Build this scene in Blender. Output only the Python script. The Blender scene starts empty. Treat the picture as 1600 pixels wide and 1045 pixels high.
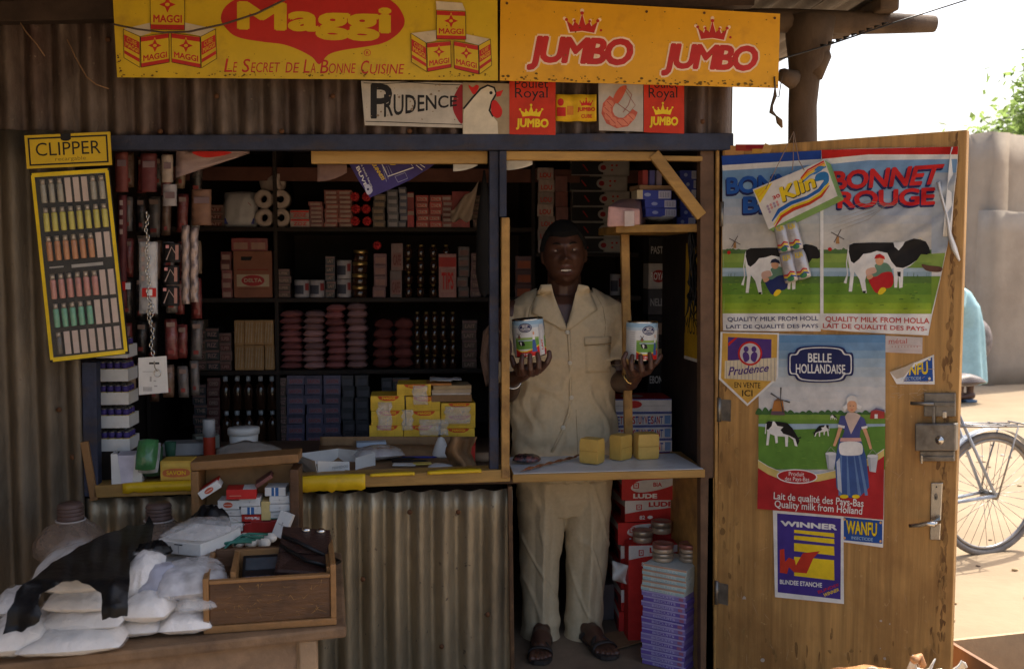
import bpy, bmesh, math, random
from mathutils import Vector, Matrix, noise
R = math.radians
rng = random.Random(11)
sc = bpy.context.scene
col = sc.collection
V = Vector

# ------------------------------------------------------------------ camera, sky, sun, exposure
YAW, PITCH, FOC = R(5), R(4), 1600.0          # focal length in photo pixels (photo 1600 wide)
CAM = V((0, -3.75, 1.6))
FW = V((math.sin(YAW) * math.cos(PITCH), math.cos(YAW) * math.cos(PITCH), -math.sin(PITCH)))
RT = V((math.cos(YAW), -math.sin(YAW), 0))
UP = RT.cross(FW)
cd = bpy.data.cameras.new('camera')
cd.lens, cd.sensor_width, cd.clip_start, cd.clip_end = 36, 36, 0.05, 800
cam = bpy.data.objects.new('camera', cd)
col.objects.link(cam)
m = Matrix((RT, UP, -FW)).transposed().to_4x4()
m.translation = CAM
cam.matrix_world = m
sc.camera = cam
cd.dof.use_dof = True
cd.dof.focus_distance = 3.75
cd.dof.aperture_fstop = 4.5

SUN_EL, SUN_AZ = R(58), R(52)                 # azimuth from +Y towards +X
w = bpy.data.worlds.new('World')
sc.world = w
w.use_nodes = True
nt = w.node_tree
sky = nt.nodes.new('ShaderNodeTexSky')
sky.sky_type = 'NISHITA'
sky.sun_disc = False
sky.sun_elevation, sky.sun_rotation = SUN_EL, SUN_AZ
sky.air_density, sky.dust_density, sky.ozone_density = 1.0, 6.0, 0.6
nt.links.new(sky.outputs[0], nt.nodes['Background'].inputs[0])
nt.nodes['Background'].inputs[1].default_value = 0.15
sd = bpy.data.lights.new('sun', 'SUN')
sd.energy, sd.angle, sd.color = 3.0, R(0.6), (1, .94, .84)
sun = bpy.data.objects.new('sun', sd)
col.objects.link(sun)
sdir = V((math.sin(SUN_AZ) * math.cos(SUN_EL), math.cos(SUN_AZ) * math.cos(SUN_EL), math.sin(SUN_EL)))
sun.rotation_euler = (-sdir).to_track_quat('-Z', 'Y').to_euler()
sc.view_settings.view_transform = 'Standard'
sc.view_settings.look = 'None'
sc.view_settings.exposure = 1.15
sc.view_settings.gamma = 1
sc.render.engine = 'CYCLES'
sc.cycles.use_denoising = True
sc.cycles.max_bounces = 8
sc.cycles.transparent_max_bounces = 24
sc.cycles.sample_clamp_indirect = 6


# ------------------------------------------------------------------ pixel -> place helpers
def ray(px, py):
    return FW + RT * ((px - 800) / FOC) + UP * ((522.5 - py) / FOC)
def W(px, py, y=0.0):                          # point on an upright plane parallel to the shop front
    d = ray(px, py)
    return CAM + d * ((y - CAM.y) / d.y)
def H(px, py, z):                              # point on a level plane
    d = ray(px, py)
    return CAM + d * ((z - CAM.z) / d.z)
DO = V((1.108, -0.01, 0))                      # door hinge and door plane
DE = V((0.62, -0.58, 0)).normalized()
DN = V((DE.y, -DE.x, 0))
def D(px, py, off=0.0):
    d = ray(px, py)
    o = DO + DN * off
    return CAM + d * ((o - CAM).dot(DN) / d.dot(DN))
ORD = ['first', 'second', 'third', 'fourth', 'fifth', 'sixth', 'seventh', 'eighth', 'ninth', 'tenth', 'eleventh', 'twelfth']


# ------------------------------------------------------------------ materials
MC = {}
def mat(name, c, rough=.6, var=.2, scale=7, bump=0, bscale=40, metal=0, spec=.3, stain=None, samt=.5, sscale=3,
        st=(1, 1, 1), sst=(1, 1, 1), rand=0, spots=None, trans=0):
    if name in MC:
        return MC[name]
    M = bpy.data.materials.new(name)
    M.use_nodes = True
    n, l = M.node_tree.nodes, M.node_tree.links
    b = n['Principled BSDF']
    b.inputs['Roughness'].default_value = rough
    b.inputs['Metallic'].default_value = metal
    b.inputs['Specular IOR Level'].default_value = spec
    tc = n.new('ShaderNodeTexCoord')
    def nz(sc_, stretch, detail=5):
        mp = n.new('ShaderNodeMapping')
        mp.inputs['Scale'].default_value = stretch
        l.new(tc.outputs['Object'], mp.inputs[0])
        x = n.new('ShaderNodeTexNoise')
        x.inputs['Scale'].default_value = sc_
        x.inputs['Detail'].default_value = detail
        x.inputs['Roughness'].default_value = .65
        l.new(mp.outputs[0], x.inputs['Vector'])
        return x.outputs['Fac']
    def mr(f, a, b_, c_, d_):
        x = n.new('ShaderNodeMapRange')
        for i, q in enumerate((a, b_, c_, d_)):
            x.inputs[i + 1].default_value = q
        l.new(f, x.inputs[0])
        return x.outputs[0]
    def mix(f, A, B):
        x = n.new('ShaderNodeMix')
        x.data_type = 'RGBA'
        if hasattr(f, 'node'):
            l.new(f, x.inputs[0])
        else:
            x.inputs[0].default_value = f
        for q, i in ((A, 6), (B, 7)):
            if hasattr(q, 'node'):
                l.new(q, x.inputs[i])
            else:
                x.inputs[i].default_value = (*q, 1)
        return x.outputs[2]
    lo = tuple(max(0, q * (1 - var)) for q in c)
    hi = tuple(min(1, q * (1 + var * .7)) for q in c)
    o = mix(mr(nz(scale, st), .3, .7, 0, 1), lo, hi)
    if stain:
        o = mix(mr(nz(sscale, sst, 8), .62 - .25 * samt, .75 - .1 * samt, 0, min(1, .4 + samt * .6)), o, stain)
    if spots:
        o = mix(mr(nz(38, (1, 1, 1), 2), .68, .74, 0, .9), o, spots)
    if rand:
        oi = n.new('ShaderNodeObjectInfo')
        hs = n.new('ShaderNodeHueSaturation')
        l.new(mr(oi.outputs['Random'], 0, 1, 1 - rand, 1 + rand), hs.inputs['Value'])
        l.new(o, hs.inputs['Color'])
        o = hs.outputs[0]
    l.new(o, b.inputs['Base Color'])
    if bump:
        bp = n.new('ShaderNodeBump')
        bp.inputs['Strength'].default_value = bump
        bp.inputs['Distance'].default_value = .01
        l.new(nz(bscale, st), bp.inputs['Height'])
        l.new(bp.outputs[0], b.inputs['Normal'])
    MC[name] = M
    return M
def ink(r, g, b, rough=.55):                   # printed or painted colour
    return mat('ink_%02d_%02d_%02d' % (r * 99, g * 99, b * 99), (r, g, b), rough, .2, 13, spec=.25)
def film(name, c, op, rough=.12):              # thin clear plastic
    if name in MC:
        return MC[name]
    M = bpy.data.materials.new(name)
    M.use_nodes = True
    n, l = M.node_tree.nodes, M.node_tree.links
    b = n['Principled BSDF']
    b.inputs['Base Color'].default_value = (*c, 1)
    b.inputs['Roughness'].default_value = rough
    b.inputs['Specular IOR Level'].default_value = .9
    t = n.new('ShaderNodeBsdfTransparent')
    mx = n.new('ShaderNodeMixShader')
    tc = n.new('ShaderNodeTexCoord')
    x = n.new('ShaderNodeTexNoise')
    x.inputs['Scale'].default_value = 25
    l.new(tc.outputs['Object'], x.inputs['Vector'])
    mr = n.new('ShaderNodeMapRange')
    mr.inputs[1].default_value, mr.inputs[2].default_value = .35, .7
    mr.inputs[3].default_value, mr.inputs[4].default_value = op * .75, min(1, op * 1.3)
    l.new(x.outputs['Fac'], mr.inputs[0])
    l.new(mr.outputs[0], mx.inputs[0])
    l.new(t.outputs[0], mx.inputs[1])
    l.new(b.outputs[0], mx.inputs[2])
    bp = n.new('ShaderNodeBump')
    bp.inputs['Strength'].default_value = .6
    bp.inputs['Distance'].default_value = .01
    l.new(x.outputs['Fac'], bp.inputs['Height'])
    l.new(bp.outputs[0], b.inputs['Normal'])
    l.new(mx.outputs[0], n['Material Output'].inputs['Surface'])
    MC[name] = M
    return M

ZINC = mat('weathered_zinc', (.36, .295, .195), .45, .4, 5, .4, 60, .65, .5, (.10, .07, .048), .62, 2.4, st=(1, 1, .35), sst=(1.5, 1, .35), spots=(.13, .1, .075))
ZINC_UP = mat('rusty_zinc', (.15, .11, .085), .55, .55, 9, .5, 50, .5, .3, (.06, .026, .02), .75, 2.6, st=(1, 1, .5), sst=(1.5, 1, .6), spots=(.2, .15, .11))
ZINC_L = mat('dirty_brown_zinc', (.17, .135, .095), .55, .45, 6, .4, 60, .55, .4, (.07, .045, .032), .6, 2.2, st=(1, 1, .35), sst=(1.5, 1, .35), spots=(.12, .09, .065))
ROOFM = mat('roof_sheet', (.2, .17, .14), .6, .35, 3, .3, 40, .2, .3, (.08, .05, .035), .5, 2)
BLUE = mat('worn_blue_paint', (.03, .036, .064), .6, .4, 9, .4, 60, 0, .3, (.07, .045, .03), .5, 7, sst=(1, 1, 3))
WOOD = mat('raw_batten_wood', (.40, .22, .062), .6, .35, 9, .3, 60, 0, .3, (.12, .06, .025), .6, 8, st=(1, 1, 1))
WOODH = mat('raw_board_wood', (.42, .24, .066), .6, .35, 9, .3, 60, 0, .3, (.13, .065, .025), .55, 6, st=(.15, 1, 1.5), sst=(.3, 1, 1))
WOODD = mat('dark_handled_wood', (.10, .045, .018), .5, .45, 7, .4, 45, 0, .4, (.03, .014, .008), .6, 9, st=(.4, 1, 1.6))
WOODE = mat('rubbed_edge_wood', (.26, .13, .045), .5, .35, 14, .3, 60, 0, .4, (.11, .055, .02), .5, 14)
PLY = mat('door_plywood', (.48, .265, .085), .5, .34, 26, .15, 80, 0, .35, (.25, .12, .038), .66, 2.6, st=(1.6, 1.6, .06), sst=(1, 1, .8), spots=(.52, .31, .12))
PLYEDGE = mat('door_edge_dark', (.10, .05, .022), .6, .5, 12, .3, 50, 0, .3, (.3, .16, .06), .3, 12)
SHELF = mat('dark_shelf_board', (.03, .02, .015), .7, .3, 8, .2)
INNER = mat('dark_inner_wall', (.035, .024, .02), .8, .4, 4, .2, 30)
BEIGE = mat('beige_suiting', (.57, .455, .29), .85, .08, 60, .12, 900, 0, .1, rand=0)
SKIN = mat('dark_brown_skin', (.085, .037, .023), .42, .2, 20, .08, 250, 0, .45)
NAIL = mat('finger_nail', (.22, .11, .075), .35, .1, 30)
EYEW = mat('eye_white', (.36, .29, .25), .35, .05, 30)
EYED = mat('eye_iris', (.012, .008, .006), .2, .05, 30)
TEETH = mat('teeth', (.62, .56, .46), .3, .05, 30)
LIP = mat('lips', (.11, .045, .035), .4, .15, 40)
HAIR = mat('black_hair', (.008, .007, .006), .9, .3, 90, .8, 300)
BLACKP = mat('black_plastic_sheet', (.005, .005, .006), .42, .3, 9, .35, 26, 0, .25)
BLACK = mat('black_plastic', (.01, .01, .011), .4, .2, 20)
CARD = mat('brown_cardboard', (.27, .16, .08), .75, .2, 14, .15, 60, 0, .2, (.14, .08, .04), .35, 6)
WHITEC = mat('white_card', (.68, .66, .62), .6, .08, 18, .05, 60, 0, .25, (.45, .4, .33), .25, 6)
SUGAR = mat('white_sugar_bag', (.74, .70, .66), .27, .06, 12, .55, 42, 0, .6)
CHROME = mat('bright_metal', (.6, .58, .54), .25, .15, 20, 0, 40, 1, .5)
STEEL = mat('dull_steel', (.26, .24, .21), .4, .3, 18, .1, 60, .8, .5, (.1, .07, .05), .4, 15)
GOLD = mat('gold_metal', (.75, .5, .16), .22, .1, 20, 0, 40, 1, .5)
LEATHER = mat('dark_brown_leather', (.035, .016, .012), .4, .35, 18, .35, 120, 0, .5)
CLEAR = film('clear_film', (.85, .83, .8), .28)
GLINT = film('sugar_bag_film', (.9, .88, .86), .10, .08)
CLEARM = film('milky_film', (.75, .73, .72), .5, .2)
BOTTLE = film('dusty_clear_bottle', (.30, .22, .17), .62, .25)
YTAPE = mat('yellow_tape', (.72, .46, .012), .4, .12, 14, .12, 30, 0, .4, (.32, .18, .02), .2, 10)
YSIGN = mat('yellow_sign_paint', (.64, .42, .01), .45, .1, 5, .04, 60, 0, .4, (.42, .25, .02), .32, 9, spots=(.6, .37, .015))
OSIGN = mat('orange_sign_paint', (.74, .36, .006), .45, .1, 5, .04, 60, 0, .4, (.5, .22, .012), .32, 9, spots=(.65, .3, .012))
REDS = mat('red_sign_paint', (.5, .018, .012), .45, .15, 8, .04, 60, 0, .4)
GRIME = mat('sign_grime', (.16, .09, .015), .8, .4, 30)
RUST = mat('rust_patch', (.12, .05, .02), .8, .4, 20)
DUST = mat('sandy_ground', (.31, .235, .155), .95, .14, 1.2, .5, 9, 0, .1, (.24, .175, .115), .45, .7)
MUD = mat('mud_wall', (.36, .30, .235), .95, .16, 1.6, .5, 8, 0, .1, (.27, .215, .165), .45, 1.1)
BARK = mat('smooth_bark', (.10, .07, .048), .8, .35, 7, .5, 22, 0, .2, (.045, .03, .022), .5, 5, st=(1, 1, .5))
LEAF = mat('pale_leaf', (.10, .15, .045), .6, .4, 3, rand=0)
_n, _l = LEAF.node_tree.nodes, LEAF.node_tree.links
_t, _m = _n.new('ShaderNodeBsdfTranslucent'), _n.new('ShaderNodeMixShader')
_t.inputs[0].default_value = (.30, .42, .12, 1); _m.inputs[0].default_value = .6
_l.new(_n['Principled BSDF'].outputs[0], _m.inputs[1]); _l.new(_t.outputs[0], _m.inputs[2]); _l.new(_m.outputs[0], _n['Material Output'].inputs['Surface'])
RUBBER = mat('tyre_rubber', (.19, .175, .16), .7, .3, 20)
CYAN = mat('turquoise_cloth', (.32, .52, .56), .8, .15, 9, .2, 60)


# ------------------------------------------------------------------ mesh builder
class MB:
    def __init__(s):
        s.v, s.f, s.fm, s.sm, s.mats = [], [], [], [], []
    def mi(s, M):
        if M not in s.mats:
            s.mats.append(M)
        return s.mats.index(M)
    def mark(s):
        return len(s.v)
    def xf(s, M, i=0):
        for k in range(i, len(s.v)):
            s.v[k] = M @ s.v[k]
        return s
    def add(s, vs, fs, M, smooth=False):
        b = len(s.v)
        s.v += [V(p) for p in vs]
        k = s.mi(M)
        for f in fs:
            s.f.append([b + i for i in f]); s.fm.append(k); s.sm.append(smooth)
        return s
    def bm(s, bm, M, smooth=False):
        bm.verts.ensure_lookup_table()
        bm.verts.index_update()
        s.add([q.co for q in bm.verts], [[q.index for q in f.verts] for f in bm.faces], M, smooth)
        bm.free()
        return s
    def box(s, x0, x1, y0, y1, z0, z1, M, bev=.0, smooth=False):
        b = bmesh.new()
        bmesh.ops.create_cube(b, size=1)
        for q in b.verts:
            q.co = V(((x0 + x1) / 2 + q.co.x * abs(x1 - x0), (y0 + y1) / 2 + q.co.y * abs(y1 - y0), (z0 + z1) / 2 + q.co.z * abs(z1 - z0)))
        if bev:
            bmesh.ops.bevel(b, geom=b.edges[:], offset=min(bev, .45 * min(abs(x1 - x0), abs(y1 - y0), abs(z1 - z0))), segments=2, affect='EDGES', profile=.6)
        return s.bm(b, M, smooth)
    def hexa(s, p, M, bev=0):                  # p: 4 front points (bl br tr tl) + 4 back points
        b = bmesh.new()
        q = [b.verts.new(x) for x in p]
        for f in ((0, 1, 2, 3), (5, 4, 7, 6), (4, 0, 3, 7), (1, 5, 6, 2), (3, 2, 6, 7), (4, 5, 1, 0)):
            b.faces.new([q[i] for i in f])
        if bev:
            bmesh.ops.bevel(b, geom=b.edges[:], offset=bev, segments=2, affect='EDGES', profile=.6)
        return s.bm(b, M)
    def slab(s, p4, d, M, bev=0):              # quad p4 pushed back along vector d
        d = V(d)
        return s.hexa([V(p) for p in p4] + [V(p) + d for p in p4], M, bev)
    def tube(s, pts, rad, M, n=8, cap=True, smooth=True):
        pts = [V(p) for p in pts]
        if not hasattr(rad, '__len__'):
            rad = [rad] * len(pts)
        vs, fs = [], []
        up = V((0, 0, 1))
        pn = None
        for i, p in enumerate(pts):
            t = (pts[min(i + 1, len(pts) - 1)] - pts[max(i - 1, 0)]).normalized()
            if pn is None:
                a = t.cross(up) if abs(t.z) < .95 else t.cross(V((1, 0, 0)))
            else:
                a = pn - t * pn.dot(t)
            a.normalize(); pn = a
            b = t.cross(a)
            for k in range(n):
                th = 2 * math.pi * k / n
                vs.append(p + a * (rad[i] * math.cos(th)) + b * (rad[i] * math.sin(th)))
        for i in range(len(pts) - 1):
            for k in range(n):
                fs.append((i * n + k, i * n + (k + 1) % n, (i + 1) * n + (k + 1) % n, (i + 1) * n + k))
        if cap:
            fs.append(tuple(range(n))[::-1]); fs.append(tuple(range((len(pts) - 1) * n, len(pts) * n)))
        return s.add(vs, fs, M, smooth)
    def lathe(s, prof, c, M, n=20, smooth=True, axis='z', closed=False):    # prof: (radius, height)
        vs, fs = [], []
        c = V(c)
        for r, h in prof:
            for k in range(n):
                th = 2 * math.pi * k / n
                x, y = r * math.cos(th), r * math.sin(th)
                vs.append(c + (V((x, y, h)) if axis == 'z' else V((x, h, y)) if axis == 'y' else V((h, x, y))))
        m_ = len(prof)
        for i in range(m_ if closed else m_ - 1):
            for k in range(n):
                j = (i + 1) % m_
                fs.append((i * n + k, i * n + (k + 1) % n, j * n + (k + 1) % n, j * n + k))
        if not closed:
            if prof[0][0] > 1e-6: fs.append(tuple(range(n))[::-1])
            if prof[-1][0] > 1e-6: fs.append(tuple(range((m_ - 1) * n, m_ * n)))
        return s.add(vs, fs, M, smooth)
    def pillow(s, w_, d_, h_, M, seed=0, n=14, lump=.13, p=.47, seam=.004, flat=.35):   # lying bag, bottom at z=0
        vs, fs = [], []
        for side in (1, -1):
            for j in range(n + 1):
                for i in range(n + 1):
                    u, v_ = i / n * 2 - 1, j / n * 2 - 1
                    e = max(0, (1 - abs(u) ** 2.4) * (1 - abs(v_) ** 2.4)) ** p
                    k = 1 - .09 * (abs(u) ** 2 * (1 - abs(v_)) + 0) * (v_ * v_) - .06 * (1 - abs(u)) * 0
                    nn = noise.noise(V((u * 2.1 + seed * 7.3, v_ * 2.1, seed * 3.1)))
                    n2 = noise.noise(V((u * 6 + seed * 3.3, v_ * 5, seed * 5.1 + 9)))
                    cr = abs(math.sin(6 * math.atan2(v_, u) + seed)) * .10 * (u * u + v_ * v_) * lump / .12
                    z = e * h_ * (.62 if side > 0 else -(1 - .62)) * (1 + lump * nn + lump * .6 * n2 - cr)
                    x = u * w_ / 2 * (1 - .07 * (1 - abs(v_)) * 0 + .05 * nn * e - .06 * v_ * v_ * abs(u))
                    y = v_ * d_ / 2 * (1 + .05 * nn * e - .08 * u * u * abs(v_))
                    vs.append(V((x, y, z + h_ * (1 - .62) + (0 if side > 0 else -seam * e * 0))))
            b0 = 0 if side > 0 else (n + 1) ** 2
            for j in range(n):
                for i in range(n):
                    a = b0 + j * (n + 1) + i
                    q = (a, a + 1, a + n + 2, a + n + 1)
                    fs.append(q if side > 0 else q[::-1])
        return s.add(vs, fs, M, True)
    def sheet(s, P, M, th=.001, smooth=True):  # P: grid of points; a sheet with thickness
        nj, ni = len(P), len(P[0])
        vs, fs = [], []
        nr = []
        for j in range(nj):
            for i in range(ni):
                a = V(P[j][min(i + 1, ni - 1)]) - V(P[j][max(i - 1, 0)])
                b = V(P[min(j + 1, nj - 1)][i]) - V(P[max(j - 1, 0)][i])
                q = a.cross(b)
                nr.append(q.normalized() if q.length > 0 else V((0, 0, 1)))
        for sg in (0, 1):
            for j in range(nj):
                for i in range(ni):
                    vs.append(V(P[j][i]) - nr[j * ni + i] * (th * sg))
        N = nj * ni
        for j in range(nj - 1):
            for i in range(ni - 1):
                a = j * ni + i
                fs.append((a, a + 1, a + ni + 1, a + ni)); fs.append((N + a, N + a + ni, N + a + ni + 1, N + a + 1))
        bd = [i for i in range(ni)] + [j * ni + ni - 1 for j in range(1, nj)] + [(nj - 1) * ni + i for i in range(ni - 2, -1, -1)] + [j * ni for j in range(nj - 2, 0, -1)]
        for a, b in zip(bd, bd[1:] + bd[:1]):
            fs.append((b, a, N + a, N + b))
        return s.add(vs, fs, M, smooth)
    def build(s, name, parent=None, origin=None, fix=True):
        me = bpy.data.meshes.new(name)
        if origin is None:
            if parent is not None:
                origin = parent_origin(parent)
            else:
                xs, ys, zs = zip(*[tuple(p) for p in s.v])
                origin = V(((min(xs) + max(xs)) / 2, (min(ys) + max(ys)) / 2, min(zs)))
        origin = V(origin)
        me.from_pydata([tuple(p - origin) for p in s.v], [], s.f)
        for M in s.mats:
            me.materials.append(M)
        me.polygons.foreach_set('material_index', s.fm)
        me.polygons.foreach_set('use_smooth', s.sm)
        if fix:
            b = bmesh.new(); b.from_mesh(me)
            bmesh.ops.recalc_face_normals(b, faces=b.faces[:])
            b.to_mesh(me); b.free()
        me.update()
        o = bpy.data.objects.new(name, me)
        col.objects.link(o)
        if parent is not None:
            o.parent = parent
            o.location = origin - parent_origin(parent)
        else:
            o.location = origin
        return o
def parent_origin(o):
    p = V((0, 0, 0))
    while o is not None:
        p = p + o.location
        o = o.parent
    return p
def tag(o, label, cat, group=None):
    o['label'] = label; o['category'] = cat
    if group: o['group'] = group
    return o
def thing(name, label, cat, loc=(0, 0, 0), group=None):
    o = bpy.data.objects.new(name, None)
    o.empty_display_size = .05
    col.objects.link(o)
    o.location = loc
    return tag(o, label, cat, group)
def solo(mb, name, label, cat, group=None, origin=None):
    return tag(mb.build(name, origin=origin), label, cat, group)
def kids(o):
    return [q for q in bpy.data.objects if q.parent == o]
def dup(o, loc, rot=None, label=None, parent=None, ch=None):
    c = o.copy(); col.objects.link(c)
    if parent: c.parent = parent
    else: c.location = loc
    if rot is not None: c.rotation_euler = rot
    if label: c['label'] = label
    for q in (CH.get(o.name) or []):
        dup(q, None, parent=c)
    return c
CH = {}
def reg(o, *ch):                               # remember a template's children for dup()
    CH[o.name] = list(ch)
    return o


# ------------------------------------------------------------------ lettering and flat artwork
TC = {}
def text_geo(s, bold=0, shear=0, space=1.0):
    k = (s, bold, shear, space)
    if k not in TC:
        cu = bpy.data.curves.new('t', 'FONT')
        cu.body = s; cu.offset = bold; cu.shear = shear; cu.resolution_u = 3; cu.space_character = space
        o = bpy.data.objects.new('t', cu)
        col.objects.link(o)
        bpy.context.view_layer.update()
        me = bpy.data.meshes.new_from_object(o.evaluated_get(bpy.context.evaluated_depsgraph_get()))
        vs = [(q.co.x, q.co.y) for q in me.vertices]
        fs = [tuple(p.vertices) for p in me.polygons]
        bpy.data.objects.remove(o); bpy.data.curves.remove(cu); bpy.data.meshes.remove(me)
        TC[k] = (vs, fs)
    return TC[k]
def smooth_loop(pts, k=5):
    o = []
    n = len(pts)
    for i in range(n):
        p0, p1, p2, p3 = pts[i - 1], pts[i], pts[(i + 1) % n], pts[(i + 2) % n]
        for j in range(k):
            t = j / k
            o.append(tuple(.5 * (2 * p1[a] + (p2[a] - p0[a]) * t + (2 * p0[a] - 5 * p1[a] + 4 * p2[a] - p3[a]) * t * t + (3 * p1[a] - p0[a] - 3 * p2[a] + p3[a]) * t ** 3) for a in (0, 1)))
    return o
class Print:
    """flat artwork in 2-D units (y down); every call is one layer of ink higher"""
    def __init__(s, mapf, grid=None, lift=None, base=.0004, diag=False):
        lift = lift or (.0002 if grid and not diag else .00006)
        s.diag, s.fine = diag, False
        s.m, s.grid, s.lift, s.base, s.it, s.same = mapf, grid, lift, base, [], set()
    def raw(s, vs, fs, M):
        if s.fine: s.same.add(len(s.it))
        s.it.append((vs, fs, M)); return s
    def poly(s, pts, M): return s.raw(list(pts), [tuple(range(len(pts)))], M)
    def rect(s, x0, y0, x1, y1, M): return s.poly([(x0, y0), (x1, y0), (x1, y1), (x0, y1)], M)
    def blob(s, pts, M, k=5): return s.poly(smooth_loop(pts, k), M)
    def ell(s, cx, cy, rx, ry, M, n=28, rot=0):
        c, d = math.cos(rot), math.sin(rot)
        return s.poly([(cx + rx * math.cos(t) * c - ry * math.sin(t) * d, cy + rx * math.cos(t) * d + ry * math.sin(t) * c) for t in [2 * math.pi * i / n for i in range(n)]], M)
    def line(s, pts, wd, M):
        vs, fs = [], []
        for i in range(len(pts)):
            a, b = pts[max(i - 1, 0)], pts[min(i + 1, len(pts) - 1)]
            dx, dy = b[0] - a[0], b[1] - a[1]
            q = math.hypot(dx, dy) or 1
            w_ = wd[i] if hasattr(wd, '__len__') else wd
            nx, ny = -dy / q * w_ / 2, dx / q * w_ / 2
            vs += [(pts[i][0] + nx, pts[i][1] + ny), (pts[i][0] - nx, pts[i][1] - ny)]
        for i in range(len(pts) - 1):
            fs.append((2 * i, 2 * i + 1, 2 * i + 3, 2 * i + 2))
        return s.raw(vs, fs, M)
    def text(s, t, bl, br, tr, tl, M, bold=0, shear=0, space=1.0, grow=0):
        vs, fs = text_geo(t, 0, shear, space)
        ex = max(0, bold)                          # heavier strokes: the same letters struck several times around the circle
        r = vs
        e0 = max(0, bold - grow)
        x0, x1 = min(v[0] for v in r) - e0, max(v[0] for v in r) + e0
        y0, y1 = min(v[1] for v in r) - e0, max(v[1] for v in r) + e0
        def mp(x, y):
            u, v = (x - x0) / (x1 - x0), (y - y0) / (y1 - y0)
            return tuple(bl[i] * (1 - u) * (1 - v) + br[i] * u * (1 - v) + tr[i] * u * v + tl[i] * (1 - u) * v for i in (0, 1))
        for k in range(-1, 8 if ex > .025 else 5 if ex > .004 else 0):
            q = 2 * math.pi * k / (8 if ex > .025 else 5) + .4
            dx, dy = (0, 0) if k < 0 else (ex * math.cos(q), ex * math.sin(q))
            s.raw([mp(x + dx, y + dy) for x, y in vs], fs, M)
            if k >= 0: s.same.add(len(s.it) - 1)
        return s
    def tx(s, t, x0, y0, x1, y1, M, bold=0, shear=0, sl=0, space=1.0, grow=0):   # box x0..x1, y0 top .. y1 bottom; sl = drop at the right end
        return s.text(t, (x0, y1), (x1, y1 + sl), (x1, y0 + sl), (x0, y0), M, bold, shear, space, grow)
    def emit(s, mb):
        lv = 0
        for k, (vs, fs, M) in enumerate(s.it):
            lv += .12 if k in s.same else 1
            if s.grid:
                b = bmesh.new()
                q = [b.verts.new((x, y, 0)) for x, y in vs]
                for f in fs:
                    try: b.faces.new([q[i] for i in f])
                    except ValueError: pass
                xs, ys = [v[0] for v in vs], [v[1] for v in vs]
                for ax, lo, hi in ((0, min(xs), max(xs)), (1, min(ys), max(ys))):
                    g = s.grid if not hasattr(s.grid, '__len__') else s.grid[ax]
                    if not g: continue
                    i = math.floor(lo / g) + 1
                    while i * g < hi:
                        co = V((0, 0, 0)); co[ax] = i * g
                        no = V((0, 0, 0)); no[ax] = 1
                        bmesh.ops.bisect_plane(b, geom=b.verts[:] + b.edges[:] + b.faces[:], dist=1e-5, plane_co=co, plane_no=no)
                        i += 1
                if s.diag:                         # and along the cell diagonals
                    g = s.grid; sm = [v[0] + v[1] for v in vs]
                    i = math.floor(min(sm) / g) + 1
                    while i * g < max(sm):
                        bmesh.ops.bisect_plane(b, geom=b.verts[:] + b.edges[:] + b.faces[:], dist=1e-5, plane_co=V((i * g, 0, 0)), plane_no=V((1, 1, 0)))
                        i += 1
                b.verts.index_update()
                vs = [(p.co.x, p.co.y) for p in b.verts]
                fs = [tuple(p.index for p in f.verts) for f in b.faces]
                b.free()
            out = []
            for x, y in vs:
                p, n = s.m(x, y)
                out.append(p + n * (s.base + s.lift * lv))
            mb.add(out, fs, M, bool(s.grid))
        return mb
def front(y):                                  # artwork on a plane facing the street
    return lambda px, py: (W(px, py, y), V((0, -1, 0)))
def ondoor(off, warp=None):
    return lambda px, py: (D(px, py, off + (warp(px, py) if warp else 0)), DN)
def gridwarp(f, g):                            # a relief sampled on a grid, so that every ink layer bends alike
    c = {}
    def q(i, j):
        if (i, j) not in c: c[i, j] = f(i * g, j * g)
        return c[i, j]
    def h(x, y):
        i, j = math.floor(x / g), math.floor(y / g)
        u, v = x / g - i, y / g - j
        if u + v <= 1: return q(i, j) * (1 - u - v) + q(i + 1, j) * u + q(i, j + 1) * v
        return q(i + 1, j + 1) * (u + v - 1) + q(i + 1, j) * (1 - v) + q(i, j + 1) * (1 - u)
    return h
def noise1(x, y=0, z=0):
    return noise.noise(V((x, y, z)))
I = ink
RED, DRED, WHITE, CREAM = I(.55, .02, .015), I(.3, .015, .02), I(.78, .76, .72), I(.72, .62, .42)
YEL, ORA, NAVY, BLUEI = I(.82, .58, .02), I(.8, .3, .02), I(.02, .025, .1), I(.03, .06, .3)
SKYB, GRASS, GRASSL, DGREEN, BLK = I(.2, .36, .58), I(.12, .22, .03), I(.27, .38, .06), I(.05, .1, .03), I(.015, .013, .013)
GREY, FLESH, PINK, VIOLET = I(.4, .38, .36), I(.68, .36, .2), I(.7, .3, .28), I(.09, .04, .2)

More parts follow.
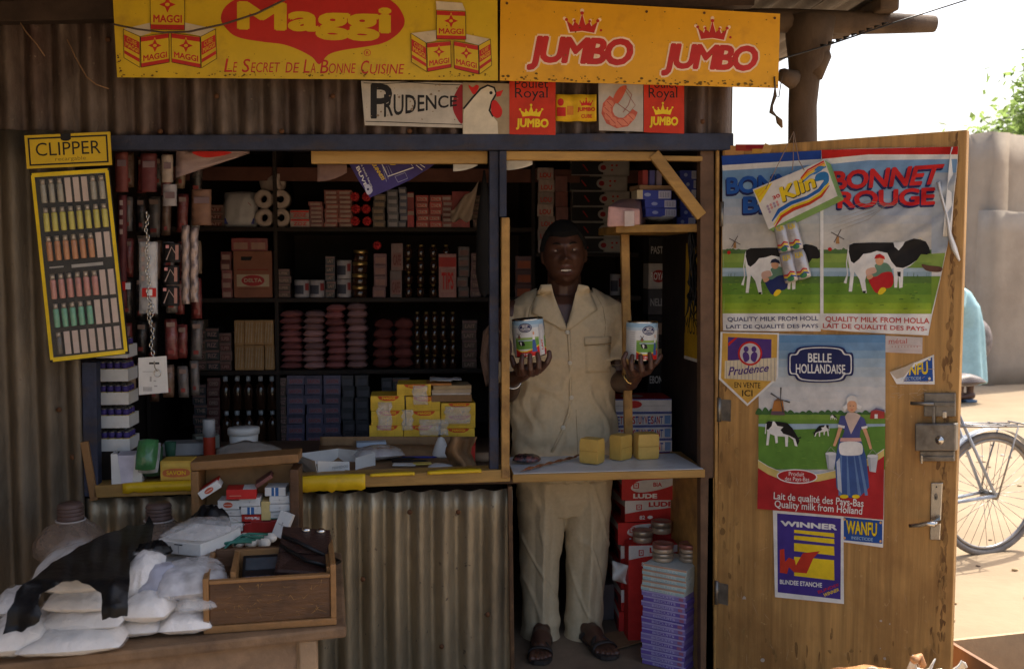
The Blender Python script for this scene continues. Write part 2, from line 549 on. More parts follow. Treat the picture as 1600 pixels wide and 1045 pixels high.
# ------------------------------------------------------------------ setting: ground, far wall, trees
def structure(o): o['kind'] = 'structure'; return o
mb = MB()
G = 60
vs, fs = [], []
xs = [-400, -60, -15] + [-6 + .4 * i for i in range(36)] + [15, 60, 400]
ys = [-400, -60, -15] + [-6 + .4 * i for i in range(60)] + [30, 80, 500]
for y in ys:
    for x in xs:
        inside = -2.3 < x < 1.3 and -.1 < y < 2.2
        vs.append((x, y, 0 if inside else -.02 + .02 * noise1(x * .7, y * .7) + .012 * noise1(x * 2.3, y * 2.1, 4)))
for j in range(len(ys) - 1):
    for i in range(len(xs) - 1):
        a = j * len(xs) + i
        fs.append((a, a + 1, a + len(xs) + 1, a + len(xs)))
mb.add(vs, fs, DUST, True)
structure(mb.build('ground', origin=(0, 0, 0)))
mb = MB(); mb.box(-2.2, 1.12, .05, 2.1, .0, .006, mat('trodden_floor', (.2, .14, .09), .8, .3, 5, .2))
structure(mb.build('floor'))

# mud building across the street
mb = MB()
c0, c1, c2 = W(1496, 200, 9.9), W(1551, 195, 9.3), W(1700, 215, 10.6)
hw = 3.32
def mudwall(a, b, n=14):
    P = []
    for j in range(9):
        row = []
        for i in range(n + 1):
            t = i / n
            row.append(V((a.x + (b.x - a.x) * t, a.y + (b.y - a.y) * t, -.05 + (hw + .05 + .03 * noise1(t * 3, a.x)) * j / 8)) + V((0, .02 * noise1(t * 5, j * .9), 0)))
        P.append(row)
    return P
cL = c1 + (c0 - c1).normalized() * 6
cR = c1 + (c2 - c1).normalized() * 8
mb.sheet(mudwall(cL, c1), MUD, .3)
mb.sheet(mudwall(c1, cR), MUD, .3)
solo(mb, 'mud_wall', 'tall beige mud building corner across the sandy street at the right edge', 'wall')

mb = MB()
l0, l1 = W(1553, 330, 9.05), W(1760, 318, 9.6)
lz = l0.z
mb.sheet([[V((l0.x + (l1.x - l0.x) * i / 12, l0.y + (l1.y - l0.y) * i / 12 + .02 * noise1(i * .7, j * .8), -.05 + (lz + .05 + .02 * noise1(i * .6)) * j / 8)) for i in range(13)] for j in range(9)], MUD, .28)
solo(mb, 'mud_wall', 'lower pale mud wall standing against the tall mud building at the right edge', 'wall')
def leaf_tree(x, y, zb, h, rad, n, seed, label):
    r = random.Random(seed)
    t = thing('tree', label, 'tree', (x, y, zb))
    mb = MB()
    mb.tube([(x, y, zb), (x + .1, y, zb + h * .3), (x - .05, y + .1, zb + h * .55), (x + .1, y, zb + h * .8)], [.2, .16, .11, .04], BARK, 8)
    tips = []
    for k in range(16):
        a = r.random() * 6.28; e = r.uniform(.1, 1)
        q = V((x + math.cos(a) * rad * r.uniform(.5, .95), y + math.sin(a) * rad * r.uniform(.5, .95), zb + h * .55 + e * h * .4))
        s0 = V((x, y, zb + h * r.uniform(.35, .7)))
        mb.tube([s0, s0.lerp(q, .5) + V((0, 0, .15)), q], [.06, .035, .012], BARK, 5)
        tips.append(q); tips.append(s0.lerp(q, .65))
    mb.build('trunk', t)
    vs, fs = [], []
    for k in range(n):
        c = r.choice(tips)
        p = c + V((r.gauss(0, .26), r.gauss(0, .26), r.gauss(0, .2)))
        a, b = V((r.gauss(0, 1), r.gauss(0, 1), r.gauss(0, .6))).normalized(), V((r.gauss(0, 1), r.gauss(0, 1), r.gauss(0, .6))).normalized()
        s_ = r.uniform(.05, .12)
        i = len(vs)
        vs += [p - a * s_, p + b * s_ * .5, p + a * s_, p - b * s_ * .5]
        fs.append((i, i + 1, i + 2, i + 3))
    m2 = MB(); m2.add(vs, fs, LEAF)
    m2.build('crown', t, fix=False)
tq = W(1592, 165, 14)
leaf_tree(tq.x + .1, 14, 0, 5.0, 1.7, 11000, 3, 'pale green leafy tree showing above the far mud wall')

mb = MB()  # overhead sheet added out of view, keeps skylight off the left front
mb.sheet([[(x, y, 2.56 + .012 * math.cos(x * 60) + .02 * noise1(x, y)) for x in [-4.6 + 3.7 * i / 60 for i in range(61)]] for y in [-3.6 + 2.55 * j / 6 for j in range(7)]], ROOFM, .004)
solo(mb, 'added_awning', 'unseen corrugated sheet added to shade the left of the kiosk front', 'added_awning')
# ------------------------------------------------------------------ the kiosk
mb = MB()  # wall added out of view, blocks light coming from the left
mb.sheet([[(-2.75 + .02 * noise1(y, z), y, z) for y in [-3.4 + 3.6 * i / 16 for i in range(17)]] for z in [-.05 + 2.7 * j / 8 for j in range(9)]], MUD, .3)
solo(mb, 'mud_wall', 'unseen mud wall added left of the corrugated kiosk to darken that side', 'wall')
kiosk = thing('kiosk', 'small corrugated iron shop kiosk with an open serving window and doorway', 'kiosk', (0, 0, 0))
def corr(x0, x1, z0, z1, y, per=.0905, amp=.021, ph=0, M=ZINC, nz=10, dent=.004, jag=0):
    n = max(4, int((x1 - x0) / per * 10))
    P = []
    for j in range(nz + 1):
        z = z0 + (z1 - z0) * j / nz
        row = []
        for i in range(n + 1):
            x = x0 + (x1 - x0) * i / n
            a = amp * (1 + .25 * noise1(x * 3, z * 1.3, 7))
            th_ = 2 * math.pi * (x - ph) / per + .5 * noise1(x * 2, z * 1.1, 3)
            yy = y + a * (.45 * math.cos(th_) - .55 * (2.2 * abs(math.sin(th_ / 2)) - 1.2)) + dent * noise1(x * 6, z * 3.5, 1)
            row.append((x, yy, z + (jag * noise1(x * 9) if j == 0 else 0)))
        P.append(row)
    return P
xl = W(133, 700).x
wx = W(799, 800).x
def roofz(x): return 2.55 + .042 * x
mb = MB()
mb.sheet(corr(xl - .02, wx + .003, 0, W(600, 768).z, 0, ph=W(658, 800).x + .045), ZINC, .002)
mb.build('front_sheet', kiosk)
mb = MB()
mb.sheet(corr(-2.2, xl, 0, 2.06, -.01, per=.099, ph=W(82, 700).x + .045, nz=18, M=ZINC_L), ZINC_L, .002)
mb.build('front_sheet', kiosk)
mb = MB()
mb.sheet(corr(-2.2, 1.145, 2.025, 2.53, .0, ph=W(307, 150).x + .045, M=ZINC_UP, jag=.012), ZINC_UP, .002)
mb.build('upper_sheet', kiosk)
for k, (px, py) in enumerate(((31, 715), (113, 714), (92, 640), (60, 905), (640, 800), (716, 800), (567, 905), (762, 960), (690, 1010), (640, 205), (440, 205), (250, 205), (338, 150), (520, 150), (168, 62), (1098, 190))):
    m_ = MB(); q = W(px, py, -.024); m_.lathe([(0, -.003), (.004, -.002), (.006, 0), (.009, .001), (.009, .006)], q, RUST, 12, axis='y'); m_.build('nail', kiosk)
# side and back walls
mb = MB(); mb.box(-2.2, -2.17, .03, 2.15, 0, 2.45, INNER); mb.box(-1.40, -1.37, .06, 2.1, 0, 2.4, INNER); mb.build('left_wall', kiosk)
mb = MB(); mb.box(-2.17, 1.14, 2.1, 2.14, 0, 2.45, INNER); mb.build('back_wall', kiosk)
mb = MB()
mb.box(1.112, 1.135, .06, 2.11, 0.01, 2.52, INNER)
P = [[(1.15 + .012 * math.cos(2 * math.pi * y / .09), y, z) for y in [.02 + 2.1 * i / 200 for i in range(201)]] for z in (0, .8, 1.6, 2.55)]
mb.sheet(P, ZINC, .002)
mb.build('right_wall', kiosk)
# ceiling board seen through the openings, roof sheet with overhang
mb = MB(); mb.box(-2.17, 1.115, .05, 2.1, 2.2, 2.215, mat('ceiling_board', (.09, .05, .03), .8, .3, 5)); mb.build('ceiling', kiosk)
mb = MB()
P = []
for j in range(13):
    y = -1.35 + 3.9 * j / 12
    P.append([(x, y, roofz(x) + .06 + .016 * math.cos(2 * math.pi * x / .09) + .012 * noise1(x * 2, y * 2) - .02 * (y + .9)) for x in [-3.2 + 5.0 * i / 560 for i in range(561)]])
rf = MB(); rf.sheet(P, ROOFM, .003); rf.build('roof', kiosk)
mb = MB()
for y in (-.8, -.075):
    a, b = V((-3.1, y, roofz(-3.1) - .005)), V((1.2, y, roofz(1.2) - .005))
    mb.hexa([a + V((0, 0, -.07)), b + V((0, 0, -.07)), b, a, a + V((0, .06, -.07)), b + V((0, .06, -.07)), b + V((0, .06, 0)), a + V((0, .06, 0))], mat('smoky_timber', (.05, .03, .02), .8, .4, 8, .4, 30), .004)
mb.build('rafter', kiosk)
# blue lintel with worn end, posts and battens
mb = MB()
a, b, c, d = W(160, 236), W(1142, 236), W(1142, 210), W(160, 213)
for q in (a, b, c, d): q.y = -.035
mb.slab([a, b, c, d], (0, .05, 0), BLUE, .004)
mb.build('lintel', kiosk)
def bar(px0, py0, px1, py1, wd, y, dep, M, name, bev=.003, parent=None):
    p, q = W(px0, py0, y), W(px1, py1, y)
    t = (q - p).normalized()
    n = V((-t.z, 0, t.x)) * (wd / 2)
    m_ = MB()
    m_.slab([p - n, q - n, q + n, p + n] if t.x > .5 else [p + n, p - n, q - n, q + n], (0, dep, 0), M, bev)
    return m_.build(name, parent or kiosk)
bar(772, 748, 772, 236, .034, -.012, .05, BLUE, 'window_post')
bar(790, 747, 790, 340, .030, -.036, .05, WOOD, 'window_batten')
bar(786, 339, 786, 236, .026, -.028, .045, BLUE, 'window_batten')
bar(142, 776, 139, 566, .05, -.02, .05, BLUE, 'window_post')
bar(147, 782, 131, 690, .028, -.03, .03, WOODE, 'window_batten')
bar(486, 246, 762, 246, .045, .02, .03, WOODH, 'header_batten')
bar(791, 243, 1024, 244, .032, -.012, .035, WOODH, 'header_batten')
bar(1024, 247, 1098, 248, .018, -.012, .03, WOODH, 'header_batten')
bar(1022, 240, 1097, 338, .042, -.02, .025, WOODH, 'corner_brace')
bar(1105, 1050, 1105, 236, .052, .0, .05, mat('brown_jamb', (.12, .065, .035), .6, .4, 8, .3, 40), 'door_jamb')
bar(1118, 1050, 1122, 214, .012, -.012, .02, WOOD, 'door_jamb')
bar(801, 1050, 797, 760, .016, -.02, .045, PLYEDGE, 'door_jamb')
# window sill
sl0, sl1 = W(146, 778, -.03), W(797, 752, -.03)
sl = MB()
hgt = V((0, 0, .045))
sl.slab([sl0, sl1, sl1 + hgt, sl0 + hgt], (0, .1, 0), WOODH, .004)
sill = sl.build('window_sill', kiosk)
zs = lambda px: sl0.z + hgt.z + (sl1.z - sl0.z) * (W(px, 760, -.03).x - sl0.x) / (sl1.x - sl0.x)
# torn yellow tape along the sill
def tape(pts_top, pts_front, name='yellow_tape'):
    m_ = MB()
    P1 = [[p + V((0, 0, .002)) for p in pts_top], [p + V((0, -.004, .003)) for p in pts_front[0]], [p + V((0, -.005, 0)) for p in pts_front[1]]]
    m_.sheet(P1, YTAPE, .0012)
    m_.build(name, kiosk)
def tp(px0, px1, back, front_drop, n=16, seed=0):
    top, f0, f1 = [], [], []
    for i in range(n + 1):
        px = px0 + (px1 - px0) * i / n
        x = W(px, 760, -.03).x
        z = zs(px)
        e = .35 + .65 * min(1, 4 * i / n, 4 * (n - i) / n + .1)
        top.append(V((x, -.03 + back * e * (1 + .25 * noise1(i * .8, seed)), z)))
        f0.append(V((x, -.03, z)))
        f1.append(V((x, -.03, z - front_drop * (1 + .25 * noise1(i * .7, seed, 5)))))
    tape(top, (f0, f1))
tp(466, 571, .035, .052, seed=1)
tp(578, 648, .03, .006, seed=2)
tp(668, 752, .055, .006, seed=3)
tp(192, 330, .03, .03, seed=4)

# wooden post, beam and hanging scrap at the right of the kiosk
pt = MB()
y0 = .3
pts = [W(1258, 1000, y0), W(1256, 600, y0), W(1254, 215, y0), W(1254, 165, y0), W(1257, 125, y0), W(1262, 95, y0), W(1264, 60, y0), W(1266, 30, y0)]
pts[0].z = -.05
pt.tube(pts, [.08, .07, .057, .056, .060, .078, .092, .1], BARK, 14)
pt.tube([W(1268, 118, y0 - .02), W(1284, 85, y0 - .03), W(1286, 68, y0 - .03)], [.045, .04, .018], BARK, 9)
pt.tube([W(1240, 125, y0 - .03), W(1224, 118, y0 - .05), W(1222, 108, y0 - .05)], [.04, .03, .012], BARK, 9)
solo(pt, 'roof_post', 'thick knotted tree trunk post holding the roof beam beside the kiosk', 'post')
bm_ = MB()
bm_.tube([W(1100, 30, y0), W(1225, 33, y0), W(1330, 36, y0), W(1400, 37, y0), W(1460, 38, y0)], [.04, .048, .046, .04, .033], BARK, 10)
o = solo(bm_, 'roof_beam', 'rough log beam lying on the trunk post and running out under the roof edge', 'beam')
sb = MB()
q = W(1405, 22, .1)
sb.box(q.x - .03, q.x + .05, .2, .75, W(1405, 24, .3).z - .005, W(1405, 24, .3).z + .05, BARK, .012)
solo(sb, 'rafter_pole', 'short cut pole end lying across the log beam at the top of the photo', 'pole')
ro = MB()
for k in range(5):
    P = [[(W(1140, 0, .3).x + .135 * (k) + .15 * i / 10, -.3 + 2.2 * j / 6 + .06 * noise1(i * .9, k * 3.1) * (j == 0), W(1300, 15, .3).z + .062 + .012 * math.cos(i / 10 * 6.28 * 1.6 + k) + .012 * noise1(k, j * .7)) for i in range(11)] for j in range(7)]
    ro.sheet(P, ROOFM, .004)
solo(ro, 'roof_sheet', 'loose corrugated roof sheets resting on the log beam', 'roof sheet')
cb = MB()
cb.tube([W(1190, 100, .06), W(1222, 92, .1), W(1290, 72, .2), W(1400, 35, .2), W(1530, -6, .2)], .0035, BLACK, 6)
for k in range(9):
    t = W(1285 + k * 12, 72 - k * 4.2, .2)
    cb.tube([t + V((-.008, 0, 0)), t + V((.012, -.01, .004))], [.006, .002], BLACK, 5)
solo(cb, 'wire', 'dark twisted wire stretched past the trunk post into the bright sky', 'wire')
cb = MB()
wp = [(176, 38), (215, 46), (255, 51), (295, 50), (350, 38), (400, 22), (445, 0), (480, -20)]
cb.tube([W(x, y, -.17) for x, y in wp], .0035, mat('dusty_cable', (.09, .06, .05), .7, .3, 30), 6)
solo(cb, 'cable', 'thin grey cable sagging in front of the wide yellow sign', 'cable')
cb = MB()
p0 = W(1211, 128, -.12)
cb.tube([W(1210, 120, -.13), W(1211, 138, -.13), W(1211, 150, -.12), W(1206, 165, -.12), W(1205, 175, -.12), W(1213, 182, -.12)], [.003, .003, .007, .005, .008, .003], BARK, 6)
cb.tube([W(1213, 182, -.12), W(1218, 190, -.12), W(1222, 200, -.12)], [.004, .012, .003], mat('dry_leaf', (.16, .09, .04), .8, .3, 20), 7)
cb.tube([W(1222, 120, -.13), W(1219, 138, -.12), W(1217, 152, -.12), W(1212, 150, -.12)], .002, BARK, 5)
solo(cb, 'hanging_string', 'knotted string with a dry scrap dangling below the orange sign corner', 'string')
for pts, lb in (([(105, 62), (118, 90), (135, 120), (150, 132), (170, 139)], 'loose thin brown wire curling over the rusty sheet under the left eave'), ([(28, 30), (42, 52), (58, 70), (70, 88)], 'short loose wire at the far left under the roof edge')):
    cb = MB(); cb.tube([W(x, y, -.05) for x, y in pts], .0022, mat('copper_wire', (.25, .14, .07), .6, .2, 30), 5)
    solo(cb, 'loose_wire', lb, 'wire')

# ------------------------------------------------------------------ big signs above the shop
def plate(q, y, M, name, label, cat, th=.004, art=None, group=None, grid=None, warp=None):
    """sign or card: photo quad q (tl tr br bl) on the plane y, artwork drawn in photo pixels"""
    m_ = MB()
    p = [W(*q[3], y), W(*q[2], y), W(*q[1], y), W(*q[0], y)]
    m_.slab(p, (0, th, 0), M)
    if art:
        pr = Print(front(y)); art(pr); pr.emit(m_)
    return solo(m_, name, label, cat, group)
def star4(pr, x, y, s):
    pr.poly([(x, y - s), (x + .3 * s, y - .3 * s), (x + s, y), (x + .3 * s, y + .3 * s), (x, y + s), (x - .3 * s, y + .3 * s), (x - s, y), (x - .3 * s, y - .3 * s)], REDS)
    pr.ell(x, y, .28 * s, .22 * s, YSIGN, 10)
def cubeface(pr, tl, tr, br, bl, big=True):
    def b(u, v): return tuple(tl[i] * (1 - u) * (1 - v) + tr[i] * u * (1 - v) + br[i] * u * v + bl[i] * (1 - u) * v for i in (0, 1))
    pr.poly([tl, tr, br, bl], YSIGN)
    if big:
        pr.poly([b(0, .02), b(1, .02), b(1, .17), b(0, .17)], REDS)
        pr.poly([b(0, .87), b(1, .87), b(1, .99), b(0, .99)], REDS)
        c = b(.5, .36)
        s = abs(tr[0] - tl[0]) * .24
        pr.poly([(c[0], c[1] - s * 1.25), (c[0] + s * .42, c[1] - s * .1), (c[0] - s * .42, c[1] - s * .1)], YSIGN)
        star4(pr, c[0], c[1], s)
        pr.text('MAGGI', b(.08, .82), b(.92, .82), b(.92, .62), b(.08, .62), REDS, .03)
    else:
        pr.poly([b(.03, .18), b(.97, .18), b(.97, .6), b(.03, .6)], REDS)
        pr.poly([b(.03, .72), b(.97, .72), b(.97, .84), b(.03, .84)], REDS)
        pr.text('CUBE', b(.2, .36), b(.8, .36), b(.8, .22), b(.2, .22), YSIGN)
        pr.text('MAGGI', b(.12, .56), b(.9, .56), b(.9, .4), b(.12, .4), YSIGN, .02)
    for a, c in ((tl, tr), (tr, br), (br, bl), (bl, tl)):
        pr.line([a, c], .8, BLK)
def specks(pr, n, x0, y0, x1, y1, M, r0, r1, seed, edge=0):
    r = random.Random(seed); pr.fine = True
    for k in range(n):
        x, y = r.uniform(x0, x1), r.uniform(y0, y1)
        if edge: y = y1 - abs(r.gauss(0, edge))
        s = r.uniform(r0, r1)
        pr.blob([(x + s * math.cos(t) * r.uniform(.4, 1.3), y + s * .8 * math.sin(t) * r.uniform(.4, 1.2)) for t in (0, 1.2, 2.5, 3.8, 5)], M, 2)
def maggi(pr):
    pr.blob([(345, 29), (358, 50), (376, 60), (411, 66), (443, 70), (468, 79), (488, 90), (499, 101), (513, 86), (535, 79), (568, 74), (598, 68), (620, 55), (632, 38), (628, 20), (612, 2), (575, -14), (490, -20), (410, -14), (360, 4)], REDS, 4)
    pr.text('Maggi', (370, 60), (612, 66), (612, 10), (370, 2), YSIGN, .045)
    for wd, x0, xi, x1, y in (('LE', 350, 363, 371, 113), ('SECRET', 378, 391, 438, 113.5), ('DE', 446, 457, 468, 114), ('LA', 474, 484, 493, 114.5), ('BONNE', 500, 513, 556, 115), ('CUISINE', 564, 577, 632, 116)):
        pr.tx(wd[0], x0, y - (21 if wd[0] in 'LSBC' else 16), xi, y, REDS, .005, .18)
        pr.tx(wd[1:], xi + 1, y - 15.5, x1, y, REDS, .0, .18)
    pr.ell(574, 83, 5.4, 5.4, REDS, 18); pr.ell(574, 83, 4.5, 4.5, YSIGN, 18); pr.tx('R', 572, 80.4, 576.5, 85.8, REDS, .02)
    W_ = I(.6, .5, .36)
    pr.poly([(193, 46), (236, 36), (236, 52), (220, 57)], W_); pr.poly([(289, 36), (338, 46), (314, 57), (289, 52)], W_)
    cubeface(pr, (193, 46), (219, 58), (219, 106), (194, 91), False); cubeface(pr, (314, 58), (337, 46), (339, 92), (315, 107), False)
    cubeface(pr, (220, 58), (264, 52), (265, 98), (221, 106)); cubeface(pr, (268, 52), (313, 58), (314, 107), (269, 98))
    cubeface(pr, (235, -14), (289, -14), (289, 48), (236, 47))
    pr.poly([(642, 53), (682, 48), (682, 64), (667, 68)], W_); pr.poly([(727, 54), (766, 62), (748, 72), (727, 66)], W_)
    cubeface(pr, (642, 53), (666, 68), (667, 113), (643, 98), False); cubeface(pr, (748, 72), (766, 62), (768, 103), (749, 117), False)
    cubeface(pr, (667, 68), (704, 65), (705, 106), (668, 113)); cubeface(pr, (709, 65), (747, 72), (748, 117), (710, 108))
    pr.poly([(681, 3), (722, 6), (727, 18), (682, 17)], W_)
    cubeface(pr, (682, 17), (727, 19), (728, 63), (682, 62))
    specks(pr, 90, 185, 0, 776, 121, GRIME, .6, 2.2, 4, 4)
    specks(pr, 45, 185, 0, 776, 115, GRIME, .3, 1.3, 5)
    specks(pr, 9, 184, 60, 190, 118, RUST, .8, 2.5, 6)
plate([(174, -46), (777, -44), (778, 126), (183, 121)], -.12, YSIGN, 'shop_sign', 'wide yellow enamel sign with red oval reading Maggi, hung under the roof edge', 'sign', art=maggi)
def crown(pr, x0, y0, x1, y1, M, balls=True, sl=0):
    w_, h = x1 - x0, y1 - y0
    def q(u, v): return (x0 + u * w_, y0 + v * h + sl * u)
    pr.poly([q(.13, .98), q(.02, .42), q(.22, .66), q(.27, .45), q(.40, .62), q(.5, .05), q(.60, .62), q(.73, .45), q(.78, .66), q(.98, .42), q(.87, .98), q(.5, .9)], M)
    if balls:
        for u, v, r in ((.02, .38, .05), (.27, .42, .04), (.5, .03, .055), (.73, .42, .04), (.98, .38, .05)):
            c = q(u, v); pr.ell(c[0], c[1], r * w_, r * w_, M, 12)
def jumbo(pr):
    for x0, x1, y0, y1, sl, cx0, cx1, cy0, cy1 in ((822, 992, 55, 110, 6, 884, 935, 20, 51), (1032, 1187, 67, 119, 5, 1089, 1137, 32, 62)):
        for g, M in ((.055, I(.85, .62, .45)), (0, REDS)):
            pr.text('JUMBO', (x0, y1), (x1 - 6, y1 + sl), (x1, y0 + sl), (x0 + 6, y0), M, .045 + g, .08, .86, g)
        crown(pr, cx0 - 3, cy0 - 5, cx1 + 3, cy1 + 2, I(.85, .62, .45), True, 2)
        crown(pr, cx0, cy0 - 1, cx1, cy1, REDS, True, 2)
        pr.ell(cx1 + 4, cy1 - 3, 2, 2, REDS, 10)
    for k, (x0, x1, off) in enumerate(((784, 1216, 0),)):
        r = random.Random(3); pr.fine = True
        for i in range(110):
            x = r.uniform(x0, x1); y = 125 + (x - 781) * .0276 - abs(r.gauss(0, 4.5)); s = r.uniform(.5, 2.2)
            pr.ell(x, y, s * 1.3, s * .8, GRIME, 7)
    specks(pr, 60, 790, 12, 1210, 118, GRIME, .3, 1.5, 9)
    for x, y in ((792, 6), (1210, 29), (1010, 19), (1100, 21)):
        pr.ell(x, y, 2.2, 2.2, RUST, 10)
plate([(782, -3), (1219, 22), (1216, 138), (781, 126)], -.125, OSIGN, 'shop_sign', 'orange enamel sign with two red crowned words JUMBO, hung beside the wider yellow sign', 'sign', art=jumbo)

# ------------------------------------------------------------------ small posters on the sheet above the window
def prudence(pr):
    P2 = I(.55, .5, .43)
    pr.line([(568, 130), (600, 131), (640, 129), (680, 132), (722, 133)], 1.2, BLK)
    pr.line([(571, 190), (610, 191), (660, 193), (722, 195)], 1.2, BLK)
    pr.blob([(723, 134), (712, 145), (707, 163), (711, 180), (723, 192)], DRED, 4)
    pr.tx('P', 579, 131, 613, 186, BLK, .02)
    pr.text('RUDENCE', (600, 184), (714, 166), (714, 150), (600, 147), BLK, .015)
    specks(pr, 26, 570, 132, 722, 194, I(.25, .18, .12), .6, 3, 21)
plate([(564, 127), (725, 130), (723, 200), (570, 196)], -.03, I(.5, .45, .38), 'banner', 'dirty white cloth strip lettered PRUDENCE on the corrugated sheet below the yellow sign', 'banner', .003, prudence)
def rooster(pr):
    T = lambda x, y: (480 + x / 3.9875, y / 3.9875)
    pr.poly([T(*p) for p in ((972, 835), (972, 720), (980, 670), (1035, 610), (1075, 560), (1120, 535), (1165, 545), (1180, 590), (1150, 640), (1135, 690), (1160, 730), (1185, 760), (1190, 835))], I(.66, .58, .44))
    pr.line([T(*p) for p in ((973, 680), (1035, 605), (1080, 555), (1125, 533), (1165, 548), (1178, 585), (1150, 635), (1135, 690), (1158, 728))], 3, BLK)
    pr.blob([T(*p) for p in ((1150, 640), (1170, 625), (1195, 650), (1215, 690), (1205, 728), (1175, 735), (1148, 700))], RED)
    pr.blob([T(*p) for p in ((1005, 530), (1030, 545), (1055, 530), (1070, 545), (1040, 590), (1015, 560))], RED)
    pr.poly([T(*p) for p in ((1178, 575), (1222, 562), (1205, 600), (1180, 605))], RED)
    c = T(1145, 580); pr.ell(c[0], c[1], 2.6, 2.6, BLK, 12)
plate([(723, 129), (796, 131), (796, 211), (723, 210)], -.034, I(.34, .26, .16), 'poster', 'small card with a white rooster head and red wattle, beside the PRUDENCE strip', 'poster', .003, rooster)
def royal(x0, x1, y1):
    def f(pr):
        w_ = x1 - x0
        pr.tx('Poulet', x0 + w_ * .12, 124, x0 + w_ * .84, 138, BLK, .0)
        pr.tx('Royal', x0 + w_ * .12, 138, x0 + w_ * .83, 158, BLK, .0)
        crown(pr, x0 + w_ * .22, y1 - 47, x0 + w_ * .72, y1 - 28, YEL)
        pr.tx('JUMBO', x0 + w_ * .14, y1 - 26, x0 + w_ * .85, y1 - 8, YEL, .05, .05, .9)
    return f
plate([(796, 126), (868, 128), (868, 211), (796, 210)], -.036, I(.55, .035, .012), 'poster', 'red poster lettered Royal with a yellow crown, next to the rooster card', 'poster', .003, royal(796, 868, 211))
plate([(1006, 130), (1069, 131), (1069, 209), (1006, 207)], -.036, I(.55, .035, .012), 'poster', 'red poster lettered Royal with a yellow crown, next to the shrimp card', 'poster', .003, royal(1006, 1069, 208))
def ycube(pr):
    pr.ell(876, 160, 5, 6, RED, 12); pr.rect(870, 168, 884, 182, RED); pr.rect(886, 166, 896, 180, I(.6, .2, .02))
    crown(pr, 906, 154, 926, 166, RED); pr.tx('JUMBO', 902, 168, 930, 176, RED, .04); pr.tx('CUBE', 908, 179, 925, 185, RED, .02)
plate([(867, 147), (899, 149), (899, 190), (868, 189)], -.032, I(.72, .42, .015), 'poster', 'small yellow flyer with a red JUMBO crown between the red poster and shrimp card', 'poster', .002, None)
bpy.data.objects.remove([o for o in bpy.data.objects if o.get('label', '').startswith('small yellow flyer')][0])
m_ = MB(); m_.sheet([[W(x, y0 + .4 * math.sin(x * .2), -.032 + .006 * math.sin(x * .22)) for x in range(868, 936, 4)] for y0 in (148, 160, 175, 190)], I(.72, .42, .015), .001)
pr = Print(lambda x, y: (W(x, y, -.034 + .006 * math.sin(x * .22)), V((0, -1, 0))), grid=4); ycube(pr); pr.emit(m_)
solo(m_, 'flyer', 'small yellow flyer with a red JUMBO crown between the red poster and shrimp card', 'flyer')
def shrimp(pr):
    T = lambda x, y: (800 + x / 3.636, y / 3.636)
    pr.line([T(*p) for p in ((575, 560), (545, 600), (540, 640), (560, 680), (600, 700), (645, 695), (680, 660), (700, 630))], [14, 17, 18, 18, 17, 15, 13, 9], I(.5, .1, .06))
    for k in range(7):
        a = [(553, 590), (540, 625), (548, 660), (575, 690), (610, 702), (645, 692), (675, 668)][k]
        c = T(*a); pr.ell(c[0], c[1], 7, 6, I(.62, .2, .12), 12, k * .5)
        pr.line([(c[0] - 4, c[1] - 4), (c[0] + 4, c[1] + 4)], .8, DRED)
    pr.blob([T(*p) for p in ((575, 560), (610, 500), (650, 488), (640, 530), (600, 590))], I(.55, .1, .05))
    pr.line([T(*p) for p in ((640, 490), (680, 540), (660, 600), (630, 640))], 1, I(.3, .1, .08))
    pr.line([T(*p) for p in ((600, 590), (640, 620), (670, 640))], 1.2, I(.3, .1, .08))
    pr.line([T(*p) for p in ((640, 510), (700, 600), (660, 650))], .8, I(.3, .1, .08))
plate([(935, 130), (1005, 131), (1005, 206), (936, 204)], -.034, I(.45, .4, .34), 'poster', 'pale card with a curled red shrimp between two flyers over the doorway', 'poster', .003, shrimp)

# ------------------------------------------------------------------ the open door with its lock and handle
DZ = D(1310, 218).z
L = .852
def dpt(s, z, off=0): return DO + DE * s + DN * off + V((0, 0, z))
m_ = MB()
zt = 2.022
def dslab(m_, s0, s1, z0, z1, off, dep, M, bev=0):
    m_.slab([dpt(s0, z0, off), dpt(s1, z0, off), dpt(s1, z1, off), dpt(s0, z1, off)], -DN * dep, M, bev)
dslab(m_, .0, L, .055, zt, 0, .03, PLY, .003)
pr = Print(ondoor(0))
r = random.Random(8); pr.fine = True
EDGED = [mat('edge_dirt_%s' % n, c, .6, .4, 20) for n, c in (('light', (.36, .2, .066)), ('mid', (.29, .155, .052)), ('dark', (.2, .1, .034)))]
for k in range(330):                              # dirt rubbed along the free edge and around the lock
    y = r.uniform(215, 1000); x = 1500 - (y - 203) * .027 - abs(r.gauss(0, 5 if y < 560 else 9))
    if x < 1497 - (y - 203) * .027:
        pr.blob([(x + r.uniform(-1.5, 1.5) + 3 * math.cos(t) * r.uniform(.3, 1), y + 8 * math.sin(t) * r.uniform(.4, 1.5)) for t in (0, 1.3, 2.6, 3.9, 5.2)], EDGED[k % 3], 2)
for k in range(70):                              # handling marks near the hinge side, low edge and lock
    x, y = (1127 + abs(r.gauss(0, 14)), r.uniform(560, 1030)) if k % 2 else (r.uniform(1130, 1480), 1045 - abs(r.gauss(0, 30)))
    sx, sy = r.uniform(1.5, 5), r.uniform(3, 16)
    pr.blob([(x + sx * math.cos(t) * r.uniform(.4, 1.2), y + sy * math.sin(t) * r.uniform(.4, 1.2)) for t in (0, 1.2, 2.5, 3.8, 5)], EDGED[0 if k % 3 else 1], 2)
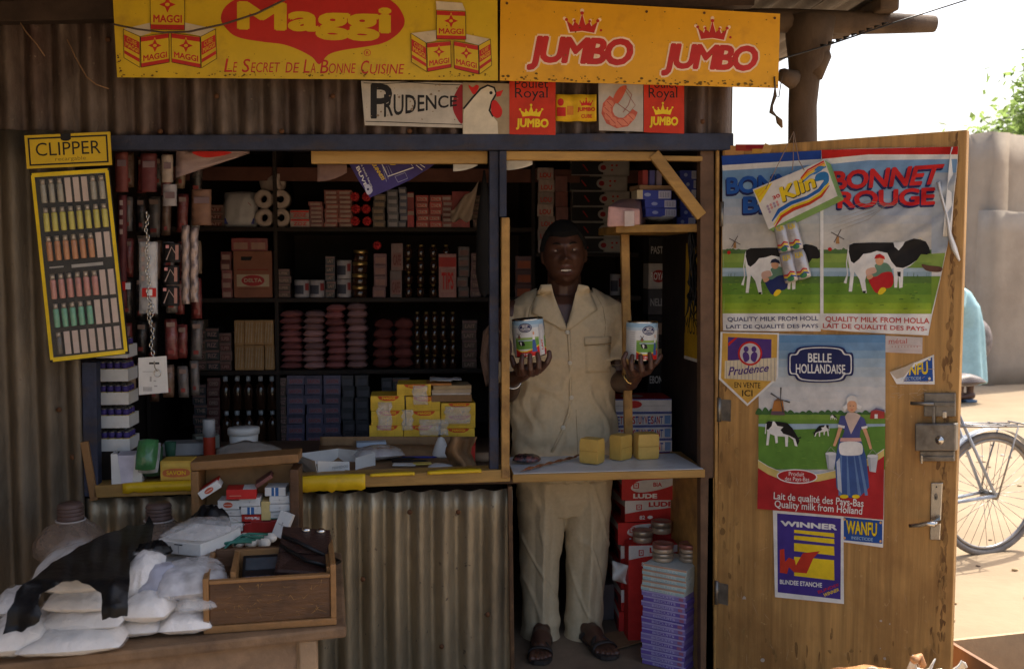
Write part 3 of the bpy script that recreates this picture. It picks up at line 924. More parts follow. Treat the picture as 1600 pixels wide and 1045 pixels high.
for k in range(70):                               # pale scratches
    x, y = r.uniform(1130, 1460), r.uniform(560, 1040)
    a = r.gauss(1.57, .5); q = r.uniform(4, 22)
    pr.line([(x, y), (x + q * .5 * math.cos(a) + r.uniform(-1, 1), y + q * .5 * math.sin(a)), (x + q * math.cos(a), y + q * math.sin(a))], [.3, .8, .2], I(.48, .3, .15))
for x, y, s in ((1163, 933, 4), (1165, 934, 2.5), (1377, 969, 2.6), (1391, 974, 1.8), (1192, 1030, 3.4), (1383, 1028, 4), (1376, 1012, 1.6)):
    pr.blob([(x + s * math.cos(t) * r.uniform(.4, 1.2), y + s * math.sin(t) * r.uniform(.4, 1.2)) for t in (0, 1.2, 2.5, 3.8, 5)], I(.5, .42, .34), 2)
for a in range(24):
    x = 1390 + r.uniform(0, 60); y = 575 + r.uniform(0, 50)
    pr.line([(x, y), (x + r.uniform(3, 14), y + r.uniform(-6, 3))], .7, I(.5, .36, .22))
pr.rect(1133, 228, 1163, 243, I(.5, .26, .09)); pr.rect(1150, 226, 1176, 236, I(.35, .05, .03)); pr.rect(1176, 226, 1192, 240, I(.6, .33, .06)); pr.rect(1166, 226, 1196, 233, DRED); pr.poly([(1196, 224), (1208, 229), (1203, 240), (1190, 238)], I(.62, .36, .12))
pr.emit(m_)
door = m_.build('door', kiosk)
m_ = MB()
T6 = lambda x, y: (1110 + x / 3.265, 500 + y / 3.265)
def dbox(m_, x0, y0, x1, y1, off, M, bev=.003, dep=None):
    p = [D(*T6(x0, y1), off), D(*T6(x1, y1), off), D(*T6(x1, y0), off), D(*T6(x0, y0), off)]
    m_.slab(p, -DN * (dep or off - .0005), M, bev)
dbox(m_, 1088, 372, 1250, 492, .012, STEEL); dbox(m_, 1042, 528, 1252, 668, .035, STEEL, .005)
dbox(m_, 1068, 668, 1245, 720, .014, STEEL); dbox(m_, 1098, 418, 1248, 440, .02, STEEL, .002, .006)
dbox(m_, 1130, 440, 1146, 530, .022, STEEL, .002, .01); dbox(m_, 1182, 466, 1204, 500, .018, CHROME, .002, .006)
dbox(m_, 1072, 690, 1082, 732, .022, CHROME, .001, .008); dbox(m_, 1078, 696, 1240, 706, .021, STEEL, .001, .006)
p = D(*T6(1022, 424), .024); q = D(*T6(1140, 428), .024)
m_.tube([p, q], .006, STEEL, 8)
lock = m_.build('lock', door)
m_ = MB()
c = D(*T6(1170, 612), .036)
m_.lathe([(0.0, -.012), (.006, -.012), (.006, -.009), (.0125, -.008), (.015, 0), (.015, .004)], (0, 0, 0), CHROME, 20, axis='y')
for k in range(len(m_.v)):
    v = m_.v[k]; m_.v[k] = c + DE * v.x + DN * (-v.y) + V((0, 0, v.z))
m_.build('lock_cylinder', lock)
m_ = MB()
p4 = [D(*T6(x, y), .006) for x, y in ((1118, 1120), (1172, 1122), (1186, 828), (1124, 828))]
m_.slab(p4, -DN * .0055, CHROME, .003)
pr = Print(ondoor(.0062)); c = T6(1150, 900); pr.ell(c[0], c[1], 3, 5.5, STEEL, 16); pr.ell(c[0], c[1] + 1.5, 1, 2.6, BLK, 10); c = T6(1153, 850); pr.ell(c[0], c[1], 1.2, 1.2, BLK, 8); pr.emit(m_)
hp = m_.build('handle_plate', door)
m_ = MB()
p = D(*T6(1160, 1025), .006)
m_.tube([p, p + DN * .022, p + DN * .042, p + DN * .05 - DE * .012], [.011, .0095, .009, .0085], CHROME, 12)
a = p + DN * .05
e = D(*T6(1015, 1048), .056)
m_.tube([a + DE * .006, a - DE * .02, a.lerp(e, .6), e], [.009, .0085, .0075, .0065], CHROME, 10)
m_.build('handle', hp)
for z in (.35, 1.05, 1.78):
    m_ = MB()
    c = dpt(.004, z, .004); m_.tube([c + V((0, 0, -.045)), c + V((0, 0, .045))], .008, STEEL, 10)
    dslab(m_, .006, .05, z - .04, z + .04, .003, .0025, STEEL)
    m_.build('hinge', door)

# ------------------------------------------------------------------ posters and stickers on the door
def dposter(outline, M, name, label, cat, off, art, warp=None, grid=None, pre=None, group=None, th=.0008):
    f = (lambda x, y: pre(x, y)) if pre else (lambda x, y: (x, y))
    gw = gridwarp(lambda x, y: warp(*f(x, y)), grid) if warp else None
    mp = lambda x, y: (D(*f(x, y), off + (gw(x, y) if warp else 0)), DN)
    pr = Print(mp, grid=grid, base=0, diag=bool(warp))
    pr.poly(outline, M)
    art(pr)
    m_ = MB(); pr.emit(m_)
    back = Print(lambda x, y: (mp(x, y)[0] - DN * th, DN), grid=grid, base=0, diag=bool(warp)); back.poly(outline, M); back.emit(m_)
    n = len(outline)
    rim = [mp(*p)[0] for p in outline] + [mp(*p)[0] - DN * th for p in outline]
    m_.add(rim, [(i, (i + 1) % n, n + (i + 1) % n, n + i) for i in range(n)], M)
    return tag(m_.build(name, fix=False), label, cat, group)
T5 = lambda x, y: (1110 + x / 3.0725, 200 + y / 3.0725)
def bands(pr, x0, x1, ys, cols, ya=0, yb=0):       # ya, yb: extra height at left/right ends of each band
    for k in range(len(cols)):
        pr.poly([(x0, ys[k] + ya), (x1, ys[k] + yb), (x1, ys[k + 1] + yb), (x0, ys[k + 1] + ya)], cols[k])
def cow(pr, X, Y, s, flip=1):
    def t(p): return (X + flip * (p[0] - 860) * s, Y + (p[1] - 660) * s)
    body = [(663, 575), (672, 558), (690, 553), (780, 550), (900, 550), (955, 541), (978, 531), (1010, 536), (1036, 546), (1052, 575), (1057, 600), (1040, 608), (1012, 606), (992, 635), (960, 662), (928, 678), (924, 765), (908, 769), (903, 700), (897, 766), (884, 766), (880, 672), (830, 700), (785, 712), (752, 700), (744, 732), (752, 792), (734, 792), (716, 725), (692, 690), (681, 785), (665, 785), (673, 700), (663, 640)]
    pr.poly([t(p) for p in body], WHITE)
    pr.poly([t(p) for p in ((664, 590), (668, 562), (690, 553), (780, 550), (880, 550), (885, 570), (905, 588), (925, 565), (935, 546), (978, 531), (1010, 536), (1036, 546), (1052, 575), (1057, 600), (1040, 608), (1012, 606), (992, 635), (955, 660), (925, 672), (893, 668), (870, 640), (850, 600), (800, 590), (770, 600), (735, 605), (715, 630), (690, 650), (676, 640))], BLK)
    pr.poly([t(p) for p in ((898, 690), (915, 690), (914, 715), (900, 710))], BLK)
    pr.line([t(p) for p in ((664, 580), (655, 650), (660, 700), (648, 745))], [3 * s * 2, 5 * s, 5 * s, 14 * s], WHITE)
    pr.line([t(p) for p in ((985, 535), (975, 545), (960, 540))], 8 * s, BLK)
    pr.line([t(p) for p in ((1000, 534), (1008, 526), (1018, 536))], 4 * s, CREAM)
    pr.blob([t(p) for p in ((750, 680), (790, 670), (800, 700), (775, 725), (752, 712))], I(.65, .4, .3))
    pr.poly([t(p) for p in ((745, 792), (734, 792), (733, 782), (750, 782))], BLK)
def milker(pr, X, Y, s, hat, tro):
    def t(p): return (X + (p[0] - 820) * s, Y + (p[1] - 700) * s)
    pr.blob([t(p) for p in ((790, 660), (815, 648), (850, 650), (872, 680), (870, 715), (835, 720), (790, 715), (770, 705), (800, 690))], I(.14, .26, .17))
    pr.blob([t(p) for p in ((760, 722), (800, 712), (830, 694), (872, 694), (880, 740), (866, 765), (835, 772), (815, 790), (790, 785))], tro)
    pr.ell(*t((813, 637)), 20 * s, 22 * s, FLESH, 16)
    pr.poly([t(p) for p in ((788, 628), (796, 610), (815, 604), (836, 616), (840, 632), (815, 624))], hat)
    pr.blob([t(p) for p in ((806, 790), (820, 768), (838, 766), (845, 778), (828, 796), (812, 800))], YEL)
    pr.blob([t(p) for p in ((752, 715), (775, 703), (782, 716), (762, 728))], FLESH)
def millet(pr, X, Y, s):
    pr.poly([(X - 9 * s, Y + 26 * s), (X + 9 * s, Y + 26 * s), (X + 6 * s, Y - 12 * s), (X - 6 * s, Y - 12 * s)], I(.4, .2, .07))
    for a in (.5, 2.07, 3.64, 5.21):
        pr.line([(X, Y - 12 * s), (X + 36 * s * math.cos(a), Y - 12 * s + 36 * s * math.sin(a))], 4.5 * s, I(.12, .09, .08))
def wcloth(x, y):                                 # loose plastic sheet: folds that fan out from its fixed corner
    u = (x - 1290) / 210
    f = .004 * math.sin((x - 1128) * .11) * max(0, (y - 430) / 100) + .005 * noise1(x * .03, y * .03)
    if u > 0:
        f += .013 * max(0, math.sin((y - 300 + (x - 1290) * .62) * .13)) * max(0, 1 - abs(y + (x - 1290) * .5 - 400) / 110) * u
        f += .014 * max(0, (x - 1440) / 60) ** 2
    return f
def meadow(pr, x0, x1, lx, rx, far):
    S = lambda a, b: I(*[.16 + a, .30 + b, .52])
    cs = [I(.2, .36, .58), I(.24, .4, .58), I(.3, .42, .57), I(.37, .45, .55), I(.42, .46, .52), I(.47, .48, .49), I(.52, .5, .46), I(.56, .53, .48), I(.58, .54, .47)]
    ysk = [200, 250, 300, 340, 380, 420, 460, 500, 540, 592]
    bands(pr, x0, x1, ysk, cs)
    bands(pr, x0, x1, [584, 604, 645, 672], [I(.1, .18, .05), I(.25, .36, .07), I(.2, .32, .06)])
    r = random.Random(int(x0)); pr.fine = True
    for k in range(16):
        x = r.uniform(x0 + 8, x1 - 12); pr.blob([(x - 14, 596), (x - 6, 585 - r.uniform(0, 10)), (x + 8, 584), (x + 14, 597), (x, 602)], I(.09, .17, .05), 3)
    bands(pr, x0, x1, [672, 690, 712], [I(.4, .52, .6), I(.3, .42, .5)])
    bands(pr, x0, x1, [712, 745, 800, 840, 870, 892], [I(.1, .19, .04), I(.13, .26, .03), I(.19, .33, .03), I(.27, .4, .03), I(.33, .42, .04)])
    for k in range(60):
        x, y = r.uniform(x0 + 4, x1 - 20), r.uniform(715, 870)
        pr.line([(x, y), (x + r.uniform(6, 22), y + r.uniform(-2, 2))], r.uniform(1, 4), I(.07, .14, .025) if r.random() < .5 else I(.24, .36, .04))
    for k in range(26):
        x = r.uniform(x0 + 2, x1 - 8); pr.line([(x, 720), (x + 2, 700 + r.uniform(-8, 8))], 1.6, I(.08, .15, .04))
    pr.fine = False
def shadowtext(pr, s, bl, br, tr, tl, M, sh, dx, dy):
    f = lambda p: (p[0] + dx, p[1] + dy)
    pr.text(s, f(bl), f(br), f(tr), f(tl), sh, .055, 0, .95, .02)
    pr.text(s, bl, br, tr, tl, M, .035, 0, .95)
def rouge(pr):
    rx = lambda y: 1185 - max(0, y - 180) * .165
    meadow(pr, 542, 1062, 0, 0, 0)
    pr.poly([(1062, 200), (1182, 180), (1140, 560), (1128, 600), (1062, 600)], I(.42, .46, .5))
    pr.poly([(1062, 604), (1128, 600), (1112, 680), (1062, 672)], I(.24, .35, .07))
    pr.poly([(1062, 712), (1105, 712), (1062, 890)], I(.2, .32, .04))
    pr.poly([(534, 106), (1190, 90), (1188, 128), (760, 128), (536, 150)], RED)
    pr.poly([(536, 150), (760, 128), (1188, 128), (1186, 150), (760, 156), (538, 178)], WHITE)
    pr.poly([(538, 178), (760, 156), (1186, 150), (1180, 215), (542, 215)], I(.2, .35, .56))
    pr.poly([(538, 890), (1066, 892), (1046, 994), (540, 968)], WHITE)
    pr.rect(528, 170, 544, 965, WHITE)
    millet(pr, 612, 530, 1); pr.ell(575, 582, 10, 9, RED, 10)
    cow(pr, 860, 660, 1); milker(pr, 820, 700, 1, RED, I(.5, .02, .02))
    pr.blob([(1015, 655), (1050, 660), (1110, 668), (1105, 690), (1040, 685)], I(.13, .06, .04))
    shadowtext(pr, 'BONNET', (590, 300), (1090, 272), (1128, 172), (584, 208), I(.6, .02, .02), NAVY, -7, 9)
    shadowtext(pr, 'ROUGE', (612, 388), (1080, 370), (1082, 284), (612, 306), I(.6, .02, .02), NAVY, -6, 9)
    pr.text('QUALITY MILK FROM HOLLA', (554, 932), (1053, 944), (1053, 912), (554, 904), I(.5, .04, .03), .012)
    pr.text('LAIT DE QUALITÉ DES PAYS-', (542, 964), (1042, 978), (1042, 948), (542, 930), I(.5, .04, .03), .012)
    for k in range(6):                            # cracks in the plastic
        pr.line([(560 + k * 8, 515 - k * 22), (760, 440 - k * 18), (900 + k * 12, 330 + k * 12)], [.5, 2.2, .4], I(.35, .3, .24))
def bleu(pr):
    meadow(pr, 58, 528, 0, 0, 0)
    pr.poly([(55, 135), (534, 108), (534, 150), (58, 180)], I(.02, .07, .34))
    pr.poly([(58, 180), (534, 150), (534, 176), (60, 206)], WHITE)
    pr.poly([(60, 206), (534, 176), (534, 205), (60, 212)], I(.2, .36, .58))
    pr.poly([(60, 890), (530, 890), (530, 976), (62, 972)], WHITE)
    millet(pr, 118, 555, .85); pr.ell(90, 598, 9, 9, RED, 10)
    cow(pr, 350, 676, .92); milker(pr, 318, 715, .92, I(.03, .03, .06), I(.02, .03, .12))
    shadowtext(pr, 'BONNET', (80, 320), (525, 292), (525, 205), (78, 238), I(.02, .1, .4), NAVY, -3, 9)
    shadowtext(pr, 'BLEU', (158, 412), (470, 398), (470, 312), (158, 330), I(.02, .1, .4), NAVY, -3, 9)
    pr.text('QUALITY MILK FROM HOLL', (84, 932), (520, 928), (520, 902), (84, 908), I(.06, .06, .14), .012)
    pr.text('LAIT DE QUALITÉ DES PAYS', (78, 966), (520, 962), (520, 936), (78, 940), I(.06, .06, .14), .012)
dposter([(55, 135), (300, 121), (534, 108), (534, 500), (530, 974), (300, 976), (62, 972), (66, 760), (60, 560), (70, 430), (62, 280)], WHITE, 'poster', 'blue banded milk poster with a cow and half hidden word BONNET on the door', 'poster', .006, bleu, wcloth, 15, T5)
dposter([(532, 106), (760, 98), (1190, 90), (1187, 150), (1180, 240), (1160, 400), (1138, 565), (1100, 745), (1066, 892), (1046, 996), (800, 985), (538, 968)], WHITE, 'poster', 'red banded milk poster with a cow reading BONNET ROUGE, torn along its right side', 'poster', .008, rouge, wcloth, 15, T5)
m_ = MB()
rows = []
for (x, y), wd in zip([(1185, 95), (1172, 170), (1120, 250), (1095, 262), (1110, 330), (1135, 420), (1150, 520), (1168, 580), (1196, 640)], [4, 20, 26, 22, 14, 12, 20, 30, 6]):
    rows.append([D(*T5(x - wd / 2 + wd * i / 4, y - (0 if i < 3 else 6)), .016 + .016 * math.sin(i / 4 * math.pi) + .01 * noise1(x * .03, y * .03)) for i in range(5)])
m_.sheet(rows[3:], mat('curled_plastic', (.7, .68, .64), .3, .1, 12), .001)
rows = [[D(*T5(x, y), .014 + .012 * i / 3) for i, x in enumerate((1187 - k * 5, 1178 - k * 6 - 6 * math.sin(k), 1165 - k * 7, 1158 - k * 7))] for k, y in enumerate((92, 130, 200, 280, 360, 440, 520))]
m_.sheet(rows, mat('curled_plastic', (.7, .68, .64)), .001)
solo(m_, 'plastic_strip', 'torn white plastic edge curling off the red banded milk poster', 'plastic strip')

# boxed soap powder hung on a string, sachets under it
TK = lambda x, y: (1100 + x / 3.482, 180 + y / 3.482)
kq = [(265, 405), (655, 243), (727, 440), (353, 622)]
def kmap(off): return lambda x, y: (D(*TK(x, y), off), DN)
m_ = MB()
kp = [D(*TK(*p), .05) for p in (kq[3], kq[2], kq[1], kq[0])]
m_.slab(kp, -DN * .03 + V((.012, 0, -.012)), I(.2, .36, .12), .002)
pr = Print(kmap(.0502))
pr.poly(kq, I(.72, .68, .62))
def kb(u, v): return tuple(kq[0][i] * (1 - u) * (1 - v) + kq[1][i] * u * (1 - v) + kq[2][i] * u * v + kq[3][i] * (1 - u) * v for i in (0, 1))
pr.poly([kb(.01, .03), kb(.27, .03), kb(.02, .36)], YEL); pr.line([kb(.03, .22), kb(.2, .06)], 3, ORA); pr.line([kb(.03, .14), kb(.14, .05)], 2, ORA)
for k, M in enumerate((RED, ORA, YEL, I(.1, .25, .5))):
    pr.line([kb(.60 + .0 * k, .40 - .02 * k), kb(.64, .20 + .035 * k), kb(.75, .08 + .05 * k), kb(.99, .03 + .05 * k)], [8, 9, 9, 9], M)
sw = lambda d: [kb(.08, .86 + d), kb(.22, .70 + d), kb(.40, .66 + d), (kb(.62, .70 + d)), kb(.80, .66 + d), kb(.95, .50 + d)]
pr.line(sw(0), [6, 20, 20, 17, 18, 22], I(.02, .12, .42)); pr.line(sw(.1), [4, 14, 15, 13, 14, 10], YEL); pr.line(sw(.16), [4, 16, 18, 15, 14, 4], I(.55, .06, .02))
pr.blob([kb(.80, .42), kb(.83, .28), kb(.93, .27), kb(.985, .38), kb(.95, .58), kb(.86, .62), kb(.9, .48)], I(.03, .18, .42))
pr.blob([kb(.83, .16), kb(.9, .1), kb(.97, .17), kb(.9, .2)], I(.05, .2, .45)); pr.blob([kb(.80, .25), kb(.84, .2), kb(.93, .22), kb(.86, .25)], I(.05, .2, .45))
for g, M in ((.02, BLK), (0, YEL)):
    pr.text('Klin', tuple(a + (3 if g else 0) for a in kb(.30, .56)), tuple(a + (3 if g else 0) for a in kb(.79, .56)), tuple(a + (3 if g else 0) for a in kb(.79, .2)), tuple(a + (3 if g else 0) for a in kb(.30, .2)), M, .04 + g, .1, 1, g)
pr.text('30', kb(.2, .42), kb(.3, .42), kb(.3, .33), kb(.2, .33), RED, .03)
for k in range(9):
    u, v = .10 + .045 * (k % 4), .5 + .07 * (k // 4); c = kb(u, v); pr.ell(c[0], c[1], 7, 8, PINK if k % 2 else I(.4, .3, .4), 10)
pr.emit(m_)
kbx = solo(m_, 'soap_packet', 'white soap powder packet lettered Klin hanging askew over the milk posters', 'packet')
m_ = MB()
for a in ((335, 405), (480, 300), (545, 300)):
    m_.tube([D(1240, 206, .01), D(*TK(a[0] * .5 + 245, 250), .04), D(*TK(*a), .054)], .0015, mat('string', (.3, .2, .13), .8, .2, 30), 5)
solo(m_, 'string', 'thin string looped over the door top carrying the soap powder packet', 'string')
for i in range(2):
    for j in range(2):
        sq = [(378, 590), (500, 572), (585, 880), (445, 918)]
        def sbq(u, v): return tuple(sq[0][k] * (1 - u) * (1 - v) + sq[1][k] * u * (1 - v) + sq[2][k] * u * v + sq[3][k] * (1 - u) * v for k in (0, 1))
        u0, u1, v0, v1 = i * .5 + .01, i * .5 + .49, j * .5 + .01, j * .5 + .49
        B = lambda u, v: sbq(u0 + (u1 - u0) * u, v0 + (v1 - v0) * v)
        z = lambda u, v: .028 + .014 * (max(0, (1 - abs(2 * u - 1) ** 2) * (1 - abs(2 * v - 1) ** 2))) ** .5 + .003 * noise1(u * 5 + i * 3, v * 5 + j * 7)
        m_ = MB()
        m_.sheet([[D(*TK(*B(u / 8, v / 8)), z(u / 8, v / 8)) for u in range(9)] for v in range(9)], mat('sachet_foil', (.58, .55, .55), .25, .15, 14, .3, 30, .2, .6), .004)
        pr = Print(lambda u, v: (D(*TK(*B(u, v)), z(u, v)), DN), grid=.1, base=.005)
        pr.tx('KLIN', .2, .06, .85, .26, YEL, .03, .1)
        for k, M in enumerate((RED, YEL, BLUEI)):
            pr.line([(0, .74 + .07 * k), (.3, .76 + .07 * k), (.6, .66 + .07 * k), (1, .72 + .07 * k)], .05, M)
        pr.ell(.5, .9, .3, .09, I(.05, .2, .08), 14)
        pr.rect(.15, .35, .55, .38, GREY); pr.rect(.15, .43, .6, .46, GREY); pr.rect(.15, .5, .45, .53, GREY)
        pr.emit(m_)
        solo(m_, 'sachet', '%s soap sachet of the strip of four hanging below the Klin packet' % (['upper left', 'lower left', 'upper right', 'lower right'][i * 2 + j]), 'sachet', 'soap sachets on the door')

# Belle Hollandaise poster and the stickers (drawn in the same zoomed photo units)
def belle(pr):
    cs = [I(.13, .27, .46), I(.18, .32, .5), I(.26, .4, .54), I(.36, .47, .56), I(.46, .53, .57), I(.55, .57, .57), I(.61, .6, .58), I(.64, .62, .59)]
    bands(pr, 247, 893, [75, 115, 155, 195, 240, 290, 340, 400, 480], cs)
    r = random.Random(5)
    for k in range(26):
        x, y = r.uniform(260, 860), r.uniform(190, 420); pr.line([(x, y), (x + 20, y + r.uniform(-3, 3)), (x + r.uniform(30, 60), y)], [.4, 2.5, .4], I(.52, .55, .58))
    bands(pr, 247, 893, [472, 505, 530], [I(.19, .32, .05), I(.16, .29, .045)])
    for k in range(20):
        x = 250 + k * 32; h = r.uniform(10, 24) if k > 4 else r.uniform(20, 40)
        pr.blob([(x - 18, 480), (x - 12, 480 - h * .7), (x, 480 - h), (x + 14, 480 - h * .6), (x + 20, 480)], I(.06, .14, .04), 3)
    pr.rect(247, 528, 893, 556, I(.36, .48, .56))
    pr.poly([(247, 540), (400, 558), (560, 552), (893, 540), (893, 760), (247, 760)], I(.12, .26, .04))
    for k in range(50):
        x, y = r.uniform(250, 850), r.uniform(565, 740); pr.line([(x, y), (x + r.uniform(8, 26), y + r.uniform(-3, 3))], r.uniform(1.5, 5), I(.10, .22, .035) if k % 2 else I(.17, .32, .05))
    curve = [(247, 712), (300, 745), (380, 778), (470, 788), (560, 782), (660, 760), (760, 725), (840, 690), (890, 655)]
    pr.poly(curve + [(890, 690), (840, 726), (760, 762), (660, 798), (560, 820), (470, 828), (380, 818), (300, 785), (247, 752)], I(.66, .5, .16))
    pr.poly([(247, 752), (300, 785), (380, 818), (470, 828), (560, 820), (660, 798), (760, 762), (840, 726), (890, 690), (885, 1015), (243, 960)], I(.42, .022, .025))
    pr.line(curve, 3, WHITE)
    pr.ell(446, 795, 104, 37, WHITE, 30, .04); pr.ell(446, 795, 98, 31, I(.42, .022, .025), 30, .04)
    pr.tx('Produit', 404, 770, 482, 792, WHITE, .0, 0, 3); pr.tx('des Pays-Bas', 384, 796, 508, 822, WHITE, .0, 0, 4)
    for k, (g, M) in enumerate(((0, NAVY), (9, WHITE), (15, NAVY))):
        x0, x1, y0, y1 = 398 + g, 734 - g, 130 + g * .8, 318 - g * .8
        c = 40
        pr.blob([(x0, (y0 + y1) / 2), (x0 + 4, y0 + c), (x0 + 34, y0 + c - 6), (x0 + 60, y0 + 8), ((x0 + x1) / 2, y0), (x1 - 60, y0 + 8), (x1 - 34, y0 + c - 6), (x1 - 4, y0 + c), (x1, (y0 + y1) / 2), (x1 - 4, y1 - c), (x1 - 34, y1 - c + 6), (x1 - 60, y1 - 8), ((x0 + x1) / 2, y1), (x0 + 60, y1 - 8), (x0 + 34, y1 - c + 6), (x0 + 4, y1 - c)], M, 4)
    pr.tx('BELLE', 502, 168, 622, 214, WHITE, .02, 0, 2); pr.tx('HOLLANDAISE', 440, 222, 692, 270, WHITE, .02, 0, 4)
    # windmill
    pr.poly([(312, 482), (384, 484), (374, 410), (330, 408)], I(.42, .17, .04)); pr.poly([(328, 410), (350, 396), (376, 412)], I(.2, .1, .05))
    pr.poly([(316, 462), (382, 464), (383, 484), (313, 482)], I(.14, .08, .1))
    for a in ((312, 372), (410, 418), (364, 342), (376, 470)):
        pr.line([(362, 404), a], [3, 8], I(.07, .06, .06))
    # cows
    def gcow(X, Y, s, fl=1):
        t = lambda p: (X + fl * p[0] * s, Y + p[1] * s)
        pr.poly([t(p) for p in ((0, 5), (15, -5), (60, -2), (110, 5), (135, 30), (165, 80), (172, 95), (160, 125), (148, 120), (140, 90), (115, 70), (112, 125), (100, 125), (98, 75), (60, 72), (62, 105), (50, 108), (45, 70), (22, 60), (14, 118), (2, 118), (8, 50))], WHITE)
        pr.poly([t(p) for p in ((0, 5), (15, -5), (35, -3), (30, 20), (12, 40), (2, 35))], BLK)
        pr.poly([t(p) for p in ((45, -3), (70, -1), (110, 5), (135, 30), (165, 80), (172, 95), (162, 122), (150, 85), (118, 68), (90, 60), (75, 40), (90, 25), (60, 20))], BLK)
        pr.line([t((2, 8)), t((-2, 60))], 5 * s, WHITE)
        pr.line([t((160, 85)), t((180, 78))], 6 * s, BLK)
    gcow(287, 518, 1); gcow(610, 535, .46, -1); gcow(617, 482, .2)
    pr.poly([(818, 502), (824, 462), (850, 448), (893, 456), (893, 500)], I(.4, .05, .04)); pr.poly([(824, 462), (850, 446), (893, 456), (893, 466), (850, 456)], I(.15, .12, .2)); pr.rect(842, 478, 858, 500, WHITE)
    # milkmaid with two pails
    skirt = I(.05, .1, .28)
    pr.poly([(662, 600), (770, 600), (800, 700), (815, 850), (770, 895), (720, 905), (670, 890), (648, 850), (640, 720)], skirt)
    for x0, x1, xb in ((668, 676, 660), (700, 704, 705), (735, 739, 760), (758, 768, 795)):
        pr.poly([(x0, 680), (x1, 680), (xb + 14, 890), (xb - 2, 892)], I(.13, .22, .42))
    pr.poly([(648, 720), (664, 700), (676, 880), (655, 860)], I(.5, .54, .6))
    pr.poly([(668, 486), (770, 486), (790, 540), (770, 560), (765, 610), (672, 610), (690, 560), (660, 540)], I(.07, .08, .24))
    pr.poly([(690, 490), (722, 580), (772, 485), (745, 470), (704, 470)], I(.62, .48, .4))
    pr.poly([(670, 598), (772, 598), (776, 616), (666, 616)], I(.65, .35, .3)); pr.blob([(672, 622), (768, 622), (782, 670), (760, 686), (690, 688), (664, 672)], WHITE)
    pr.line([(672, 535), (655, 590), (636, 640)], [20, 17, 13], FLESH); pr.line([(786, 540), (808, 600), (824, 655)], [20, 17, 13], FLESH)
    pr.poly([(664, 500), (692, 488), (690, 540), (656, 538)], I(.08, .09, .26)); pr.poly([(770, 488), (790, 500), (804, 540), (776, 548)], I(.08, .09, .26))
    pr.line([(656, 536), (690, 544)], 12, WHITE); pr.line([(776, 548), (806, 542)], 12, WHITE)
    pr.ell(727, 438, 26, 32, FLESH, 20); pr.blob([(700, 430), (704, 395), (728, 382), (752, 396), (756, 430), (742, 412), (712, 412)], I(.7, .66, .6)); pr.poly([(702, 425), (682, 440), (690, 462), (704, 446)], WHITE); pr.poly([(752, 425), (778, 438), (770, 455), (752, 446)], WHITE)
    pr.line([(716, 436), (722, 435)], 3, I(.15, .08, .06)); pr.line([(732, 435), (739, 436)], 3, I(.15, .08, .06)); pr.line([(721, 455), (734, 455)], 3, RED)
    for x, y in ((620, 678), (833, 690)):
        pr.line([(x - 26, y), (x, y - 34), (x + 24, y - 6)], 2.5, GREY)
        pr.poly([(x - 28, y), (x + 28, y + 2), (x + 16, y + 84), (x - 16, y + 78)], I(.55, .56, .58)); pr.poly([(x - 28, y), (x - 12, y + 2), (x - 8, y + 80), (x - 16, y + 78)], I(.35, .38, .42)); pr.ell(x, y, 28, 8, I(.7, .7, .7), 18)
    pr.ell(688, 896, 22, 10, YEL, 14); pr.ell(748, 896, 20, 10, YEL, 14)
    pr.text('Lait de qualité des Pays-Bas', (328, 920), (786, 962), (788, 912), (330, 874), WHITE, .012)
    pr.text('Quality milk from Holland', (334, 962), (778, 1000), (782, 950), (334, 914), WHITE, .012)
def wbelle(x, y): return .0015 * noise1(x * .06, y * .05) + .0022 * max(0, math.sin((x * .7 + y - 1500) * .16)) * max(0, 1 - abs(y - 570) / 50) * max(0, (x - 1320) / 60)
dposter([(352, 70), (893, 82), (890, 500), (885, 1017), (243, 958), (247, 400), (350, 340)], I(.64, .62, .59), 'poster', 'tall milk poster of a milkmaid with pails reading BELLE HOLLANDAISE on the door', 'poster', .004, belle, wbelle, 15, T6)
def prud2(pr):
    O = I(.66, .38, .07)
    pr.poly([(62, 66), (342, 74), (336, 290), (190, 425), (54, 296)], O)
    pr.poly([(90, 86), (312, 98), (310, 210), (88, 205)], VIOLET); pr.poly([(90, 118), (128, 88), (140, 88), (92, 134)], RED)
    pr.poly([(74, 208), (338, 192), (334, 312), (72, 298)], CREAM)
    for k in range(14):
        x = 82 + k * 19; pr.line([(x, 208 - k * 1.1), (x, 298 + k)], 2, I(.3, .24, .3))
    pr.ell(203, 170, 62, 62, RED, 30); pr.ell(203, 170, 52, 52, I(.6, .55, .55), 30)
    for s in (-1, 1):
        pr.ell(203 + s * 20, 148, 13, 15, VIOLET, 16); pr.blob([(203 + s * 4, 200), (203 + s * 8, 172), (203 + s * 26, 162), (203 + s * 38, 178), (203 + s * 26, 214)], VIOLET)
    pr.text('Prudence', (92, 285), (298, 262), (300, 222), (92, 240), VIOLET, .015, .25)
    pr.tx('EN VENTE', 124, 316, 256, 344, BLK, .0, 0, 3); pr.tx('ICI', 163, 356, 216, 388, BLK, .01)
dposter([(52, 60), (350, 66), (345, 296), (188, 438), (44, 302)], WHITE, 'sticker', 'shield shaped orange and violet sticker lettered Prudence en vente ici', 'sticker', .0065, prud2, None, None, T6)
def metal(pr):
    pr.tx('métal', 910, 94, 1003, 120, I(.5, .15, .12), .01); pr.line([(905, 122), (1074, 132)], 1.5, I(.5, .2, .16))
    for k in range(9): pr.rect(925 + k * 16, 132, 931 + k * 16, 140, I(.5, .3, .26))
    pr.line([(905, 148), (1074, 152)], 1, I(.5, .3, .26)); pr.line([(905, 158), (1074, 160)], 1, I(.5, .3, .26))
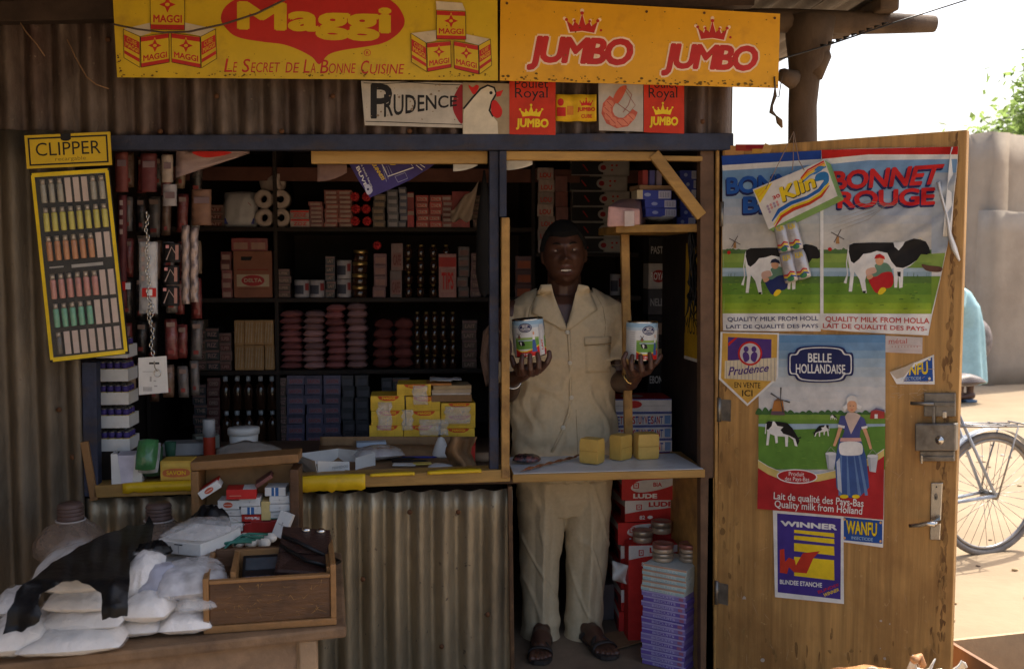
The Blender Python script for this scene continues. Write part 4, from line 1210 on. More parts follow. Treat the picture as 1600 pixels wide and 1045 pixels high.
dposter([(895, 80), (1082, 88), (1080, 172), (892, 164)], I(.6, .52, .48), 'paper_label', 'small pale label lettered métal beside the milkmaid poster', 'label', .0025, metal, None, None, T6)
def wanfu(x0, y0, x1, y1, dy):
    def f(pr):
        q = lambda u, v: (x0 + u * (x1 - x0), y0 + v * (y1 - y0) + dy * u)
        pr.poly([q(.03, .05), q(.97, .05), q(.97, .86), q(.03, .86)], I(.02, .08, .32))
        for g, M in ((.03, BLK), (0, YEL)):
            pr.text('WANFU', q(.09, .62), q(.84, .62), q(.84, .14), q(.09, .14), M, .03 + g, 0, 1, g)
        pr.text('INSECTICIDE', q(.22, .8), q(.74, .8), q(.74, .69), q(.22, .69), I(.4, .55, .7), .01)
        for u, v in ((.05, .12), (.93, .12), (.93, .78), (.05, .78)):
            c = q(u, v); pr.ell(c[0], c[1], 7, 8, I(.7, .4, .15), 8)
    return f
T7 = lambda x, y: (1110 + x / 3.6675, 760 + y / 3.6675)
dposter([(757, 166), (994, 188), (989, 349), (757, 316)], WHITE, 'sticker', 'small blue WANFU sticker pasted flat at the lower right of the milkmaid poster', 'sticker', .0058, wanfu(757, 166, 992, 328, 22), None, None, T7)
def curl(x, y):
    d = (1428 - x) + (575 - y) * .55
    return .012 * max(0, d / 40) ** 1.3 if d > 0 else 0
dposter([(1140, 176), (1144, 328), (950, 326), (915, 265), (1000, 235)], WHITE, 'sticker', 'blue WANFU sticker with its left corner curling off the door', 'sticker', .002, lambda pr: (pr.poly([(1132, 188), (1136, 312), (985, 312), (1020, 250)], I(.02, .08, .32)), pr.text('NFU', (1012, 282), (1112, 276), (1108, 208), (1018, 232), YEL, .03), pr.text('INSECTICIDE', (970, 308), (1075, 304), (1075, 288), (975, 290), I(.5, .6, .7), .01), pr.poly([(915, 265), (1000, 235), (1046, 210), (1010, 262), (985, 290), (950, 300)], I(.5, .42, .33)), pr.ell(1118, 200, 7, 7, I(.75, .65, .4), 8), pr.ell(1118, 298, 7, 7, I(.75, .65, .4), 8)), curl, 12, T6)
def winner(pr):
    pr.poly([(382, 152), (748, 182), (746, 645), (386, 604)], I(.06, .035, .24))
    pr.text('WINNER', (404, 224), (726, 250), (728, 216), (402, 194), WHITE, .05)
    for a, b in ((246, 264), (279, 302), (322, 368), (400, 510)):
        pr.poly([(480, a), (709, a + 20), (711, b + 26), (480, b)], YEL)
    pr.poly([(398, 360), (424, 356), (428, 430), (450, 405), (485, 420), (490, 450), (530, 380), (628, 368), (590, 410), (552, 496), (480, 490), (450, 460), (440, 498), (398, 492)], I(.52, .04, .02))
    pr.text('BLINDEE ETANCHE', (398, 556), (640, 578), (640, 550), (398, 530), WHITE, .03)
    pr.text('WINNER', (652, 632), (740, 596), (736, 578), (646, 612), YEL, .02); pr.text('BLINDEE', (620, 612), (738, 566), (734, 552), (614, 596), RED, .01)
dposter([(358, 128), (762, 160), (765, 671), (370, 632)], WHITE, 'poster', 'white edged blue and yellow poster lettered WINNER low on the door', 'poster', .0062, winner, None, None, T7)

# ------------------------------------------------------------------ goods: small helpers
def boxart(w_, d_, h_, off=0):                    # unit square -> front face of a box centred on x=y=0, bottom z=0
    return lambda u, v: (V(((u - .5) * w_, -d_ / 2 - off, (1 - v) * h_)), V((0, -1, 0)))
def pack(w_, d_, h_, M, art=None, bev=.0015, side=None, top=None):
    m_ = MB()
    m_.box(-w_ / 2, w_ / 2, -d_ / 2, d_ / 2, 0, h_, M, bev)
    if art:
        pr = Print(boxart(w_, d_, h_), base=.0003); art(pr); pr.emit(m_)
    if side:
        pr = Print(lambda u, v: (V((-w_ / 2, (.5 - u) * d_, (1 - v) * h_)), V((-1, 0, 0))), base=.0003); side(pr); pr.emit(m_)
    if top:
        pr = Print(lambda u, v: (V(((u - .5) * w_, (.5 - v) * d_, h_)), V((0, 0, 1))), base=.0003); top(pr); pr.emit(m_)
    return m_
def place(m_, name, loc, rz=0, label='', cat='', group=None, rx=0, ry=0):
    o = solo(m_, name, label, cat, group, origin=(0, 0, 0))
    o.location = loc; o.rotation_euler = (rx, ry, rz)
    return o
def stack(px0, px1, py0, py1, y, rows, cols, make, name, desc, cat, group, where, jit=.008, dep=.09, zb=None, gap=.0006, skip=(), rot=.06):
    """rows x cols of one kind of pack filling the photo box px0..px1, py0..py1 on the plane y"""
    a, b = W(px0, py1, y), W(px1, py0, y)
    if zb is None: zb = a.z
    cw, ch = (b.x - a.x) / cols, (b.z - zb) / rows
    o0 = None
    for c in range(cols):
        for r_ in range(rows):
            if (c, r_) in skip: continue
            loc = V((a.x + (c + .5) * cw + rng.uniform(-jit, jit) * .5, y + dep / 2 + rng.uniform(0, jit), zb + r_ * ch))
            lab = '%s %s from the bottom%s, %s' % (ORD[r_], desc, '' if cols == 1 else ' of %s column' % ORD[c], where)
            if rows == 1: lab = '%s %s from the left, %s' % (ORD[c], desc, where) if cols > 1 else '%s, %s' % (desc, where)
            if o0 is None:
                res = make(cw * .985, dep, ch - gap)
                if isinstance(res, MB):
                    o0 = place(res, name, loc, rng.uniform(-rot, rot), lab, cat, group)
                else:
                    o0 = res; o0.location = loc; tag(o0, lab, cat, group)
            else:
                dup(o0, loc, (0, 0, rng.uniform(-rot, rot)), lab)
    return o0
def PK(M0, lab=None, bar=None, txt=None, tM=None, bev=.0015):
    bc = M0.node_tree.nodes['Mix'].inputs[6].default_value
    M = mat(M0.name.replace('ink', 'wrapper'), tuple(bc[:3]), .4, .3, 30, .1, 60, 0, .5, rand=.35)
    def mk(w_, d_, h_):
        def art(pr):
            if bar: pr.rect(0.02, .08, .98, .3, bar)
            if lab: pr.rect(.12, .35, .88, .88, lab)
            if txt: pr.tx(txt, .16, .42, .84, .82, tM or RED, .03)
        return pack(w_, d_, h_, M, art, bev)
    return mk

# ------------------------------------------------------------------ shelves at the back of the shop
YS = 1.42
zt1, zt2, zt3, zt4 = W(560, 355, YS).z, W(560, 465, YS).z, W(560, 577, YS).z, W(560, 692, YS).z
sh = thing('shelf_unit', 'dark wooden shelf unit filled with packets along the back of the shop', 'shelves', (-.3, 1.7, 0))
for z in (zt1, zt2, zt3, zt4, .25):
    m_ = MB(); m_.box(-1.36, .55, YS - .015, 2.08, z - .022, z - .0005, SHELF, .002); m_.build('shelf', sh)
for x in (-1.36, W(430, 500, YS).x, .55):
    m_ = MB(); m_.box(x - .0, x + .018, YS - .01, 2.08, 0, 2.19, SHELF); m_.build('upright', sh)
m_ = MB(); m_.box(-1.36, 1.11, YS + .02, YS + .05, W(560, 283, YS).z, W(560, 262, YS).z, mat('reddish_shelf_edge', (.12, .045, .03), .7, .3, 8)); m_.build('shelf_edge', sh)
G1, G2, G3, G4 = 'packets on the top shelf', 'goods on the second shelf', 'goods on the third shelf', 'goods on the bottom shelf'
BRN, DRP, WRD = I(.17, .045, .035), I(.12, .03, .03), I(.38, .27, .23)
# plastic bag with blue foot
m_ = MB(); m_.pillow(.17, .20, .09, mat('white_blue_bag', (.5, .48, .48), .4, .1, 8, .3, 25), 3)
m_.xf(Matrix.Rotation(R(82), 4, 'X'))
pr = Print(lambda u, v: (V((u * .085, -.075, .02 + v * -.085)), V((0, -1, 0)))); pr.ell(.3, 0, .4, .36, I(.35, .08, .1), 20); pr.ell(.3, 0, .28, .22, WRD, 20); pr.rect(-.85, .62, .85, .95, I(.05, .06, .25)); pr.emit(m_)
q = W(378, 322, YS + .1); place(m_, 'plastic_bag', (q.x, q.y, zt1 + .075), 0, 'white plastic bag with round red emblem at the left of the top shelf', 'bag', None)
# toilet rolls
def roll():
    m_ = MB(); m_.lathe([(.018, -.05), (.044, -.05), (.046, -.04), (.046, .05), (.018, .05)], (0, 0, 0), mat('toilet_paper', (.5, .4, .34), .9, .1, 20, .2, 60), 22, axis='y', closed=True); return m_
o0 = None
for k, (px, py) in enumerate(((415, 343), (441, 343), (414, 319), (440, 318))):
    q = W(px, py, YS + .06); z = zt1 + .046 + (.092 if k > 1 else 0)
    lb = '%s toilet roll seen end on, beside the white bag on the top shelf' % ('lower left', 'lower right', 'upper left', 'upper right')[k]
    if o0 is None: o0 = place(roll(), 'toilet_roll', (q.x, q.y, z), 0, lb, 'toilet roll', 'toilet rolls')
    else: dup(o0, (q.x, q.y, z), (0, R(20 * k), 0), lb)
q = W(427, 300, YS + .06); dup(o0, (q.x, q.y, zt1 + .046 + .18), (0, 0, R(70)), 'toilet roll lying sideways on top of the other rolls')
stack(453, 483, 328, 355, YS, 2, 1, PK(WRD, None, RED, 'ZOZ', RED), 'packet', 'white and red box', 'packet', G1, 'beside the toilet rolls', zb=zt1)
stack(484, 505, 315, 355, YS, 6, 1, PK(I(.3, .09, .08), WRD), 'packet', 'reddish flat packet', 'packet', G1, 'right of the white and red boxes', zb=zt1)
stack(507, 550, 297, 355, YS, 8, 2, PK(I(.38, .1, .07), WRD, None), 'packet', 'red brown flat packet', 'packet', G1, 'left of the rosettes', zb=zt1)
def rosette(w_, d_, h_):
    m_ = MB()
    r_ = w_ * .47
    for k in range(9):
        a = 6.28 * k / 9
        m_.lathe([(0, -.02), (r_ * .3, -.016), (r_ * .36, 0), (r_ * .3, .03)], (r_ * .6 * math.cos(a), -d_ / 2, h_ / 2 + r_ * .6 * math.sin(a)), I(.55, .05, .05), 8, axis='y')
    m_.lathe([(0, -.028), (r_ * .4, -.02), (r_ * .8, .0), (r_ * .9, d_)], (0, -d_ / 2, h_ / 2), I(.5, .03, .04), 14, axis='y')
    return m_
stack(547, 581, 298, 355, YS, 3, 2, rosette, 'wrapped_roll', 'red rosette ended roll', 'roll', G1, 'top shelf', zb=zt1, rot=0)
stack(583, 602, 303, 355, YS, 5, 1, PK(I(.1, .07, .05), I(.25, .18, .12)), 'packet', 'dark brown packet', 'packet', G1, 'right of the red rosettes', zb=zt1)
stack(605, 622, 296, 355, YS, 5, 1, PK(I(.14, .14, .17), I(.3, .28, .3)), 'packet', 'grey blue packet', 'packet', G1, 'right of the dark brown packets', zb=zt1)
stack(624, 636, 292, 355, YS, 6, 1, PK(I(.1, .11, .18), I(.3, .28, .3)), 'packet', 'narrow blue grey packet', 'packet', G1, 'left of the tall red boxes', zb=zt1)
stack(638, 648, 300, 355, YS, 2, 1, PK(I(.42, .03, .03), None, WRD), 'packet', 'tall red box', 'packet', G1, 'left of the red and white packets', zb=zt1)
stack(650, 690, 305, 355, YS, 5, 2, PK(I(.45, .05, .04), I(.5, .36, .3), None, 'ROL', RED), 'packet', 'red and white packet', 'packet', G1, 'top shelf', zb=zt1)
stack(690, 706, 305, 355, YS, 6, 1, PK(I(.3, .07, .06), I(.42, .32, .3)), 'packet', 'small reddish packet', 'packet', G1, 'beside the plain red box', zb=zt1)
stack(707, 735, 299, 355, YS, 1, 1, PK(I(.36, .03, .03)), 'box', 'plain red box', 'box', G1, 'at the right end of the top shelf', zb=zt1)
m_ = MB(); m_.sheet([[W(704 + 44 * i / 8 * (1 - .25 * j / 6), 330 - 45 * i / 8 * (1 - j / 6) + j * 2.5 + 3 * math.sin(i * 1.3), YS - .12 + .02 * math.sin(i + j * .7)) for i in range(9)] for j in range(7)], mat('torn_paper', (.42, .33, .26), .8, .15, 10, .3, 20), .001)
solo(m_, 'torn_paper', 'torn pale paper flap sticking out before the plain red box', 'paper')
# second shelf
stack(346, 361, 393, 465, YS, 5, 1, PK(I(.28, .08, .07), I(.4, .25, .2)), 'packet', 'small red packet', 'packet', G2, 'left of the brown carton', zb=zt2)
def bigcarton(w_, d_, h_):
    def art(pr):
        pr.rect(.08, .5, .92, .76, I(.5, .38, .25)); pr.ell(.5, .63, .3, .12, I(.4, .04, .04), 26); pr.tx('DELTA', .27, .585, .73, .665, I(.5, .38, .25), .03)
        pr.rect(.1, .39, .9, .405, DRED); pr.rect(.1, .8, .9, .81, BRN); pr.poly([(.2, .12), (.5, .12), (.45, .2), (.2, .2)], BLK)
    return pack(w_, d_, h_, mat('red_brown_carton', (.3, .12, .07), .8, .15, 10), art, .003)
stack(364, 424, 392, 465, YS, 1, 1, bigcarton, 'carton', 'brown carton with a red oval', 'carton', G2, 'standing on the second shelf', dep=.2, zb=zt2)
q = W(394, 392, YS)
stack(360, 418, 372, 391.5, YS, 1, 2, PK(I(.34, .06, .05), I(.4, .22, .16)), 'packet', 'red packet', 'packet', G2, 'lying on the brown carton', zb=zt2 + (W(394, 392, YS).z - W(394, 465, YS).z) + .002)
def cani(w_, d_, h_):
    m_ = MB(); r_ = w_ / 2
    m_.lathe([(r_ * .9, 0), (r_, .003), (r_, .006), (r_ * .98, .009), (r_ * .98, h_ - .009), (r_, h_ - .006), (r_, h_ - .003), (r_ * .9, h_), (r_ * .88, h_ - .004), (0, h_ - .004)], (0, 0, 0), I(.4, .36, .36), 18)
    pr = Print(lambda u, v: (V((r_ * .985 * math.sin(u), -r_ * .985 * math.cos(u), h_ * (1 - v))), V((math.sin(u), -math.cos(u), 0))), grid=(.25, .5)); pr.rect(-1.2, .3, .3, .8, I(.06, .06, .08)); pr.rect(.5, .2, 1.1, .6, I(.3, .05, .05)); pr.emit(m_)
    return m_
stack(457, 507, 437, 465, YS, 1, 2, cani, 'tin_can', 'pale tin with dark label', 'tin', G2, 'right of the brown carton', zb=zt2, dep=.08)
stack(525, 548, 406, 465, YS, 2, 1, cani, 'tin_can', 'tin with black label', 'tin', G2, 'stacked beside the gold lidded jars', zb=zt2, dep=.07)
def jar(lid, glass):
    def mk(w_, d_, h_):
        m_ = MB(); r_ = w_ / 2
        m_.lathe([(r_ * .9, 0), (r_, h_ * .08), (r_, h_ * .62), (r_ * .86, h_ * .72), (0, h_ * .72)], (0, 0, 0), glass, 16)
        m_.lathe([(r_ * .95, h_ * .7), (r_ * .97, h_ * .73), (r_ * .97, h_ * .96), (r_ * .9, h_), (0, h_)], (0, 0, 0), lid, 16)
        return m_
    return mk
BGL = mat('dark_brown_glass', (.05, .022, .012), .08, .2, 10, spec=.8)
GLD = mat('brass_lid', (.5, .33, .12), .3, .2, 20, metal=.8)
stack(550, 574, 390, 465, YS, 4, 1, jar(GLD, BGL), 'jar', 'brown jar with gold lid', 'jar', G2, 'in the pile on the second shelf', zb=zt2, dep=.08)
stack(584, 604, 396, 465, YS, 4, 1, PK(I(.2, .05, .05), I(.3, .15, .12)), 'packet', 'dark red packet', 'packet', G2, 'under the red rosette', zb=zt2)
o = rosette(.05, .05, .055); q = W(589, 384, YS); place(o, 'wrapped_roll', (q.x, YS + .04, W(589, 393, YS).z + .003), 0, 'single red rosette ended roll on the dark red packets', 'roll', None)
stack(611, 629, 380, 465, YS, 2, 1, PK(I(.18, .08, .06), I(.25, .12, .1), None, 'CAFE', BRN), 'pouch', 'brown pouch', 'pouch', G2, 'left of the little bottles', zb=zt2)
def bottle(cap, glass):
    def mk(w_, d_, h_):
        m_ = MB(); r_ = w_ * .46
        m_.lathe([(r_ * .85, 0), (r_, h_ * .04), (r_, h_ * .62), (r_ * .8, h_ * .72), (r_ * .36, h_ * .8), (r_ * .36, h_ * .86)], (0, 0, 0), glass, 14)
        m_.lathe([(r_ * .46, h_ * .85), (r_ * .46, h_ * .99), (0, h_)], (0, 0, 0), cap, 12)
        return m_
    return mk
for k, px in enumerate((638, 657, 677, 698)):
    stack(px - 7, px + 7, 382, 465, YS, 4, 1, bottle(GLD, BGL), 'small_bottle', 'gold capped brown bottle', 'bottle', G2, '%s pile of little bottles' % ORD[k], zb=zt2, dep=.045)
stack(686, 714, 388, 432, YS - .06, 1, 1, PK(I(.34, .12, .09), I(.42, .2, .16), I(.45, .04, .03), 'TIPS', RED), 'packet', 'upright red packet', 'packet', G2, 'before the little bottles', dep=.03, zb=zt2 + .12)
o = [q for q in bpy.data.objects if q.get('label', '').startswith('upright red packet')][0]; o.location.z = zt2; o.location.y = YS - .0
o.scale.z = 1.75
stack(716, 733, 385, 465, YS, 5, 1, PK(I(.08, .045, .035), I(.2, .1, .08)), 'packet', 'dark packet', 'packet', G2, 'at the right end of the second shelf', zb=zt2)
# third shelf
def matchbundle(w_, d_, h_):
    def art(pr):
        for k in range(3):
            pr.line([(.1 + .3 * k, .9), (.3 + .25 * k, .1)], .05, I(.55, .45, .3))
    return pack(w_, d_, h_, I(.45, .25, .1), art, .004)
stack(366, 427, 500, 577, YS, 2, 4, matchbundle, 'match_bundle', 'wrapped yellow matchbox bundle', 'bundle', G3, 'third shelf', zb=zt3)
def sack(M, seed):
    def mk(w_, d_, h_):
        m_ = MB(); m_.pillow(w_ * 1.04, d_ * 1.5, h_ * 1.25, M, seed, 10); return m_
    return mk
PINKB = [mat('pink_sachet', (.36, .13, .12), .35, .2, 14, .3, 30, rand=.3), mat('pale_pink_sachet', (.44, .24, .22), .35, .2, 14, .3, 30, rand=.3)]
for k, (a, b, t) in enumerate(((438, 471, 487), (474, 506, 487), (509, 539, 477), (542, 573, 475))):
    stack(a, b, t, 577, YS, 9, 1, sack(PINKB[k % 2], k + 4), 'sachet', 'pink bag', 'bag', G3, '%s pile of pink bags' % ORD[k], zb=zt3, dep=.1, jit=.012, rot=.08)
stack(583, 645, 500, 577, YS, 5, 2, sack(mat('dark_red_sachet', (.2, .06, .05), .2, .3, 20, .3, 40, 0, .7, rand=.3), 9), 'sachet', 'dark red sachet', 'bag', G3, 'right of pink bags', zb=zt3, dep=.1, jit=.01)
for k, px in enumerate((652, 666, 680, 694, 708)):
    stack(px - 6, px + 6, 487, 577, YS, 4, 1, bottle(GLD, BGL), 'small_bottle', 'slim dark bottle', 'bottle', G3, '%s pile right of the sachets' % ORD[k], zb=zt3, dep=.04)
# bottom shelf
for k, px in enumerate((352, 370, 388, 406, 424)):
    stack(px - 8, px + 8, 588, 692, YS, 2, 1, bottle(mat('white_cap', (.5, .5, .5), .3, .1), BGL), 'dark_bottle', 'white capped dark bottle', 'bottle', G4, '%s pile on the bottom shelf' % ORD[k], zb=zt4, dep=.05)
VIO = I(.12, .1, .16)
for k, (a, b) in enumerate(((448, 475), (478, 504), (506, 532))):
    stack(a, b, 586, 692, YS, 7, 1, PK(VIO, I(.24, .18, .22), None, 'SAVON', I(.35, .08, .08)), 'packet', 'violet grey packet', 'packet', G4, '%s pile of violet grey packets' % ORD[k], zb=zt4)
for k, (a, b) in enumerate(((535, 553), (556, 576), (596, 612))):
    stack(a, b, 586 if k < 2 else 590, 692, YS, 6, 1, PK(I(.05, .045, .05), I(.12, .11, .12)), 'packet', 'black packet', 'packet', G4, '%s pile of black packets' % ORD[k], zb=zt4)

# darker stock filling the rest of the shelves
DK = [I(.10, .05, .04), I(.07, .06, .07), I(.14, .04, .035), I(.12, .09, .06), I(.06, .07, .06), I(.16, .1, .08)]
for k, (a, b, t, d_, n, zb_, sn, gp) in enumerate(((431, 453, 420, 465, 4, zt2, 'second shelf, right of brown carton', G2), (509, 523, 400, 465, 5, zt2, 'second shelf, left of the tins', G2), (735, 752, 395, 465, 5, zt2, 'far right of second shelf', G2), (300, 320, 500, 577, 5, zt3, 'third shelf, far left pile', G3), (322, 342, 512, 577, 4, zt3, 'third shelf, second pile from left', G3), (344, 362, 520, 577, 4, zt3, 'third shelf, beside the match bundles', G3), (722, 745, 500, 577, 5, zt3, 'far right of third shelf', G3), (303, 322, 600, 692, 6, zt4, 'bottom shelf, far left pile', G4), (324, 342, 590, 692, 7, zt4, 'bottom shelf, left of the bottles', G4), (436, 447, 590, 692, 7, zt4, 'bottom shelf, right of the bottles', G4), (614, 640, 590, 692, 5, zt4, 'bottom shelf, behind the yellow cartons', G4), (318, 350, 320, 355, 3, zt1, 'top shelf, left of the white bag', G1), (738, 752, 305, 355, 4, zt1, 'far right of top shelf', G1))):
    stack(a, b, t, d_, YS + .01, n, 1, PK(DK[k % 6], DK[(k + 3) % 6], I(.22, .12, .1), ('SUPER', 'LAIT', 'THE', 'OMO', 'RIZ')[k % 5], I(.32, .2, .16)), 'packet', 'dark stock packet', 'packet', gp, sn, zb=zb_)
# ------------------------------------------------------------------ serving counter inside the window
CT = .80
ct = thing('counter', 'low wooden serving counter behind the window sill, covered with small goods', 'counter', (-.5, .45, 0))
m_ = MB(); m_.box(-1.36, .36, .045, .9, CT - .03, CT, mat('counter_board', (.13, .08, .05), .6, .4, 8, .3, 40), .003); m_.build('counter_top', ct)
m_ = MB(); m_.box(-1.36, .36, .85, .875, .01, CT - .031, SHELF); m_.build('counter_panel', ct)
# yellow stock cube cartons
def ycarton(w_, d_, h_):
    def art(pr):
        pr.poly([(.2, .02), (.85, .02), (.8, .2), (.68, .34), (.4, .34), (.26, .22)], I(.6, .08, .015))
        pr.tx('MAGGI', .34, .08, .72, .24, YEL, .03)
        for k in range(4): pr.rect(.02, .5 + .12 * k, .98, .515 + .12 * k, I(.5, .28, .02))
        for k in range(3): pr.rect(.24 + .25 * k, .4, .248 + .25 * k, .98, I(.55, .33, .03))
    return pack(w_, d_, h_, I(.76, .5, .05), art, .002)
YC = .5
zc = CT + .004
for k, (a, b, n, t) in enumerate(((579, 632, 4, 618), (633, 687, 4, 619), (688, 742, 4, 629))):
    stack(a, b, t, 705, YC, n, 1, ycarton, 'stock_cube_carton', 'yellow stock cube carton', 'carton', 'yellow cartons on the counter', '%s pile on the counter' % ORD[k], dep=.16, zb=zc)
zz = zc + (W(640, 619, YC).z - zc) + .002
stack(619, 673, 600, 619, YC, 1, 1, ycarton, 'stock_cube_carton', 'single yellow stock cube carton', 'carton', 'yellow cartons on the counter', 'topmost across the first two piles', dep=.16, zb=zz)
for k, (a, b, y0_, y1_) in enumerate(((590, 612, 628, 672), (628, 645, 640, 672), (655, 700, 655, 680), (645, 668, 602, 632), (695, 735, 635, 662))):
    P = [[W(a + (b - a) * i / 7 + 5 * noise1(j * .8, k), y0_ + (y1_ - y0_) * j / 6, YC - .012 - .02 * abs(noise1(i * .7 + k, j * .6))) for i in range(8)] for j in range(7)]
    m_ = MB(); m_.sheet(P, CLEAR, .0008)
    solo(m_, 'plastic_wrap', 'crumpled clear wrap torn over the %s part of the yellow carton piles' % ['far left', 'left middle', 'lower middle', 'top', 'right'][k], 'plastic wrap')
zp = W(700, 629, YC).z + .003
for k, (a, b, h, M, c, dx) in enumerate(((674, 737, .028, CARD, 'brown card', 0), (675, 735, .007, I(.6, .55, .5), 'white card', .004), (676, 738, .014, I(.5, .38, .25), 'tan card', -.006), (673, 733, .016, I(.42, .3, .16), 'light brown card', .005), (668, 707, .008, I(.5, .2, .05), 'orange card', -.004))):
    p, q = W(a, 600, YC), W(b, 600, YC)
    m_ = MB(); m_.box(-(q.x - p.x) / 2, (q.x - p.x) / 2, -.07, .07, 0, h, M, .001)
    place(m_, 'flat_card', ((p.x + q.x) / 2 + dx, YC + .075, zp), rng.uniform(-.08, .08), 'flat %s in the small pile on the right yellow cartons' % c, 'card'); zp += h + .001
m_ = MB(); m_.sheet([[(W(672 + 50 * i / 8, 600, YC).x, YC + .02 + .11 * j / 5, zp + .008 + .014 * abs(noise1(i * .6, j * .7, 3))) for i in range(9)] for j in range(6)], WHITEC, .001)
solo(m_, 'crumpled_paper', 'crumpled white paper on top of the card pile beside the cartons', 'paper')

# things lying on the counter (front row)
def lay(px, py, z=CT): return H(px, py, z)
# open white carton
a = lay(518, 742); oc = thing('open_carton', 'open white cardboard carton with raised flaps on the counter', 'carton', (a.x, a.y + .03, CT))
def card4(pts, M=WHITEC, th=.002): 
    m_ = MB(); m_.slab(pts, (V(pts[1]) - V(pts[0])).cross(V(pts[3]) - V(pts[0])).normalized() * -th, M); return m_
A_, B_, C_, D_ = W(497, 744, .06), W(546, 727, .13), W(586, 712, .26), W(470, 716, .24)
A_.z = B_.z = C_.z = D_.z = CT + .003
up = V((0, 0, 1))
card4([A_, B_, B_ + up * .045, A_ + up * .065 + V((0, -.01, 0))]).build('flap', oc)
card4([D_, A_, A_ + up * .065 + V((-.01, -.01, 0)), D_ + up * .06 + V((-.03, 0, 0))]).build('flap', oc)
card4([B_ + V((.02, .05, 0)), C_, C_ + up * .055, B_ + V((.02, .05, .05))]).build('flap', oc)
E_ = W(528, 694, .36); E_.z = CT + .003
card4([D_, E_, E_ + up * .055, D_ + up * .06]).build('flap', oc); card4([E_, C_, C_ + up * .055, E_ + up * .055]).build('flap', oc)
m_ = card4([A_, B_, C_, D_]); m_.build('carton_base', oc)
m_ = MB(); pr = Print(lambda u, v: (A_.lerp(B_, u) + up * (.05 - .04 * v) + V((.3, -1, 0)).normalized() * .0025, V((.3, -1, 0)).normalized())); pr.tx('MAMIDOU', .45, .35, .95, .62, GREY, .02); pr.emit(m_); m_.build('lettering', oc)
# cardboard tray and sheets
m_ = MB(); P = [[V((-.42 + .56 * i / 14, .12 + .3 * j / 8, CT + .004 + .05 * max(0, (j - 6) / 2) + .012 * max(0, 1 - j) + .01 * noise1(i * .4, j * .5) + .006)) for i in range(15)] for j in range(9)]
m_.sheet(P, CARD, .003); solo(m_, 'cardboard_sheet', 'curved brown cardboard tray under the small goods on the counter', 'cardboard')
m_ = MB(); P = [[W(500 + 235 * i / 40, 699 - 17 * j / 3, .47 + .004 * math.cos(i * 2.2)) + V((0, 0, .0 if j == 0 else 0)) for i in range(41)] for j in range(4)]
for i in range(41): P[0][i].z = CT + .004
m_.sheet(P, CARD, .002); solo(m_, 'cardboard_strip', 'upright ribbed cardboard strip in front of the yellow carton piles', 'cardboard')
m_ = MB(); P = [[W(700 + 40 * i / 8 + 5 * math.sin(j * 1.1), 742 - 60 * j / 7, .12 + .06 * math.sin(i * .9 + j * .5)) for i in range(9)] for j in range(8)]
m_.sheet(P, CARD, .002); solo(m_, 'crumpled_cardboard', 'crumpled brown cardboard standing beside the red tin', 'cardboard')
def tin(px, py, y, h, w_px, M, capM=None):
    q = W(px, py, y); r_ = w_px * .5 * (q - CAM).length / 1600
    m_ = MB(); m_.lathe([(r_, 0), (r_, h * .86)], (q.x, q.y, CT), M, 20)
    m_.lathe([(r_ * 1.03, h * .86), (r_ * 1.03, h * .98), (r_ * .96, h), (r_ * .9, h - .003), (0, h - .003)], (q.x, q.y, CT), capM or M, 20)
    return m_
m_ = tin(730, 715, .22, .105, 25, I(.5, .04, .025)); pr = Print(lambda u, v: (V((W(730, 715, .22).x + .033 * math.sin(u), .22 - .033 * math.cos(u), CT + .09 - .09 * v)), V((math.sin(u), -math.cos(u), 0))), grid=(.2, 1)); pr.rect(-.2, .55, .15, .72, I(.6, .3, .12)); pr.emit(m_)
solo(m_, 'red_tin', 'red cylindrical tin standing at the right end of the counter', 'tin')
# soft clear bag with a red print
m_ = MB(); m_.pillow(.2, .15, .05, CLEARM, 5); m_.pillow(.12, .08, .03, I(.62, .5, .48), 6)
pr = Print(lambda u, v: (V((u * .05, -.02 - v * .03 - .01, .043)), V((0, -.3, 1)).normalized())); pr.tx('SUCRE', -.9, -.4, .9, .3, RED, .02); pr.emit(m_)
q = lay(590, 728); place(m_, 'plastic_bag', (q.x, q.y + .06, CT + .02), .25, 'clear plastic bag with red print lying on the counter cardboard', 'bag')
def small(name, px, py, w_, d_, h_, M, rz, label, cat, z=CT + .016, art=None, bev=.002):
    q = H(px, py, z); return place(pack(w_, d_, h_, M, art, bev), name, (q.x, q.y, z), rz, label, cat)
small('paper_packet', 580, 697, .12, .05, .02, I(.42, .5, .6), .1, 'flat pale blue packet lying behind the open white carton', 'packet', CT + .05)
small('paper_packet', 632, 726, .09, .05, .004, WHITEC, -.1, 'flat white paper slip at the front of the counter cardboard', 'paper')
small('paper_packet', 660, 725, .07, .035, .006, I(.7, .52, .12), .12, 'small yellow card at the front of the counter cardboard', 'card')
small('paper_packet', 625, 706, .12, .04, .014, I(.35, .36, .25), .05, 'flat olive packet lying left of the white cap', 'packet')
small('paper_packet', 640, 697, .14, .05, .022, I(.4, .33, .2), -.03, 'flat tan packet close to the upright cardboard strip', 'packet')
small('paper_packet', 664, 704, .06, .03, .015, I(.08, .2, .12), .2, 'small green box beside the white cap', 'box')
small('paper_packet', 605, 700, .09, .05, .012, I(.5, .47, .4), .3, 'flat cream packet behind the clear bag', 'packet')
small('paper_packet', 648, 735, .05, .03, .01, I(.06, .05, .05), .0, 'tiny black box at the front edge of the counter', 'box')
